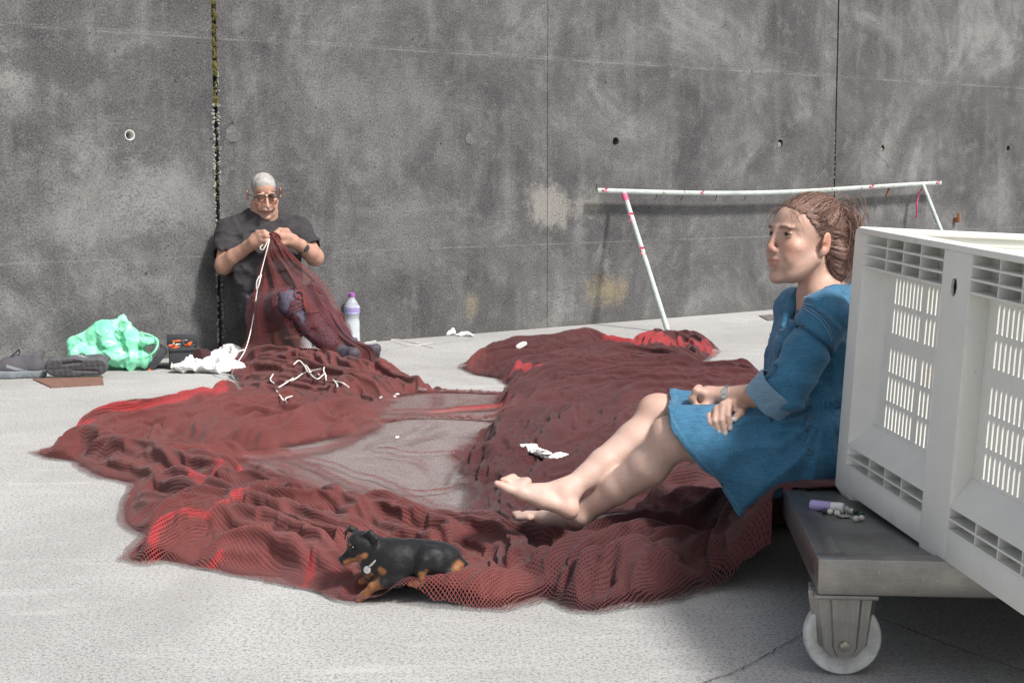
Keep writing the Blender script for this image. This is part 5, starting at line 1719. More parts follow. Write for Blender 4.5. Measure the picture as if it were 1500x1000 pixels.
s.build('glasses_frame', simple('dark_acetate', (0.018, 0.013, 0.012), 0.25), gl)
lens_m = NT('lens_glass')
lens_m.P(Roughness=0.02, IOR=1.45, Alpha=0.05); lens_m.base((0.3, 0.32, 0.32))
for sy in (1, -1):
    cx = 0.0315 * sy
    ring = [hm((0.0882 - 0.004 * abs(math.cos(a)), cx + 0.0248 * math.cos(a), 0.0085 + 0.0110 * (abs(math.sin(a)) ** 0.6) * (1 if math.sin(a) > 0 else -1))) for a in np.linspace(0, 2 * math.pi, 22, endpoint=False)]
    bm = bmesh.new(); bm.faces.new([bm.verts.new(Vector(p)) for p in ring])
    bm_obj('lens', bm, lens_m.m, gl)
wx = MJ['elB'] - MJ['wrB']
watch(MJ['wrB'] + nrm(wx) * 0.012, wx, (0.05, -1, 0.25), 0.0335, man, 'dark chunky wrist watch on the net mender\'s left wrist', simple('watch_dark_case', (0.09, 0.09, 0.09), 0.3, .8), simple('watch_dial_dark', (0.05, 0.055, 0.06), 0.2), simple('watch_strap_black', (0.03, 0.028, 0.028), 0.6), 0.0195, 1.1)

# low wooden stool-chair under him
chair = empty('low_chair', P(395, 523, 8.08) * [1, 1, 0], 'low dark wooden chair under the net mending man', 'chair')
WOOD = simple('dark_wood', (0.075, 0.045, 0.032), 0.6, 0, .4, 30, .3, 120)
cf = np.array([0.61, -0.79, 0]); cs = np.array([0.79, 0.61, 0])
CM2 = Matrix.Identity(4)
cc = G(402, 523) + cs * 0.17 - cf * 0.16
for i in range(3): CM2[i][0], CM2[i][1], CM2[i][2], CM2[i][3] = cs[i], cf[i], (0, 0, 1)[i], (cc[0], cc[1], 0)[i]
def cbx(name, c, s_, bev=0.004):
    bm = bmesh.new(); add_box(bm, c, s_, CM2); bm_obj(name, bm, WOOD, chair, True, bev)
cbx('seat', (0, 0, 0.186), (0.37, 0.36, 0.022))
for sx in (-1, 1):
    cbx('leg', (sx * 0.165, 0.155, 0.0875), (0.024, 0.024, 0.175))
    bm = bmesh.new()
    add_cyl(bm, CM2 @ Vector((sx * 0.165, -0.165, 0.0)), CM2 @ Vector((sx * 0.172, -0.172, 0.19)), 0.014, n=12)
    add_cyl(bm, CM2 @ Vector((sx * 0.172, -0.172, 0.188)), CM2 @ Vector((sx * 0.178, -0.235, 0.50)), 0.013, n=12)
    bm_obj('leg', bm, WOOD, chair, True)
cbx('backrest', (0, -0.228, 0.44), (0.35, 0.018, 0.10))
cbx('stretcher', (0, 0.155, 0.10), (0.306, 0.016, 0.016), .002)
# ------------------------------------------------------------------ little black and tan dog
DYY = 3.42
dog = empty('dog', P(600, 852, DYY), 'small black and tan dog lying on the net, wearing a collar with a round tag', 'dog')
def D(px, py, y=0.0): return P(px, py, DYY + y)
def make_dog():
    S = SDF(D(480, 905) - [0, 0.16, 0], D(705, 755) + [0, 0.16, 0], 0.0024)
    # trunk: deep chest, tucked belly, rounded rump
    S.ell(D(563, 825), (0.046, 0.042, 0.046), 0.02)
    S.ell(D(585, 820), (0.050, 0.046, 0.047), 0.02)
    S.cone(D(580, 820), D(625, 820, 0.004), 0.046, 0.040, 0.02)
    S.cone(D(612, 816, 0.003), D(652, 823, 0.004), 0.041, 0.037, 0.02)
    S.ell(D(643, 817, 0.006), (0.044, 0.044, 0.036), 0.02)
    S.cone(D(655, 822, 0.005), D(677, 829, 0.005), 0.024, 0.012, 0.02)
    S.cone(D(672, 826, 0.005), D(683, 828, 0.006), 0.009, 0.006, 0.008)           # docked tail
    # neck, head
    S.cone(D(562, 812), D(546, 802), 0.035, 0.030, 0.02)
    S.ell(D(545, 830), (0.026, 0.032, 0.034), 0.02)
    S.cone(D(550, 815), D(538, 800), 0.031, 0.027, 0.015)
    S.ell(D(532, 796), (0.0315, 0.029, 0.0285), 0.012)
    S.ell(D(523, 792), (0.022, 0.024, 0.020), 0.014)
    S.cone(D(521, 806), D(503, 818, -0.002), 0.0165, 0.0092, 0.014)
    S.cone(D(523, 812), D(506, 822, -0.001), 0.0125, 0.0075, 0.010)
    S.ell(D(536, 812), (0.018, 0.022, 0.017), 0.014)
    S.ell(D(499.5, 818, -0.002), (0.0062, 0.0072, 0.0058), 0.003)                   # nose
    S.chain([D(506, 823.5, -0.010), D(518, 822, -0.017), D(529, 817, -0.022)], [0.0012, 0.0014, 0.0012], 0.002, 'sub')
    S.sph(D(516.5, 801.5, -0.0265), 0.0052, 0.006, 'sub')
    S.ell(D(513, 797, -0.018), (0.007, 0.008, 0.004), 0.006)                        # brow
    # ears: near one folded down over the cheek, far one half up
    S.chain([D(537, 783, -0.016), D(543, 779, -0.023), D(551, 789, -0.029), D(549, 800, -0.030)], [0.0055, 0.0050, 0.0062, 0.0030], 0.006)
    S.chain([D(531, 783, -0.020), D(540, 781, -0.024), D(546, 790, -0.030)], [0.003, 0.0035, 0.003], 0.006)
    S.chain([D(520, 781, 0.014), D(513, 773, 0.016), D(507, 779, 0.012), D(505, 790, 0.010)], [0.0065, 0.0050, 0.0038, 0.0022], 0.006)
    S.chain([D(521, 776, 0.016), D(514, 772, 0.018)], [0.006, 0.004], 0.006)
    # near fore leg lying forward
    S.ell(D(576, 838, -0.030), (0.026, 0.018, 0.030), 0.016)
    S.chain([D(585, 850, -0.036), D(562, 853, -0.042), D(546, 859, -0.034), D(534, 871, -0.028), D(527, 877.5, -0.026)], [0.0150, 0.0128, 0.0100, 0.0088, 0.0092], 0.012)
    for i in range(4):
        S.cone(D(529, 876, -0.025) + [0.001, -0.0055 + 0.0042 * i, 0], D(524.0 - 0.5 * (i % 3), 879.5, -0.025) + [0, -0.0065 + 0.0045 * i, 0], 0.0046, 0.0036, 0.003)
    # far fore leg, mostly hidden
    S.chain([D(560, 845, 0.020), D(541, 848, 0.012), D(530, 851, 0.008)], [0.013, 0.010, 0.0085], 0.012)
    # near hind leg: thigh, shank standing, foot
    S.ell(D(632, 819, -0.030), (0.034, 0.020, 0.030), 0.014)
    S.chain([D(621, 820, -0.040), D(616, 836, -0.046), D(620, 853, -0.046)], [0.0150, 0.0110, 0.0082], 0.012)
    S.chain([D(620, 853, -0.046), D(609, 855, -0.050), D(601, 855, -0.050)], [0.0080, 0.0068, 0.0062], 0.006)
    S.chain([D(640, 828, -0.034), D(655, 838, -0.030), D(664, 838, -0.024)], [0.0170, 0.0120, 0.0095], 0.012)
    S.chain([D(676, 828, -0.004), D(668, 833, -0.020), D(659, 843, -0.026)], [0.0095, 0.0095, 0.0085], 0.010)
    S.warp_add(lambda p: vnoise(p * 60, 3) * 0.0011 + vnoise(np.stack([p[:, 0] * 160, p[:, 1] * 160, p[:, 2] * 420], 1), 5) * 0.0004, 0.01)
    def col(v):
        c = np.tile(np.array([0.0060, 0.0062, 0.0070]), (len(v), 1))
        n = fbm(v * 90, 3, 2)
        tan = np.array([0.30, 0.125, 0.048]); pale = np.array([0.42, 0.25, 0.14])
        m = np.zeros(len(v))
        def cap(a, b, r, soft=0.35, s=1.0):
            nonlocal m
            a, b = V(a), V(b); d = b - a
            t = np.clip(((v - a) @ d) / (d @ d), 0, 1)
            q = np.linalg.norm(v - a - t[:, None] * d, axis=1) * (1 + 0.35 * n)
            m = np.maximum(m, s * (1 - sstep(r * (1 - soft), r * (1 + soft), q)))
        cap(D(508, 823, -0.008), D(527, 819, -0.016), 0.0085); cap(D(527, 816, -0.020), D(535, 812, -0.027), 0.0085)
        cap(D(508, 822, 0.006), D(527, 818, 0.016), 0.009)
        cap(D(512, 797, -0.024), D(513, 797.5, -0.025), 0.0028, .4, .5)
        cap(D(559, 833, -0.040), D(563, 835, -0.042), 0.0095)
        cap(D(545, 838, -0.03), D(540, 842, -0.025), 0.008)
        cap(D(551, 857, -0.040), D(527, 879, -0.028), 0.0170)
        cap(D(545, 848, 0.012), D(528, 852, 0.008), 0.014)
        cap(D(617, 842, -0.056), D(616, 856, -0.050), 0.0085); cap(D(615, 855, -0.050), D(600, 856, -0.05), 0.009)
        cap(D(671, 829, -0.022), D(659, 844, -0.028), 0.0140)
        inn = (1 - sstep(0.006, 0.010, np.linalg.norm(v - D(625, 838, -0.052), axis=1)))
        m = np.maximum(m, inn * .6)
        c = c * (1 - m[:, None]) + m[:, None] * (tan * (0.85 + 0.4 * n)[:, None])
        k = 1 - sstep(0.007, 0.016, np.linalg.norm(v - D(525, 879, -0.026), axis=1))
        k = np.maximum(k, .8 * (1 - sstep(0.006, 0.014, np.linalg.norm(v - D(662, 842, -0.03), axis=1))))
        c = c * (1 - k[:, None] * 0.5) + k[:, None] * 0.5 * pale
        e = (1 - sstep(0.003, 0.006, np.linalg.norm(v - D(511, 786, 0.004), axis=1)))[:, None] * .5      # pink inside of the far ear
        c = c * (1 - e) + e * np.array([0.20, 0.10, 0.09])
        return c
    t = NT('short_fur')
    p = t.geo()
    hair = t.noise(t.mapping(p, (260, 260, 900), (0.4, 0.3, 0.2)), 1.0, 2, 0.6)
    c = t.attr('Col')
    c = t.mix(t.maprange(hair, 0.45, 0.75, 0, 0.55), c, t.mix(0.5, c, (0.042, 0.045, 0.051)))
    t.base(c); t.P(Roughness=0.52); t.b.inputs['Specular IOR Level'].default_value = 0.3
    t.b.inputs['Sheen Weight'].default_value = 0.25; t.b.inputs['Sheen Roughness'].default_value = 0.35
    t.bump(hair, 0.35, 0.0015)
    sdf_mesh(S, 'body', t.m, dog, col)
    e = bmesh.new()
    bmesh.ops.create_uvsphere(e, u_segments=16, v_segments=10, radius=0.0050, matrix=Matrix.Translation(Vector(D(516.5, 801.5, -0.0235))))
    bm_obj('eye', e, simple('dog_eye', (0.012, 0.007, 0.005), 0.08), dog, True)
    nose = bmesh.new()
    bmesh.ops.create_uvsphere(nose, u_segments=16, v_segments=10, radius=1, matrix=Matrix.Translation(Vector(D(498.8, 818.5, -0.002))) @ Matrix.Diagonal((0.0058, 0.0068, 0.0050, 1)))
    bm_obj('nose', nose, simple('dog_nose', (0.025, 0.024, 0.025), 0.35, bump=.5, bscale=600), dog, True)
    # collar and disc
    c0 = D(546, 814); 
    ax = nrm(D(532, 800) - D(560, 826) + np.array([0, -0.012, 0]))
    u = nrm(np.cross(ax, [0, 1, 0.2])); w = np.cross(ax, u)
    ring = [c0 + u * 0.0385 * math.cos(a) + w * 0.0400 * math.sin(a) for a in np.linspace(0, 2 * math.pi, 60)]
    s = Soup(); s.tube(np.array(ring), 0.0028, 8)
    s.build('collar', simple('grey_braid_collar', (0.34, 0.31, 0.29), 0.6, 0, .5, 260), dog)
    bm = bmesh.new()
    tc = D(538, 834, -0.036); nn = Vector(nrm([-0.35, -1, 0.18]))
    add_cyl(bm, Vector(tc), Vector(tc) + nn * 0.0016, 0.0088, n=28)
    o = bm_obj('name_tag', bm, simple('pale_metal_disc', (0.62, 0.60, 0.57), 0.35, .7, .1, 200), dog, True, 0.0004)
    bm = bmesh.new()
    fu = nn.cross(Vector((0, 0, 1))).normalized(); fw = fu.cross(nn)
    for k in range(4):
        q = Vector(tc) + nn * 0.0018 + fu * (-0.0042 + 0.0028 * k)
        add_cyl(bm, q - fw * 0.0012, q + fw * 0.0012, 0.0004, n=5)
    bm_obj('tag_engraving', bm, simple('engraving', (0.2, 0.2, 0.2), 0.5), dog)
make_dog()
# ------------------------------------------------------------------ the net
net = empty('fishing_net', G(600, 700), 'maroon fishing net with red borders heaped in folds over the concrete', 'fishing net')
NX0, NX1, NY0, NY1, NR = -2.55, 1.48, 2.95, 8.75, 0.0105
gx = np.arange(NX0, NX1, NR); gy = np.arange(NY0, NY1, NR)
XX, YY = np.meshgrid(gx, gy, indexing='ij')
PT = np.stack([XX, YY], -1)
def gp(pts, z=0.0):
    return np.array([G(p[0], p[1], p[2] if len(p) > 2 else z)[:2] for p in pts])
def seg_d(q, a, b):
    d = b - a
    t = np.clip(((q[..., 0] - a[0]) * d[0] + (q[..., 1] - a[1]) * d[1]) / (d @ d + 1e-12), 0, 1)
    return np.hypot(q[..., 0] - a[0] - t * d[0], q[..., 1] - a[1] - t * d[1])
def poly_sd(q, poly):
    """signed distance, positive inside"""
    ins = np.zeros(q.shape[:-1], bool); dm = np.full(q.shape[:-1], 9.0, np.float32)
    n = len(poly)
    for i in range(n):
        a, b = poly[i], poly[(i + 1) % n]
        dm = np.minimum(dm, seg_d(q, a, b))
        c = ((a[1] > q[..., 1]) != (b[1] > q[..., 1])) & (q[..., 0] < (b[0] - a[0]) * (q[..., 1] - a[1]) / (b[1] - a[1] + 1e-12) + a[0])
        ins ^= c
    return np.where(ins, dm, -dm)
def line_d(q, pts):
    dm = np.full(q.shape[:-1], 9.0, np.float32)
    for a, b in zip(pts, pts[1:]): dm = np.minimum(dm, seg_d(q, a, b))
    return dm
F5 = 0.05
OUT = gp([(42, 662), (50, 650, .03), (92, 636, .04), (92, 622, F5), (130, 612, F5), (200, 601, F5), (280, 582, F5), (338, 570, F5), (350, 562, .04), (343, 552, .03), (338, 540, .03), (352, 520, .05), (420, 512, .05), (480, 514, .05), (520, 524, .05), (562, 531, .05), (592, 539, .04), (615, 553, .03), (626, 568, .01), (660, 569, .01), (738, 572, .01),
          (745, 560, .02), (725, 549, .02), (690, 541, .03), (668, 527, .04), (690, 515, .06), (725, 501, .07), (760, 492, .09), (800, 487, .10), (860, 485, .10), (900, 491, .08), (940, 492, .08), (985, 487, .09), (1020, 483, .10), (1042, 490, .09), (1056, 509, .03), (1040, 520, .03), (1015, 528, .03), (1035, 535, .05), (1070, 533, .06), (1115, 532, .06), (1150, 560, .05), (1168, 620, .05), (1230, 655, .25),
          (1290, 700, .25), (1240, 716, .25), (1152, 728, .25), (1150, 862), (1138, 868), (1090, 868), (1040, 869), (1000, 881), (960, 889), (925, 894), (880, 901), (840, 899), (815, 891), (795, 883), (775, 889), (745, 896), (700, 898), (650, 894), (600, 888), (560, 888), (520, 887), (492, 880), (465, 870), (420, 861), (360, 849), (310, 839), (270, 833), (240, 827), (205, 831), (168, 823), (185, 802), (200, 787), (178, 776), (172, 756), (180, 727), (190, 710), (150, 702), (120, 692), (95, 678), (60, 673)])
wq = PT + 0.022 * np.stack([vnoise(np.stack([XX / .10, YY / .10, XX * 0], -1), 41), vnoise(np.stack([XX / .10, YY / .10, XX * 0], -1), 42)], -1)
wq = wq + 0.04 * np.stack([vnoise(np.stack([XX / .28, YY / .28, XX * 0], -1), 43), vnoise(np.stack([XX / .28, YY / .28, XX * 0], -1), 44)], -1) * sstep(3.6, 4.5, YY)[..., None]
sd = poly_sd(PT + 0.35 * (wq - PT), OUT)
# places where only a single sheet of mesh lies on the concrete
SHEER = [([(552, 616), (640, 611), (700, 612), (738, 616), (705, 640), (668, 660), (652, 674), (690, 702), (716, 736), (700, 753), (640, 742), (560, 722), (480, 696), (428, 670), (425, 658), (480, 643), (530, 630)], 0.05, 1.0),
         ([(545, 582), (640, 574), (745, 574), (735, 612), (640, 610), (548, 614)], 0.05, 0.75),
         ([(335, 660), (428, 660), (560, 716), (700, 752), (700, 772), (560, 752), (455, 735), (372, 696)], 0.05, 0.72),
         ([(210, 640), (300, 652), (335, 668), (300, 676), (235, 660)], 0.03, 0.5),
         ([(455, 728), (500, 730), (560, 745), (520, 748), (465, 740)], 0.03, 0.8),
         ([(850, 752), (930, 745), (935, 768), (880, 778), (845, 772)], 0.03, 0.95),
         ([(690, 735), (735, 742), (752, 760), (700, 770)], 0.03, 0.6),
         ([(280, 826), (440, 845), (500, 862), (500, 876), (360, 850), (280, 836)], 0.02, 0.55)]
sheer = np.zeros(XX.shape)
for pts, soft, amt in SHEER:
    sheer = np.maximum(sheer, amt * sstep(-soft, soft, poly_sd(wq, gp(pts, 0.01))))
PLATE = [([(205, 662), (95, 640), (100, 622), (330, 572), (420, 560), (555, 588), (557, 606), (500, 636), (430, 655)], 0.060, .05),
         ([(340, 556), (355, 518), (480, 514), (556, 532), (622, 562), (560, 578), (450, 584)], 0.070, .06),
         ([(178, 725), (330, 692), (420, 720), (480, 745), (560, 752), (700, 780), (790, 800), (795, 870), (700, 886), (560, 868), (400, 838), (270, 815), (178, 815), (205, 785), (185, 765)], 0.050, .06),
         ([(70, 655), (150, 640), (290, 680), (410, 725), (330, 735), (200, 705), (100, 675)], 0.045, .05),
         ([(690, 530), (745, 500), (1045, 494), (1050, 515), (1140, 545), (1140, 640), (1000, 655), (880, 665), (745, 725), (700, 690), (665, 668), (730, 600), (755, 560)], 0.055, .08),
         ([(690, 530), (745, 500), (1040, 492), (1040, 512), (900, 530), (780, 540)], 0.045, .10),
         ([(720, 772), (900, 785), (1080, 765), (1135, 800), (1130, 848), (1000, 872), (830, 888), (765, 850)], 0.070, .07),
         ([(930, 758), (975, 705), (1080, 690), (1110, 758), (1050, 772)], 0.085, .07)]
base = np.zeros(XX.shape)
for pts, h, soft in PLATE:
    s = poly_sd(wq, gp(pts, h * .6))
    base = np.maximum(base, h * (0.35 * np.sqrt(np.clip(s / soft, 0, 1)) + 0.65 * sstep(0, soft * 3.2, s)))
base = np.minimum(base, 0.12)
FOLDS = [([(58, 655), (110, 648), (190, 665), (280, 690), (400, 718), (440, 735)], .075, .055), ([(92, 628), (160, 615), (225, 606), (310, 586), (350, 566)], .055, .045), ([(110, 640), (160, 625), (240, 620), (330, 600), (420, 590)], .07, .03),
         ([(222, 664), (320, 656), (430, 652), (470, 645), (520, 630), (556, 606)], .06, .055), ([(215, 655), (260, 620), (340, 605), (450, 610), (530, 595)], .06, .03), ([(380, 640), (450, 618), (480, 590), (500, 570)], .06, .035), ([(500, 625), (540, 605), (556, 585), (545, 572)], .05, .04),
         ([(180, 720), (240, 708), (330, 735), (420, 745)], .07, .05), ([(200, 760), (280, 745), (360, 750), (440, 770), (520, 790)], .07, .04), ([(172, 820), (215, 800), (300, 770), (350, 748), (400, 730)], .06, .055), ([(235, 824), (300, 806), (360, 800), (430, 812), (490, 850)], .06, .05), ([(300, 770), (380, 780), (450, 800), (480, 830)], .06, .04),
         ([(340, 715), (400, 700), (450, 715), (500, 740), (520, 765)], .06, .05), ([(420, 745), (500, 752), (600, 762), (690, 780), (745, 800), (770, 830)], .07, .055), ([(430, 770), (490, 780), (500, 800)], .05, .035), ([(590, 765), (640, 772), (665, 790), (640, 800)], .05, .045),
         ([(545, 868), (640, 872), (720, 852), (775, 838)], .06, .035), ([(620, 888), (700, 882), (770, 860), (800, 830)], .07, .050), ([(690, 835), (740, 850), (760, 880)], .06, .035),
         ([(790, 880), (840, 850), (920, 835), (1000, 840), (1060, 850)], .07, .05), ([(850, 895), (900, 870), (960, 862), (1040, 862)], .06, .045), ([(700, 785), (800, 800), (900, 805), (1000, 795), (1070, 775)], .08, .060), ([(800, 845), (850, 825), (950, 815), (1040, 812), (1100, 800)], .07, .045), ([(900, 890), (935, 865), (940, 840), (985, 820)], .05, .04),
         ([(970, 868), (1040, 830), (1100, 780), (1160, 728, .2), (1205, 716, .25)], .06, .03), ([(1060, 862), (1100, 820), (1140, 760, .1), (1185, 722, .22)], .05, .025),
         ([(672, 527), (760, 518), (860, 500), (1000, 500), (1048, 508)], .13, .05), ([(735, 510), (770, 500), (830, 495), (880, 497)], .10, .04), ([(960, 505), (1000, 492), (1030, 490), (1052, 508)], .10, .05), ([(745, 552), (800, 535), (900, 520), (1010, 525)], .09, .04), ([(735, 600), (790, 560), (880, 540), (1000, 535), (1110, 540)], .09, .04), ([(700, 660), (770, 600), (850, 570), (960, 560), (1120, 552)], .08, .04), ([(720, 690), (800, 640), (870, 600), (980, 580), (1100, 570)], .07, .04), ([(740, 720), (810, 690), (880, 655), (960, 620), (1060, 600)], .07, .04), ([(820, 720), (890, 690), (960, 660), (1080, 640)], .06, .04),
         ([(935, 755), (985, 722), (1060, 705), (1085, 700)], .06, .05), ([(940, 735), (1000, 745), (1060, 760)], .05, .04), ([(690, 690), (705, 730), (720, 770)], .05, .03), ([(740, 700), (745, 740), (760, 768)], .05, .035),
         ([(345, 545), (380, 540), (430, 548), (500, 560), (560, 575)], .06, .045), ([(360, 525), (420, 530), (480, 540), (520, 550)], .07, .05), ([(560, 540), (600, 545), (620, 562)], .06, .04), ([(400, 560), (470, 575), (540, 590), (640, 588), (735, 582)], .05, .02),
         ([(420, 655), (500, 690), (600, 725), (700, 752)], .02, .012), ([(400, 668), (480, 715), (560, 742), (690, 768)], .03, .02), ([(440, 655), (560, 690), (640, 725)], .012, .008), ([(560, 640), (620, 650), (700, 636), (745, 610)], .010, .006), ([(580, 700), (640, 705), (690, 690)], .010, .006)]
# flow of the folds: every fold line drags the creases near it into its own direction
acc_c, acc_s = np.zeros(XX.shape), np.zeros(XX.shape)
hero = np.zeros(XX.shape); strand = np.zeros(XX.shape)
for pts, w, h in FOLDS:
    g = catmull(np.c_[gp(pts, 0.05), np.zeros(len(pts))], 4)[:, :2]
    dm = np.full(XX.shape, 9.0, np.float32)
    for a, b in zip(g, g[1:]):
        d = seg_d(wq, a, b)
        dm = np.minimum(dm, d)
        an = 2 * math.atan2(b[1] - a[1], b[0] - a[0])
        k = np.linalg.norm(b - a) / (d * d + 0.004) ** 1.5
        acc_c += math.cos(an) * k; acc_s += math.sin(an) * k
    if w > 0.025:
        hero = np.maximum(hero, h * (0.5 * np.sqrt(np.clip(1 - (dm / w) ** 2, 0, 1)) + 0.5 * np.exp(-(dm / (.55 * w)) ** 2)))
    strand = np.maximum(strand, 1 - sstep(w * 0.35, w * 0.9, dm))
TH = 0.5 * np.arctan2(acc_s, acc_c)
TH = TH + 0.35 * vnoise(np.stack([XX / .22, YY / .22, XX * 0], -1), 51)
CT, ST = np.cos(TH), np.sin(TH)
def lic(n, L, steps=11):
    """smear a noise field along the flow so that it becomes long creases"""
    out = n.copy(); cnt = 1.0
    for sg in (1, -1):
        px, py = XX.copy(), YY.copy()
        c, s = CT * sg, ST * sg
        for k in range(steps):
            px = px + c * L / steps; py = py + s * L / steps
            i = np.clip(((px - NX0) / NR).round().astype(np.int32), 0, len(gx) - 1); j = np.clip(((py - NY0) / NR).round().astype(np.int32), 0, len(gy) - 1)
            c2, s2 = CT[i, j], ST[i, j]
            f = np.where(c2 * c + s2 * s < 0, -1.0, 1.0)
            c, s = c2 * f, s2 * f
            w = 1 - k / steps * 0.6
            out += n[i, j] * w; cnt += w
    out /= cnt
    return out / (out.std() + 1e-9)
def nz(l, seed): return vnoise(np.stack([XX / l, YY / l, XX * 0 + seed * 3.3], -1), seed)
dens_steep = None
n1 = lic(nz(0.115, 61) + .5 * nz(.045, 60), 0.46, 20); n2 = lic(nz(0.040, 62) + .4 * nz(.022, 66), 0.30, 16); n3 = lic(nz(0.022, 63), 0.14, 9)
rid = lambda n, w: np.exp(-(n / w) ** 2)
bil = lambda n: np.minimum(np.abs(n), 1.6)
near = 1 - sstep(4.5, 7.0, YY)
dark = sstep(-.05, .05, poly_sd(wq, gp([(690, 540), (745, 495), (1060, 480), (1300, 540), (1300, 720), (1170, 890), (1000, 900), (800, 905), (765, 860), (720, 790), (640, 680), (745, 600), (745, 560)], 0.03)))  # darker maroon area: the right heap, plus shade painted over the front right
p_in = 0.35 * sstep(0.0, 0.02, sd) + 0.65 * sstep(0.0, 0.11, sd)
pile = p_in * (1 - sheer)
calm = 0.45 + 0.75 * sstep(-.5, .5, vnoise(np.stack([XX / .33, YY / .45, XX * 0], -1), 57))
H = 0.006 + pile * (base * 0.72 + hero * 1.05 + (bil(n1) - .6) * 0.010)
H = np.maximum(H, 0.006 + 0.004 * p_in)
H += sheer * p_in * (0.010 * strand + 0.004)
CAP = np.full(XX.shape, 0.40)
# things that press the net down or lift it
def press(pt, r, z, soft=0.05):
    global H
    w = 1 - sstep(r - soft, r + soft, np.hypot(XX - pt[0], YY - pt[1]))
    H = H * (1 - w) + np.minimum(H, z) * w
    CAP[w > 0.3] = np.minimum(CAP, z + 0.006 + 0.03 * (1 - w))[w > 0.3]
def lift(pt, r, z, soft=0.05):
    global H
    w = 1 - sstep(r - soft, r + soft, np.hypot(XX - pt[0], YY - pt[1]))
    H = H * (1 - w) + z * w
    CAP[w > 0.3] = np.minimum(CAP, z + 0.006 + 0.03 * (1 - w))[w > 0.3]
for (px, py, y, r) in ((556, 851, 0.0, .06), (590, 851, 0, .07), (620, 850, 0, .07), (655, 846, 0, .07), (690, 842, 0, .06)):
    q_ = P(px, py, DYY + y); lift(q_, r, q_[2] + .020, .05)
for (px, py, y, r) in ((527, 882, -.025, .05), (548, 868, -.034, .04)):
    q_ = P(px, py, DYY + y); lift(q_, r, max(q_[2] - .004, .008), .03)
press(P(515, 850, DYY - .02), .06, .045, .04)
press(P(838, 775, 3.76), .08, 0.072, .04); press(P(866, 775, 3.735), .05, 0.066, .03); press(P(780, 765, 3.84), .08, .085, .04)
press(P(500, 535, 7.5), .10, 0.06, .06); press(P(545, 535, 7.55), .10, 0.06, .06)
# over the edge of the cart
rr_ = (XX - C0[0]) * CR[0] + (YY - C0[1]) * CR[1]; ll_ = (XX - C0[0]) * CL[0] + (YY - C0[1]) * CL[1]
over = sstep(-0.20, 0.0, rr_) * sstep(0.585, 0.66, ll_ + 0.10 * np.clip(-rr_, 0, 0.2)) * (1 - sstep(0.95, 1.15, ll_))
H = H * (1 - 0.82 * over) + over * (DZ + 0.010)
H = np.where((rr_ > 0.01) & (ll_ < 1.25), np.maximum(H, DZ + 0.006), H)
# the top sheet has slack: relax it over the heap until it buckles into folds along the flow
def relax(iters=150):
    FL = H.astype(np.float32)
    seed = rid(n1, .42) * 0.042 + rid(n2, .5) * 0.016 + rid(n3, .6) * 0.007
    slack = (pile * (0.38 + 0.22 * calm) + 0.10 * dark * pile) * (1 - over) + 0.05
    p = np.stack([XX, YY, FL + 0.004 + seed * pile * (1 - over)], -1).astype(np.float32)
    p0 = p.copy()
    def sl(di, dj):
        a = (slice(0, -di or None), slice(max(0, -dj), -dj if dj > 0 else None)); b = (slice(di, None), slice(max(0, dj), dj if dj < 0 else None))
        return a, b
    E = []
    for di, dj, st in ((1, 0, 1.0), (0, 1, 1.0), (1, 1, 0.35), (1, -1, 0.35)):
        a, b = sl(di, dj)
        an = math.atan2(dj, di)
        th = 0.5 * (TH[a] + TH[b])
        e = 0.5 * (slack[a] + slack[b]) * (0.12 + 0.88 * np.sin(an - TH[a]) ** 2)
        L = NR * math.hypot(di, dj)
        rest = np.sqrt(L * L + (FL[b] - FL[a]) ** 2) * (1 + e)
        E.append((a, b, rest.astype(np.float32), st))
    cap = np.maximum(CAP, FL + 0.002).astype(np.float32)
    for it in range(iters):
        acc = np.zeros_like(p)
        for a, b, rest, st in E:
            d = p[b] - p[a]
            ln = np.sqrt((d * d).sum(-1)) + 1e-9
            d *= (0.17 * st * (ln - rest) / ln)[..., None]
            acc[a] += d; acc[b] -= d
        p += acc
        p[1:-1, 1:-1] += 0.022 * (0.25 * (p[2:, 1:-1] + p[:-2, 1:-1] + p[1:-1, 2:] + p[1:-1, :-2]) - p[1:-1, 1:-1])
        if it > 50: p[..., 2] -= 0.00022 * min(1, (it - 50) / 40)
        p[..., :2] += 0.012 * (p0[..., :2] - p[..., :2])
        p[..., 2] = np.minimum(np.maximum(p[..., 2], FL), cap)
    return p
PP = relax()
H0 = H
H = PP[..., 2].astype(float)
VX, VY = PP[..., 0], PP[..., 1]
tu, tv = np.gradient(PP, axis=0), np.gradient(PP, axis=1)
NN = np.cross(tu, tv); NN /= np.linalg.norm(NN, axis=-1, keepdims=True) + 1e-9
dens = 0.85 + 0.06 * vnoise(np.stack([XX / .3, YY / .3, XX * 0], -1), 71)
dens = dens * (0.45 + 0.55 * sstep(0.005, 0.05, sd))
dens = dens * (1 - sheer) + sheer * (0.32 + 0.40 * strand + 0.30 * sstep(1.0, 1.9, bil(n2)))
dens += 0.25 * sheer * (1 - sstep(0.5, .8, sheer))
dens = np.maximum(dens, 0.92 * sstep(.02, .25, over))
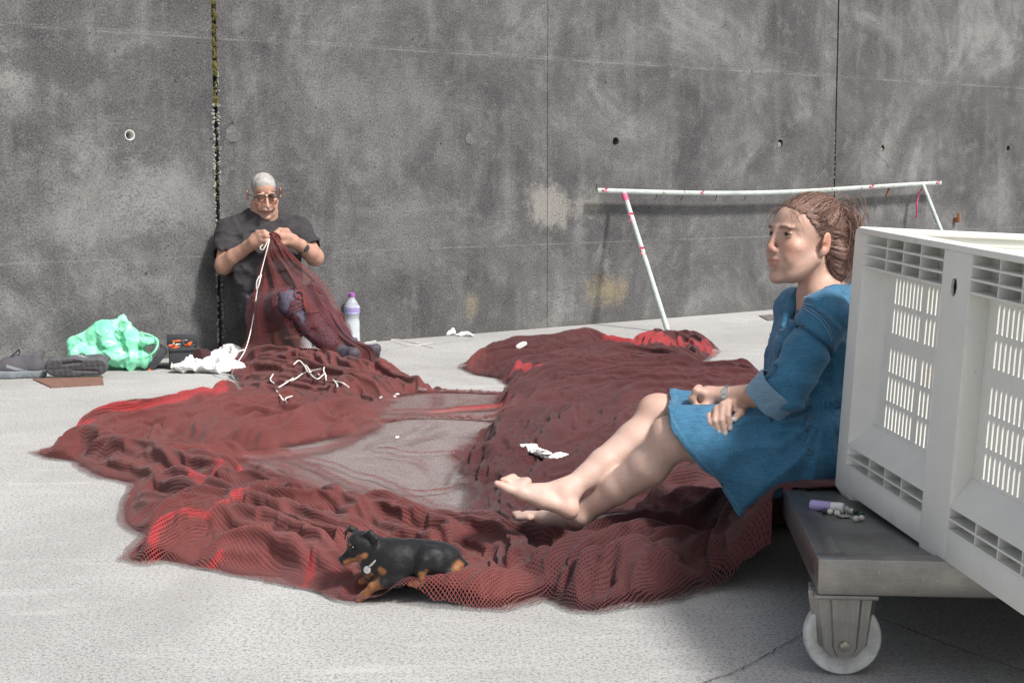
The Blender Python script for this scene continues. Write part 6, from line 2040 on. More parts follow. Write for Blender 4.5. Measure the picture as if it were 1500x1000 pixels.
# colour: dyed twine; right heap darker maroon, front right shade painted in; scarlet border netting
colr = np.zeros(XX.shape + (3,))
v1 = vnoise(np.stack([XX / .4, YY / .4, XX * 0], -1), 81)[..., None]; v2 = nz(.06, 82)[..., None]
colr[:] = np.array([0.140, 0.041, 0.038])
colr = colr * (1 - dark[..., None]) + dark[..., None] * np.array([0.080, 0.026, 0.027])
colr *= 1 + 0.16 * v1 + 0.10 * v2
RED = [([(97, 630), (130, 619), (200, 612), (270, 598), (330, 578), (352, 567)], .030), ([(92, 632), (112, 633), (128, 626)], .03), ([(45, 655), (62, 664), (78, 668)], .035), ([(180, 823), (215, 802), (260, 785), (320, 771), (350, 751), (364, 741)], .008), ([(235, 824), (280, 813), (322, 806)], .012), ([(425, 847), (447, 838), (466, 824)], .008), ([(462, 847), (530, 861), (590, 873)], .015),
       ([(297, 724), (318, 708), (345, 695), (356, 688)], .022), ([(625, 592), (680, 587), (737, 582)], .022), ([(728, 505), (745, 499), (768, 492)], .07), ([(790, 493), (850, 495), (925, 502)], .075), ([(925, 500), (960, 508), (1000, 506), (1052, 512)], .085), ([(1000, 498), (1035, 495)], .05), ([(1015, 532), (1046, 536)], .06), ([(742, 548), (792, 545)], .05)]
red = np.zeros(XX.shape)
for pts, w in RED:
    d = line_d(wq, catmull(np.c_[gp(pts, 0.05), np.zeros(len(pts))], 4)[:, :2])
    red = np.maximum(red, 1 - sstep(w * .75, w * 1.05, d + 0.012 * n2 * (w / .05)))
colr = colr * (1 - red[..., None]) + red[..., None] * np.array([0.30, 0.038, 0.042]) * (1 + .15 * v2)
edge = sd + 0.006 * nz(.03, 91)
jag = sd > -0.03
edge = np.where((rr_ > -0.03) & (ll_ < 0.70) & (over < 0.93), -0.05, edge)
def layer(name, mask, dz, mat, dn, ed):
    cell = mask[:-1, :-1] & mask[1:, :-1] & mask[:-1, 1:] & mask[1:, 1:]
    used = np.zeros(XX.shape, bool)
    used[:-1, :-1] |= cell; used[1:, :-1] |= cell; used[:-1, 1:] |= cell; used[1:, 1:] |= cell
    idx = -np.ones(XX.shape, np.int64); idx[used] = np.arange(used.sum())
    f = np.stack([idx[:-1, :-1][cell], idx[1:, :-1][cell], idx[1:, 1:][cell], idx[:-1, 1:][cell]], 1)
    v = PP[used] + NN[used] * dz
    v[:, 2] = np.maximum(v[:, 2], 0.003)
    uv = np.stack([XX * 1.22 + 0.010 * nz(.12, 95), YY * 1.22 + 0.010 * nz(.12, 96)], -1)[used]
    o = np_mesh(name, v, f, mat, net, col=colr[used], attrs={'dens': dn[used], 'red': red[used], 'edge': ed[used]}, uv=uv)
    md = o.modifiers.new('smooth', 'SUBSURF'); md.levels = 1; md.render_levels = 1
    return o

def net_material(name, cell, opaque):
    t = NT(name)
    uv = t.coord('UV')
    dn = t.attr('dens', 'Fac')
    m = t.mapping(uv, (1 / cell, 1 / cell, 1), (0, 0, math.radians(45)))
    wv = t.n('ShaderNodeVectorMath', operation='ADD')
    nn = t.noise(uv, 30, 2, 0.5, color=True)
    sc = t.n('ShaderNodeVectorMath', operation='SCALE'); t.t.links.new(nn, sc.inputs[0]); sc.inputs['Scale'].default_value = 0.8
    t.t.links.new(m, wv.inputs[0]); t.t.links.new(sc.outputs[0], wv.inputs[1])
    S = t.sep(wv.outputs[0])
    a = t.math('ABSOLUTE', t.math('SUBTRACT', t.math('FRACT', S[0]), 0.5)); b = t.math('ABSOLUTE', t.math('SUBTRACT', t.math('FRACT', S[1]), 0.5))
    mx = t.math('MAXIMUM', a, b)                     # 0 in the middle of a mesh, 0.5 on the twine
    thr = t.math('MULTIPLY', t.math('SQRT', t.math('SUBTRACT', 1.0, dn, clamp=True)), 0.5)
    thread = t.math('GREATER_THAN', mx, thr)
    c = t.attr('Col')
    p = t.geo()
    c = t.mix(t.maprange(t.noise(p, 140, 3, 0.6), 0.4, 0.75, 0, 0.35), c, t.mix(1.0, c, (1.5, 1.4, 1.4), 'MULTIPLY'))
    t.base(c); t.P(Roughness=0.9)
    t.b.inputs['Specular IOR Level'].default_value = 0.2
    t.b.inputs['Sheen Weight'].default_value = 0.12
    h = t.math('MULTIPLY', mx, 2.0)
    t.bump(t.math('ADD', t.math('POWER', h, 2.0), t.math('MULTIPLY', t.noise(p, 300, 2, .5), .5)), 0.4, 0.0025)
    inside = t.math('GREATER_THAN', t.attr('edge', 'Fac'), 0.0)
    t.t.links.new(inside if opaque else t.math('MULTIPLY', thread, inside), t.b.inputs['Alpha'])
    return t.m
NETM = net_material('net_twine', 0.0078, False)
NETU = net_material('net_twine_under', 0.0078, True)
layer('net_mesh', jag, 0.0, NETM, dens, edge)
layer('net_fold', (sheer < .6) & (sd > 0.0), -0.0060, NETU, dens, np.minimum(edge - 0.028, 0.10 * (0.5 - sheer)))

# ---- sheet of the same net hanging from the man's hands over his lap to the heap
rows = [([(394, 344), (399, 343), (404, 345)], [7.915, 7.905, 7.915]), ([(388, 362), (403, 358), (418, 360)], [7.90, 7.89, 7.92]), ([(381, 385), (408, 380), (436, 376)], [7.90, 7.88, 7.96]), ([(374, 420), (425, 412), (466, 402)], [7.90, 7.90, 7.98]), ([(366, 455), (430, 436), (489, 440)], [7.88, 7.74, 7.84]),
        ([(358, 490), (452, 470), (503, 472)], [7.86, 7.66, 7.74]), ([(350, 522), (466, 496), (516, 495)], [7.80, 7.60, 7.65]), ([(345, 545), (486, 522), (548, 508)], [7.60, 7.50, 7.52]), ([(344, 556), (470, 552), (572, 536)], [7.30, 7.32, 7.40]), ([(352, 562), (465, 566), (590, 556)], [7.16, 7.18, 7.30])]
ctl = np.array([[P(*q, y) for q, y in zip(a, b)] for a, b in rows])       # rows x 3 x 3
NV, NU = 190, 170
cv = np.array([catmull(ctl[:, j], 22) for j in range(3)])                   # 3 x n x 3
tt = np.linspace(0, cv.shape[1] - 1.001, NV); ii = tt.astype(int); ff = (tt - ii)[:, None]
cv = cv[:, ii] * (1 - ff) + cv[:, ii + 1] * ff
u = np.linspace(0, 1, NU)
w0, w1, w2 = (1 - u) * (1 - 2 * u), 4 * u * (1 - u), u * (2 * u - 1)
SH = cv[0][:, None] * w0[None, :, None] + cv[1][:, None] * w1[None, :, None] + cv[2][:, None] * w2[None, :, None]
vv = np.linspace(0, 1, NV)[:, None] * np.ones((1, NU)); uu = u[None, :] * np.ones((NV, 1))
wid = np.linalg.norm(SH[:, -1] - SH[:, 0], axis=1)[:, None]
fold = np.abs(vnoise(np.stack([uu * 9 + .5 * vnoise(np.stack([uu * 3, vv * 5, uu * 0], -1), 6), vv * 2.2, uu * 0], -1), 101)) * 0.055 + np.abs(vnoise(np.stack([uu * 22, vv * 4, uu * 0], -1), 102)) * 0.022
SH[..., 1] -= fold * np.clip(wid / 0.3, 0.15, 1.2)
SH[..., 0] += 0.02 * vnoise(np.stack([uu * 4, vv * 7, uu * 0], -1), 103)
q = SH.reshape(-1, 3)
for it in range(16):                                                        # keep the sheet outside his clothes
    for S in (MT, MS):
        inb = np.all((q > S.lo + 0.02) & (q < S.lo + (S.n - 2) * S.res - 0.02), axis=1)
        d = np.full(len(q), 1.0); d[inb] = S.sample(q[inb])
        m = d < 0.013
        if m.any(): q[m] += S.grad(q[m]) * np.clip(0.015 - d[m], 0, .02)[:, None]
    if it < 14:
        Q3 = q.reshape(NV, NU, 3); Q3[1:-1, 1:-1] += 0.25 * (0.25 * (Q3[2:, 1:-1] + Q3[:-2, 1:-1] + Q3[1:-1, 2:] + Q3[1:-1, :-2]) - Q3[1:-1, 1:-1])
q[:, 2] = np.maximum(q[:, 2], 0.03)
id_ = np.arange(NV * NU).reshape(NV, NU)
f = np.stack([id_[:-1, :-1], id_[:-1, 1:], id_[1:, 1:], id_[1:, :-1]], -1).reshape(-1, 4)
fl = fold.reshape(-1)
dn = (0.46 - 0.20 * sstep(.30, .5, vv.reshape(-1)) * (1 - sstep(.35, .6, uu.reshape(-1))) * sstep(.08, .2, uu.reshape(-1)) + 5.0 * fl + 0.35 * (1 - sstep(0.0, 0.2, vv.reshape(-1))) + 0.25 * np.exp(-((uu.reshape(-1) - 0.05) / .06) ** 2))
cl = np.tile(np.array([0.120, 0.028, 0.028]), (len(q), 1)) * (1 + 0.2 * vnoise(q * 12, 4))[:, None]
uvq = np.stack([uu.reshape(-1) * 0.62, vv.reshape(-1) * 0.95], 1)
np_mesh('lap_sheet', q, f, NETM, net, col=cl, attrs={'dens': np.clip(dn, .3, .9), 'red': np.zeros(len(q)), 'edge': np.ones(len(q))}, uv=uvq)
# gathered hem in his fingers
s = Soup()
s.tube(catmull([P(389, 352, 7.915), P(394, 344, 7.905), P(400, 341, 7.90), P(407, 344, 7.91), P(411, 350, 7.93)], 6), 0.0055, 8)
s.build('gathered_hem', NETU, net, col=np.tile([0.11, .026, .026], (8 * 25, 1)), attrs={'dens': np.full(200, .8), 'edge': np.ones(200)})
# ------------------------------------------------------------------ sagging rack leaning on the wall
rack = empty('drying_rack', G(980, 488), 'sagging white rail on two slanted legs with pink tape, leaning on the wall', 'rack')
WPAINT = NT('chipped_white_paint')
_p = WPAINT.coord(); _c = WPAINT.ramp(WPAINT.noise(_p, 9, 4, .6), [(.3, (.34, .39, .365)), (.7, (.50, .545, .515))])
_c = WPAINT.mix(WPAINT.ramp(WPAINT.noise(_p, 26, 5, .7, .4), [(.60, 0), (.66, .9)]), _c, (.22, .10, .05))
WPAINT.base(_c); WPAINT.P(Roughness=0.55)
railp = [(873, 279), (960, 281.5), (1040, 283), (1110, 282.5), (1180, 280), (1260, 275), (1330, 270.5), (1377, 268)]
rl = catmull([Wp(x, y, 0.10) for x, y in railp], 6)
def strip(name, path, w, h, mat, parent):
    """square bar following a path; w outwards, h upright"""
    v, f = [], []
    for q in path:
        for a, b in ((-1, -1), (1, -1), (1, 1), (-1, 1)): v.append(q + W_N * a * w / 2 + np.array([0, 0, b * h / 2]))
    for i in range(len(path) - 1):
        for k in range(4): f.append([4 * i + k, 4 * i + (k + 1) % 4, 4 * i + 4 + (k + 1) % 4, 4 * i + 4 + k])
    f += [[0, 1, 2, 3], [len(v) - 4, len(v) - 3, len(v) - 2, len(v) - 1]]
    return np_mesh(name, np.array(v), np.array(f), mat, parent, smooth=False)
strip('rail', rl, 0.035, 0.032, WPAINT.m, rack)
def bar(name, a, b, r, mat, parent, n=12):
    bm = bmesh.new(); add_cyl(bm, Vector(a), Vector(b), r, n=n); return bm_obj(name, bm, mat, parent, True)
legA0, legA1 = Wp(914, 283, 0.125), G(979, 487)
bar('leg', legA1, legA0, 0.0175, WPAINT.m, rack)
legB0 = Wp(1352, 271, 0.125); legB1 = legB0 + (legA1 - legA0) * [1, 1, 1]
legB1[2] = 0
bar('leg', legB1, legB0, 0.0165, WPAINT.m, rack)
rusty = simple('rusty_iron', (0.16, 0.075, 0.04), 0.9, 0, .5, 60)
for x in (874, 919, 962, 1004, 1050, 1092, 1282, 1326, 1358):
    t = np.interp(x, [p[0] for p in railp], [p[1] for p in railp])
    q = Wp(x, t, 0.10)
    bar('hook_pin', q + [0, 0, 0.014], q + [0.002, 0, 0.030], 0.005, rusty, rack, 6)
for x in (1000, 1050, 1092, 962):
    t = np.interp(x, [p[0] for p in railp], [p[1] for p in railp]); q = Wp(x, t, 0.09)
    s = Soup(); s.tube(catmull([q - [0, 0, .014], q - [0.004, 0, .040], q - [.016, 0, .052]], 4), 0.003, 5); s.build('hook', rusty, rack)
PINK = simple('pink_tape', (0.72, 0.10, 0.22), 0.6, 0, .25, 90)
def flag(q, w, h, rotz=0.0, name='pink_tape'):
    nu, nv = 7, 9
    v = []
    for j in range(nv):
        for i in range(nu):
            a, b = i / (nu - 1) - .5, -j / (nv - 1)
            d = 0.010 * math.sin(b * 5 + a * 3) + 0.006 * math.sin(a * 7)
            v.append(V(q) + W_T * (a * w * (1 + .25 * math.sin(b * 4))) + np.array([0, 0, b * h]) + W_N * (0.014 + d))
    f = [[j * nu + i, j * nu + i + 1, (j + 1) * nu + i + 1, (j + 1) * nu + i] for j in range(nv - 1) for i in range(nu - 1)]
    np_mesh(name, np.array(v), np.array(f), PINK, rack)
def legpt(t): return legA0 + (legA1 - legA0) * t
flag(legpt(0.17) - W_T * .012 + [0, 0, .022], 0.045, 0.06); flag(legpt(0.42) - W_T * .014 + [0, 0, .022], 0.04, 0.05)
for x, w in ((884, .05), (1027, .035), (1275, .06), (1372, .05)):
    t = np.interp(x, [p[0] for p in railp], [p[1] for p in railp]); flag(Wp(x, t - 1, 0.106) + [0, 0, .012], w, 0.022)
for t0, t1 in ((0.01, 0.06),):
    bar('pink_tape', legpt(t0), legpt(t1), 0.0195, PINK, rack)
q = legB0
s = Soup(); s.tube(catmull([q + [0, 0, -.01], q + [-.03, 0, -.08], q + [-.045, -.01, -.16], q + [-.04, 0, -.26]], 6), 0.007, 5); s.build('pink_ribbon', PINK, rack)
s = Soup(); a = Wp(1303, 276, .11); s.tube(catmull([a, a + [-.012, 0, -.03], a + [-.03, 0, -.07]], 5), np.linspace(.014, .006, 11), 6); s.build('rusty_hook', rusty, rack)
# rusted bolt stub in the wall
bolt = empty('rusty_bolt', Wp(1398, 316, 0), 'rusted iron bolt stub sticking out of the concrete wall above the bin', 'bolt')
bm = bmesh.new()
a = Vector(Wp(1398, 322, 0)); n = Vector(W_N)
add_cyl(bm, a - n * .02, a + n * 0.05, 0.020, 0.017, 10); add_cyl(bm, a + n * 0.042 - Vector((0, 0, .01)), a + n * 0.042 + Vector((0, 0, .055)), 0.013, 0.012, 8)
for v in bm.verts: v.co += Vector(RNG.normal(0, .002, 3))
bm_obj('bolt_stub', bm, simple('orange_rust', (0.26, 0.11, 0.045), .95, 0, .5, 70), bolt, True)

# ------------------------------------------------------------------ running shoes by the wall
def shoe(o, fwd, up, L, label, sole_view):
    """trainer in its own frame: x heel->toe, y width, z up"""
    R = rot_to(fwd, up); M = mat4(R, o)
    root = empty('running_shoe', o, label, 'shoe', 'pair of running shoes by the wall')
    k = L / 0.29
    def mk(lo, hi, fn, name, mat, res=0.0042, col=None):
        cs = [M[:3, :3] @ (np.array([x, y, z]) * k) + M[:3, 3] for x in (lo[0], hi[0]) for y in (lo[1], hi[1]) for z in (lo[2], hi[2])]
        S = SDF(np.min(cs, 0), np.max(cs, 0), res)
        S.frame(mat4(R * k, o)); fn(S); S.frame(np.eye(4))
        sdf_mesh(S, name, mat, root, col)
    def sole(S):
        S.cone((-0.100, 0, 0.020), (0.020, 0.002, 0.018), 0.042 * k, 0.040 * k, 0.02 * k)
        S.cone((0.02, 0.002, 0.018), (0.105, 0.004, 0.020), 0.046 * k, 0.044 * k, 0.03 * k)
        S.cut((0, 0, 0.036), (0, 0, 1), 0.004)
        S.cut((0, 0, 0.001), (0, 0, -1), 0.003)
        for i in range(11):
            x = -0.125 + i * 0.026
            S.cone((x, -0.07, 0), (x + .012, 0.07, 0), 0.0032 * k, 0.0032 * k, 0.002, 'sub')
        S.cone((-0.14, 0.004, 0), (0.14, -0.004, 0), 0.0035 * k, 0.0035 * k, 0.002, 'sub')
        S.cone((-0.02, 0.028, 0.002), (0.06, 0.022, 0.002), 0.006 * k, 0.006 * k, 0.004, 'sub'); S.cone((-0.09, -0.02, 0.0), (0.02, -0.012, 0.0), 0.007 * k, 0.006 * k, 0.004, 'sub')
    def upper(S):
        S.cone((-0.095, 0, 0.048), (-0.088, 0, 0.098), 0.037 * k, 0.031 * k, 0.02 * k)
        S.cone((-0.095, 0, 0.046), (0.0, 0.002, 0.050), 0.037 * k, 0.036 * k, 0.02 * k)
        S.cone((-0.045, 0, 0.088), (0.03, 0.002, 0.062), 0.029 * k, 0.032 * k, 0.03 * k)
        S.cone((0.0, 0.002, 0.045), (0.100, 0.004, 0.034), 0.037 * k, 0.034 * k, 0.03 * k)
        S.cut((0, 0, 0.034), (0, 0, -1), 0.002)
        S.cone((-0.084, 0, 0.140), (-0.070, 0, 0.070), 0.030 * k, 0.022 * k, 0.006, 'sub')
        S.cone((-0.07, 0, 0.115), (-0.030, 0, 0.105), 0.024 * k, 0.018 * k, 0.006, 'sub')
        S.cone((-0.128, 0, 0.120), (-0.120, 0, 0.100), 0.011 * k, 0.012 * k, 0.02)
    mk((-.16, -.065, -.01), (.165, .065, .05), sole, 'sole', simple('grey_rubber', (0.085, 0.088, 0.095) if sole_view else (0.17, 0.19, 0.21), 0.8, 0, .2, 60))
    def ucol(v):
        q = (v - o) @ R / k
        c = np.tile([0.085, 0.080, 0.092], (len(v), 1))
        m = (np.abs(q[:, 2] - 0.050 - 0.35 * np.maximum(q[:, 0], -.05)) < 0.007) & (q[:, 0] > -.06) & (q[:, 0] < .03) & (np.abs(q[:, 1]) > .02)
        c[m] = [0.24, 0.27, 0.28]
        c[q[:, 0] > .06] *= 1.25
        return c
    t = NT('shoe_mesh'); t.base(t.attr('Col')); t.P(Roughness=.85); t.bump(t.noise(t.geo(), 500, 2, .6), .4, .001)
    mk((-.16, -.065, .02), (.165, .065, .15), upper, 'upper', t.m, col=ucol)
    s = Soup()
    for i in range(5):
        x = -0.022 + i * 0.017; z = 0.100 - i * 0.0065
        s.tube(catmull([M[:3, :3] @ (np.array([x, sy * .024, z - .012]) * k) + o if sy else M[:3, :3] @ (np.array([x + .006, 0, z + .006]) * k) + o for sy in (-1, 0, 1)], 5), 0.0032 * k, 6)
    for sy in (-1, 1):
        s.tube(catmull([M[:3, :3] @ (np.array(q) * k) + o for q in ((-.026, 0, .108), (-.02, sy * .018, .128), (-.004, sy * .032, .112), (.01, sy * .02, .104))], 6), 0.0024 * k, 5)
    s.build('laces', simple('black_lace', (0.02, 0.02, 0.022), .9), root)
shoe(G(22, 553), [-1, -0.18, 0], [0, 0, 1], 0.31, 'dark grey running shoe standing upright at the foot of the wall', False)
o2 = G(110, 556); o2[2] = 0.052
shoe(o2 + np.array([0, .035, 0]), [-1, -.10, -0.03], [0.08, 0.98, 0.24], 0.30, 'dark grey running shoe lying on its side, tread towards the viewer', True)
# rusty cover plate
plate = [G(48, 556), G(75, 568.5), G(152, 564), G(150, 553)]
bm = bmesh.new()
lo = [bm.verts.new(Vector(p) + Vector((0, 0, 0.0005))) for p in plate]; hi = [bm.verts.new(Vector(p) + Vector((0, 0, 0.006))) for p in plate]
bm.faces.new(hi)
for i in range(4): bm.faces.new([lo[i], lo[(i + 1) % 4], hi[(i + 1) % 4], hi[i]])
t = NT('rusty_plate'); p_ = t.geo()
t.base(t.ramp(t.noise(t.mapping(p_, (6, 60, 6)), 3, 4, .7), [(.3, (.11, .058, .042)), (.55, (.20, .105, .075)), (.75, (.34, .27, .22))])); t.P(Roughness=.9)
pl = bm_obj('cover_plate', bm, t.m); tag(pl, 'small rusty brown cover plate set in the concrete under the overturned shoe', 'plate')
t = NT('dark_grate'); t.base(t.ramp(t.noise(t.geo(), 30, 4, .7), [(.35, (.09, .08, .07)), (.7, (.2, .19, .17))])); t.P(Roughness=.95)
bm = bmesh.new(); q4 = [G(1112, 463), G(1125, 470), G(1160, 468), G(1150, 460)]
lo = [bm.verts.new(Vector(p) + Vector((0, 0, 0.0005))) for p in q4]; hi = [bm.verts.new(Vector(p) + Vector((0, 0, 0.006))) for p in q4]
bm.faces.new(hi)
for i in range(4): bm.faces.new([lo[i], lo[(i + 1) % 4], hi[(i + 1) % 4], hi[i]])
tag(bm_obj('drain_cover', bm, t.m), 'dark square drain cover in the pale concrete behind the woman', 'cover')

# ------------------------------------------------------------------ green plastic bag
def bag():
    root = empty('plastic_bag', G(165, 545), 'crumpled mint green plastic carrier bag slumped against the wall', 'bag')
    Yb = 7.62
    B = lambda px, py, dy=0: P(px, py, Yb + dy)
    S = SDF(B(85, 560) - [0, .25, 0], B(245, 448) + [0, .28, 0], 0.0042)
    S.cone(B(118, 520), B(205, 528, -.02), 0.062, 0.050, 0.03, sq=((0, 1, 0), 1.5))
    S.cone(B(106, 503), B(150, 486, .03), 0.022, 0.050, 0.03, sq=((0, 1, 0), 1.3)); S.cone(B(150, 486, .03), B(180, 466, .05), 0.050, 0.016, 0.03)
    S.cone(B(104, 502), B(120, 522, -.02), 0.016, 0.045, 0.03); S.cone(B(180, 466, .05), B(195, 500, 0), 0.016, 0.050, 0.03); S.cone(B(160, 500, 0), B(170, 520, -.03), 0.07, 0.07, 0.04)
    S.cone(B(195, 500, -.02), B(220, 502, -.04), 0.060, 0.040, 0.03); S.cone(B(205, 520, -.04), B(180, 536, -.05), 0.05, 0.035, 0.03)
    S.ell(B(222, 512, -.06), (0.040, 0.075, 0.036), 0.012, None, 'sub')
    S.cut(G(165, 545), (0, 0, -1), 0.01)
    def crum(p):
        q = p * 9 + 0.5 * np.stack([vnoise(p * 14, 1), vnoise(p * 14, 2), vnoise(p * 14, 3)], -1)
        return (np.abs(vnoise(q, 5)) - .25) * 0.028 + (np.abs(vnoise(q * 2.3, 6)) - .25) * 0.010 + (np.abs(vnoise(q * 5, 7)) - .25) * 0.003
    S.warp_add(crum, 0.04)
    t = NT('mint_film'); p = t.geo()
    t.base(t.ramp(t.noise(p, 11, 4, .6), [(.3, (.16, .66, .38)), (.7, (.36, .82, .58))]))
    t.P(Roughness=.32); t.b.inputs['Transmission Weight'].default_value = 0.0
    t.b.inputs['Subsurface Weight'].default_value = .25; t.b.inputs['Subsurface Radius'].default_value = (.02, .05, .03)
    t.bump(t.noise(p, 40, 4, .65, .8), .5, .004)
    bo, _ = sdf_mesh(S, 'bag_body', t.m, root)
    bo.data.polygons.foreach_set('use_smooth', np.zeros(len(bo.data.polygons), bool))
    md = bo.modifiers.new('crinkle', 'DECIMATE'); md.ratio = 0.16
    # handle loops and rim of the open mouth
    s = Soup()
    def ribbon(pts, w):
        path = catmull(pts, 8); m = len(path)
        d = np.array([0, .35, 1.0]) * w
        v = np.concatenate([path - d / 2, path + d / 2, path + d / 2 + [0, .002, 0], path - d / 2 + [0, .002, 0]])
        i = np.arange(m - 1)
        f = np.concatenate([np.stack([i + a * m, i + 1 + a * m, i + 1 + ((a + 1) % 4) * m, i + ((a + 1) % 4) * m], 1) for a in range(4)])
        s.add(v, f)
    ribbon([B(172, 478, -.05), B(178, 470, -.05), B(186, 473, -.05), B(184, 483, -.06), B(176, 484, -.06), B(172, 478, -.05)], .018)
    s.tube(catmull([B(205, 487, -.03), B(222, 492, -.05), B(231, 502, -.09), B(226, 515, -.12), B(212, 525, -.12)], 8), 0.006, 8)
    s.build('bag_handle', t.m, root)
bag()

# ------------------------------------------------------------------ tool box, open, lid leaning
TB = simple('charcoal_plastic', (0.035, 0.038, 0.044), .5, 0, .2, 40); TG = simple('green_insert', (0.012, 0.07, 0.045), .6)
OR = simple('orange_plastic', (0.75, 0.13, 0.03), .45, 0, .15, 60); YE = simple('amber_plastic', (0.75, 0.36, 0.03), .45)
tb = empty('tool_box', G(268, 541), 'open charcoal tool box with orange handled tools between the green bag and white cloth', 'tool box')
Mx = Matrix.Translation(Vector(G(270, 541))) @ Matrix.Rotation(math.radians(14), 4, 'Z')
def tbx(name, parts, mat, parent=None, M=Mx, bev=.004):
    bm = bmesh.new()
    for c, s_ in parts: add_box(bm, c, s_, M)
    return bm_obj(name, bm, mat, parent or tb, True, bev)
W_, D_, H_ = 0.145, 0.20, 0.102
tbx('case', [((0, D_ / 2, .004), (W_ - .012, D_ - .012, .008)), ((-W_ / 2 + .004, D_ / 2, H_ / 2 + .006), (.007, D_, H_)), ((W_ / 2 - .004, D_ / 2, H_ / 2 + .006), (.007, D_, H_)), ((0, .0035, H_ / 2 + .0055), (W_ - .016, .007, H_ - .001)), ((0, D_ - .0035, H_ / 2 + .0055), (W_ - .016, .007, H_ - .001))], TB, bev=.002)
tbx('rim', [((0, -.003, H_), (W_ + .014, .010, .016))], TB, bev=.003)
tbx('rim', [((0, D_ + .003, H_ + .03), (W_ + .014, .010, .06))], TB, bev=.003)
Ml = Mx @ Matrix.Translation((-W_ / 2 - .012, .02, H_ - .01)) @ Matrix.Rotation(math.radians(-52), 4, 'Y') 
lid_o = tbx('lid', [((-.075, .09, 0), (.15, .20, .012)), ((-.075, -.007, .018), (.15, .010, .03)), ((-.146, .09, .018), (.01, .20, .03)), ((-.004, .09, .018), (.01, .20, .03))], TB, M=Ml, bev=.003)
tbx('lid_insert', [((-.075, .09, .012), (.12, .17, .010))], TG, lid_o, M=Ml, bev=.002)
for q5 in (((-.155, .06, -.006), (.012, .03, .02)), ((-.130, -.016, .01), (.02, .008, .02))): tbx('latch', [q5], OR, lid_o, M=Ml, bev=.003)
tbx('tray', [((0, D_ / 2, H_ - .012), (W_ - .018, D_ - .02, .006))], simple('tray_grey', (.06, .06, .065), .6), bev=.001)
for i, (x, y, a, L, m) in enumerate(((-.035, .05, .5, .07, OR), (-.045, .12, .2, .06, OR), (.03, .05, -.9, .08, OR), (.04, .13, 1.1, .06, OR), (0, .08, 1.5, .06, TB), (-.02, .15, -.3, .07, OR), (-.04, .03, 1.0, .05, SILV))):
    tool = empty('hand_tool', Mx @ Vector((x, y, H_)), None, 'tool', 'small hand tools in the tool box tray')
    tool['label'] = ['small hand tool with an orange grip in the open tool box', 'small dark grip lying in the open tool box', 'small silver tool in the open tool box'][0 if m is OR else (1 if m is TB else 2)]
    c = Mx @ Vector((x, y, H_ + .008 + .004 * i)); d = Mx.to_3x3() @ Vector((math.cos(a), math.sin(a), .12))
    bm_obj('grip', lathe_axis(c - d * L / 2, c + d * L * .15, [(0, .004), (.004, .0075), (L * .3, .006), (L * .5, .0078), (L * .62, .005)], 10), m, tool, True)
    bm_obj('shaft', lathe_axis(c + d * L * .13, c + d * L * .6, [(0, .0028), (L * .44, .0026), (L * .47, .0012)], 8), SILV, tool, True)
# dark spool beside it, amber clip in front
sp = empty('twine_spool', P(296, 519, 7.55), 'dark maroon spool of twine lying beside the tool box', 'spool')
a, b = P(289, 519, 7.50), P(303, 519, 7.58)
L = float(np.linalg.norm(b - a))
bm_obj('spool_roll', lathe_axis(a, b, [(0, .012), (0, .027), (.004, .029), (L - .004, .029), (L, .027), (L, .012)]), simple('maroon_twine', (.05, .015, .018), .9, 0, .4, 90, .6, 300), sp, True)
yc = empty('amber_clip', G(197, 540), 'small amber plastic clip lying between the green bag and tool box', 'clip')
bm = bmesh.new()
M3 = Matrix.Translation(Vector(G(198, 540)) + Vector((0, 0, .012))) @ Matrix.Rotation(.25, 4, 'Y') @ Matrix.Rotation(-.2, 4, 'Z')
bmesh.ops.create_cone(bm, cap_ends=True, segments=6, radius1=.03, radius2=.014, depth=.016, matrix=M3 @ Matrix.Diagonal((1.35, .6, 1, 1)))
bm_obj('clip_body', bm, YE, yc, True, .003)

# ------------------------------------------------------------------ cloths and papers
def cloth(name, label, cat, pts, z, thick, mat, seed, amp=.02, Y=None, res=.0045, freq=16):
    """crumpled cloth: a low irregular heap with creases, on the ground or on the net"""
    c = np.mean(pts, 0)
    root = empty(name, c, label, cat)
    pts = np.array(pts)
    S = SDF(pts.min(0) - thick * 4 - .02, pts.max(0) + thick * 4 + .03, res)
    for i, a in enumerate(pts):
        b = pts[min(i + 1, len(pts) - 1)]; L = np.linalg.norm(pts[-1] - pts[0]) / len(pts)
        S.ell(a, (L * .9 + thick, (L * .5 + thick) * (1 + .3 * math.sin(i * 2.1)), thick * .8), thick * 1.5, rot_to([math.cos(i), math.sin(i) * .4, .12 * math.sin(i * 3)]))
        S.cone(a, b, thick * .7, thick * .7, thick * 1.5)
    def cr(p):
        q = p * freq
        return (np.abs(vnoise(q, seed)) - .25) * amp + (np.abs(vnoise(q * 2.2, seed + 1)) - .25) * amp * .5
    S.warp_add(cr, thick)
    sdf_mesh(S, name + '_folds', mat, root)
WHITEC = simple('white_cotton', (0.70, 0.69, 0.68), .9, 0, .08, 30, .3, 500)
PAPER = simple('white_paper', (0.80, 0.80, 0.79), .85, 0, .05, 60)
z3 = np.array([0, 0, .03])
cloth('white_cloth', 'crumpled white cloth lying on the concrete beside the tool box', 'cloth', [G(278, 545) + z3, G(292, 540) + z3, G(312, 542) + z3, G(330, 546) + z3, G(318, 535) + z3, G(338, 530) + z3 * 1.5, G(352, 528) + z3], .03, .034, WHITEC, 3, .030, freq=18)
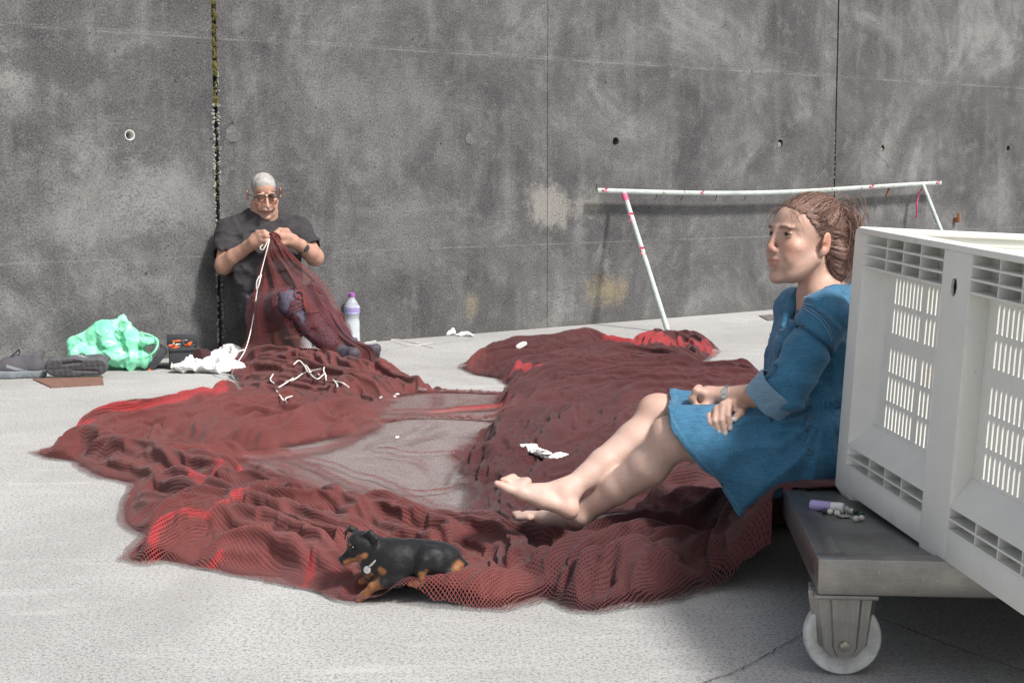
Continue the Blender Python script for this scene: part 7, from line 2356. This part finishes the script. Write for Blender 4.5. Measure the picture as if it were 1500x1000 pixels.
def onnet(px, py, lift=0.0):
    """point of the net's surface seen at this spot"""
    z = 0.05
    for _ in range(12):
        q = G(px, py, z)
        i = int(np.clip((q[0] - NX0) / NR, 0, len(gx) - 1)); j = int(np.clip((q[1] - NY0) / NR, 0, len(gy) - 1))
        z = 0.5 * z + 0.5 * (H[i, j] + lift)
    return G(px, py, z)
cloth('tissue', 'crumpled white tissue lying on the dark net near the woman\'s feet', 'tissue', [onnet(771, 653, .012), onnet(785, 659, .012), onnet(797, 664, .014), onnet(806, 670, .014), onnet(818, 667, .012)], .01, .0095, PAPER, 13, .012, res=.0028, freq=40)
cloth('paper_scrap', 'larger crumpled white paper scrap at the foot of the wall', 'paper', [G(652, 491) + z3 * .6, G(658, 489) + z3, G(660, 491) + z3 * .5], .01, .022, PAPER, 23, .022, res=.004, freq=30)
cloth('paper_scrap', 'smaller flat white paper scrap on the concrete by the wall', 'paper', [G(674, 492) + z3 * .3, G(681, 491) + z3 * .4, G(688, 493) + z3 * .3], .01, .012, PAPER, 29, .014, res=.004, freq=30)
# white float with a slot on the far heap
fl = empty('white_float', onnet(768, 508), 'white oval net float with a slot lying on the far end of net', 'float')
S = SDF(onnet(768, 508) - [.12, .12, .06], onnet(768, 508) + [.12, .12, .14], .004)
c = onnet(768, 510) + np.array([0, 0, .035])
Rf = rot_to([.75, -.35, .55], [-.3, -.75, .6])
S.ell(c, (.068, .028, .042), 0, Rf); S.ell(c + [0, -.02, .012], (.040, .03, .010), .006, Rf, 'sub')
S.warp_add(lambda p: vnoise(p * 30, 3) * .003, .02)
sdf_mesh(S, 'float_body', PAPER, fl)

# ------------------------------------------------------------------ bottles
def bottle(px, py, Y, Hh, r, label, capcol, labcol, fill, z0=0.0):
    base = P(px, py, Y); base[2] = z0
    root = empty('water_bottle', base, label, 'bottle')
    t = NT('clear_plastic'); t.base((.80, .86, .90)); t.P(Roughness=.08, IOR=1.2, Alpha=.34); t.b.inputs['Specular IOR Level'].default_value = .8
    pr = [(0, r * .8), (.01 * Hh / .3, r), (Hh * .22, r), (Hh * .26, r * .95), (Hh * .30, r), (Hh * .45, r * .97), (Hh * .48, r * .86), (Hh * .54, r * .90), (Hh * .62, r), (Hh * .74, r), (Hh * .86, r * .55), (Hh * .90, r * .36), (Hh * .93, r * .36)]
    up = base + np.array([0, 0, Hh])
    bm_obj('bottle_wall', lathe_axis(base, up, pr, 32), t.m, root, True)
    w = NT('water'); w.base((.70, .76, .80)); w.P(Roughness=.05, Alpha=.45)
    bm_obj('water', lathe_axis(base, up, [(0.003, r * .7), (.012, r * .94), (Hh * fill, r * .93), (Hh * fill + .001, r * .5)], 32), w.m, root, True)
    lm = NT('bottle_label'); p = lm.coord()
    lm.base(lm.ramp(lm.noise(lm.mapping(p, (8, 8, 45)), 1.3, 3, .6), [(.35, labcol[0]), (.5, labcol[1]), (.66, labcol[2])])); lm.P(Roughness=.4, Alpha=.85)
    bm_obj('label_sleeve', lathe_axis(base + [0, 0, Hh * .60], up, [(0, r * 1.0), (0.0, r * 1.02), (Hh * .15, r * 1.02), (Hh * .15, r)], 32), lm.m, root, True)
    bm_obj('cap', lathe_axis(base + [0, 0, Hh * .925], up, [(0, r * .40), (.002, r * .42), (Hh * .065, r * .40), (Hh * .075, r * .3)], 20), simple('cap_colour', capcol, .4), root, True)
bottle(516, 503, 8.72, 0.305, .046, 'large clear water bottle with violet cap standing by the wall, half full', (.36, .10, .42), ((.62, .62, .72), (.22, .26, .55), (.50, .28, .55)), .5)
bottle(448, 517, 8.25, 0.20, .034, 'small blue labelled water bottle standing under the man\'s legs', (.5, .55, .6), ((.5, .62, .68), (.10, .35, .50), (.7, .75, .76)), .7)

# ------------------------------------------------------------------ cords
CORD = simple('white_cord', (0.74, 0.72, 0.67), .8, 0, .12, 200)
rope = empty('mending_twine', P(392, 352, 7.9), 'white mending twine hanging from the man\'s hands down to the ground', 'twine')
s = Soup()
hang = [P(395, 349, 7.90), P(392, 362, 7.86), P(386, 385, 7.85), P(381, 405, 7.83), P(376, 430, 7.82), P(372, 460, 7.80), P(366, 490, 7.76), P(358, 515, 7.62), P(345, 535, 7.45), P(340, 548, 7.30), P(346, 558, 7.15), P(356, 565, 7.05)]
s.tube(catmull(hang, 8), .0032, 6)
s.tube(catmull([P(394, 350, 7.895), P(390, 358, 7.87), P(385, 366, 7.86), P(381, 363, 7.88), P(385, 358, 7.89)], 8), .0028, 6)
s.tube(catmull([P(380, 404, 7.81), P(376, 413, 7.80), P(376, 424, 7.80), P(379, 418, 7.80), P(383, 402, 7.83)], 6), .003, 6)
s.tube(catmull([P(358, 512, 7.60), P(335, 520, 7.5), P(318, 534, 7.42), P(322, 547, 7.3), P(338, 549, 7.22)], 8), .0036, 6)
s.build('twine_strand', CORD, rope)
def cord_on_net(pts, r=.0035, lift=.008): return catmull([onnet(x, y, lift + (.015 if k % 2 else 0)) for k, (x, y) in enumerate(pts)], 7)
sq = empty('loose_cord', onnet(470, 560), 'tangle of loose white cord lying on the net at the man\'s feet', 'cord')
s = Soup()
for pts in ([(440, 527), (452, 540), (455, 548), (465, 555), (475, 548), (478, 558)], [(412, 560), (430, 556), (446, 546), (470, 540)], [(430, 534), (438, 528), (446, 536), (452, 545), (462, 543), (468, 550)], [(478, 552), (474, 540), (482, 534), (492, 540)], [(485, 558), (500, 560), (511, 567)], [(405, 572), (412, 582), (420, 592), (418, 584), (428, 580)], [(404, 570), (420, 560), (432, 552)], [(400, 548), (396, 556), (402, 562)], [(488, 556), (494, 564), (493, 572)]):
    s.tube(cord_on_net(pts), .0034, 6)
s.build('cord_strand', CORD, sq)
gs = empty('ground_string', G(590, 503), 'thin pale string lying on the concrete near the bottle', 'string')
s = Soup()
s.tube(catmull([G(534, 503) + [0, 0, .004], G(560, 499) + [0, 0, .004], G(590, 499) + [0, 0, .004], G(622, 507) + [0, 0, .004], G(634, 510) + [0, 0, .004]], 8), .0028, 5)
s.tube(catmull([G(575, 500) + [0, 0, .008], G(600, 507) + [0, 0, .004], G(632, 504) + [0, 0, .004]], 8), .0022, 5)
s.build('string_strand', CORD, gs)
# scraps of paper and foam on the net and the quay
for (x, y, r, net_, lb) in ((553, 573, .012, 1, 'small white scrap on the net, nearest the heap at the man\'s shoes'), (559, 582, .012, 1, 'small white scrap on the sheer net, lowest of its cluster'), (577, 581, .014, 1, 'white scrap, largest of the cluster beside the thin red net stripe'), (582, 577, .010, 1, 'tiny white scrap at the right end of the cluster'), (463, 623, .013, 1, 'white scrap on the front edge of the folded net'), (582, 640, .009, 1, 'tiny white speck in the middle of the sheer net')):
    q = onnet(x, y, .004)
    bm = bmesh.new()
    bmesh.ops.create_icosphere(bm, subdivisions=2, radius=1, matrix=Matrix.Translation(Vector(q)) @ Matrix.Rotation(x, 4, 'Z') @ Matrix.Diagonal((r, r * .55, r * .4, 1)))
    for v in bm.verts: v.co += Vector(RNG.normal(0, r * .12, 3))
    o = bm_obj('paper_scrap', bm, PAPER, None, False); tag(o, lb, 'paper', 'white scraps on the net')
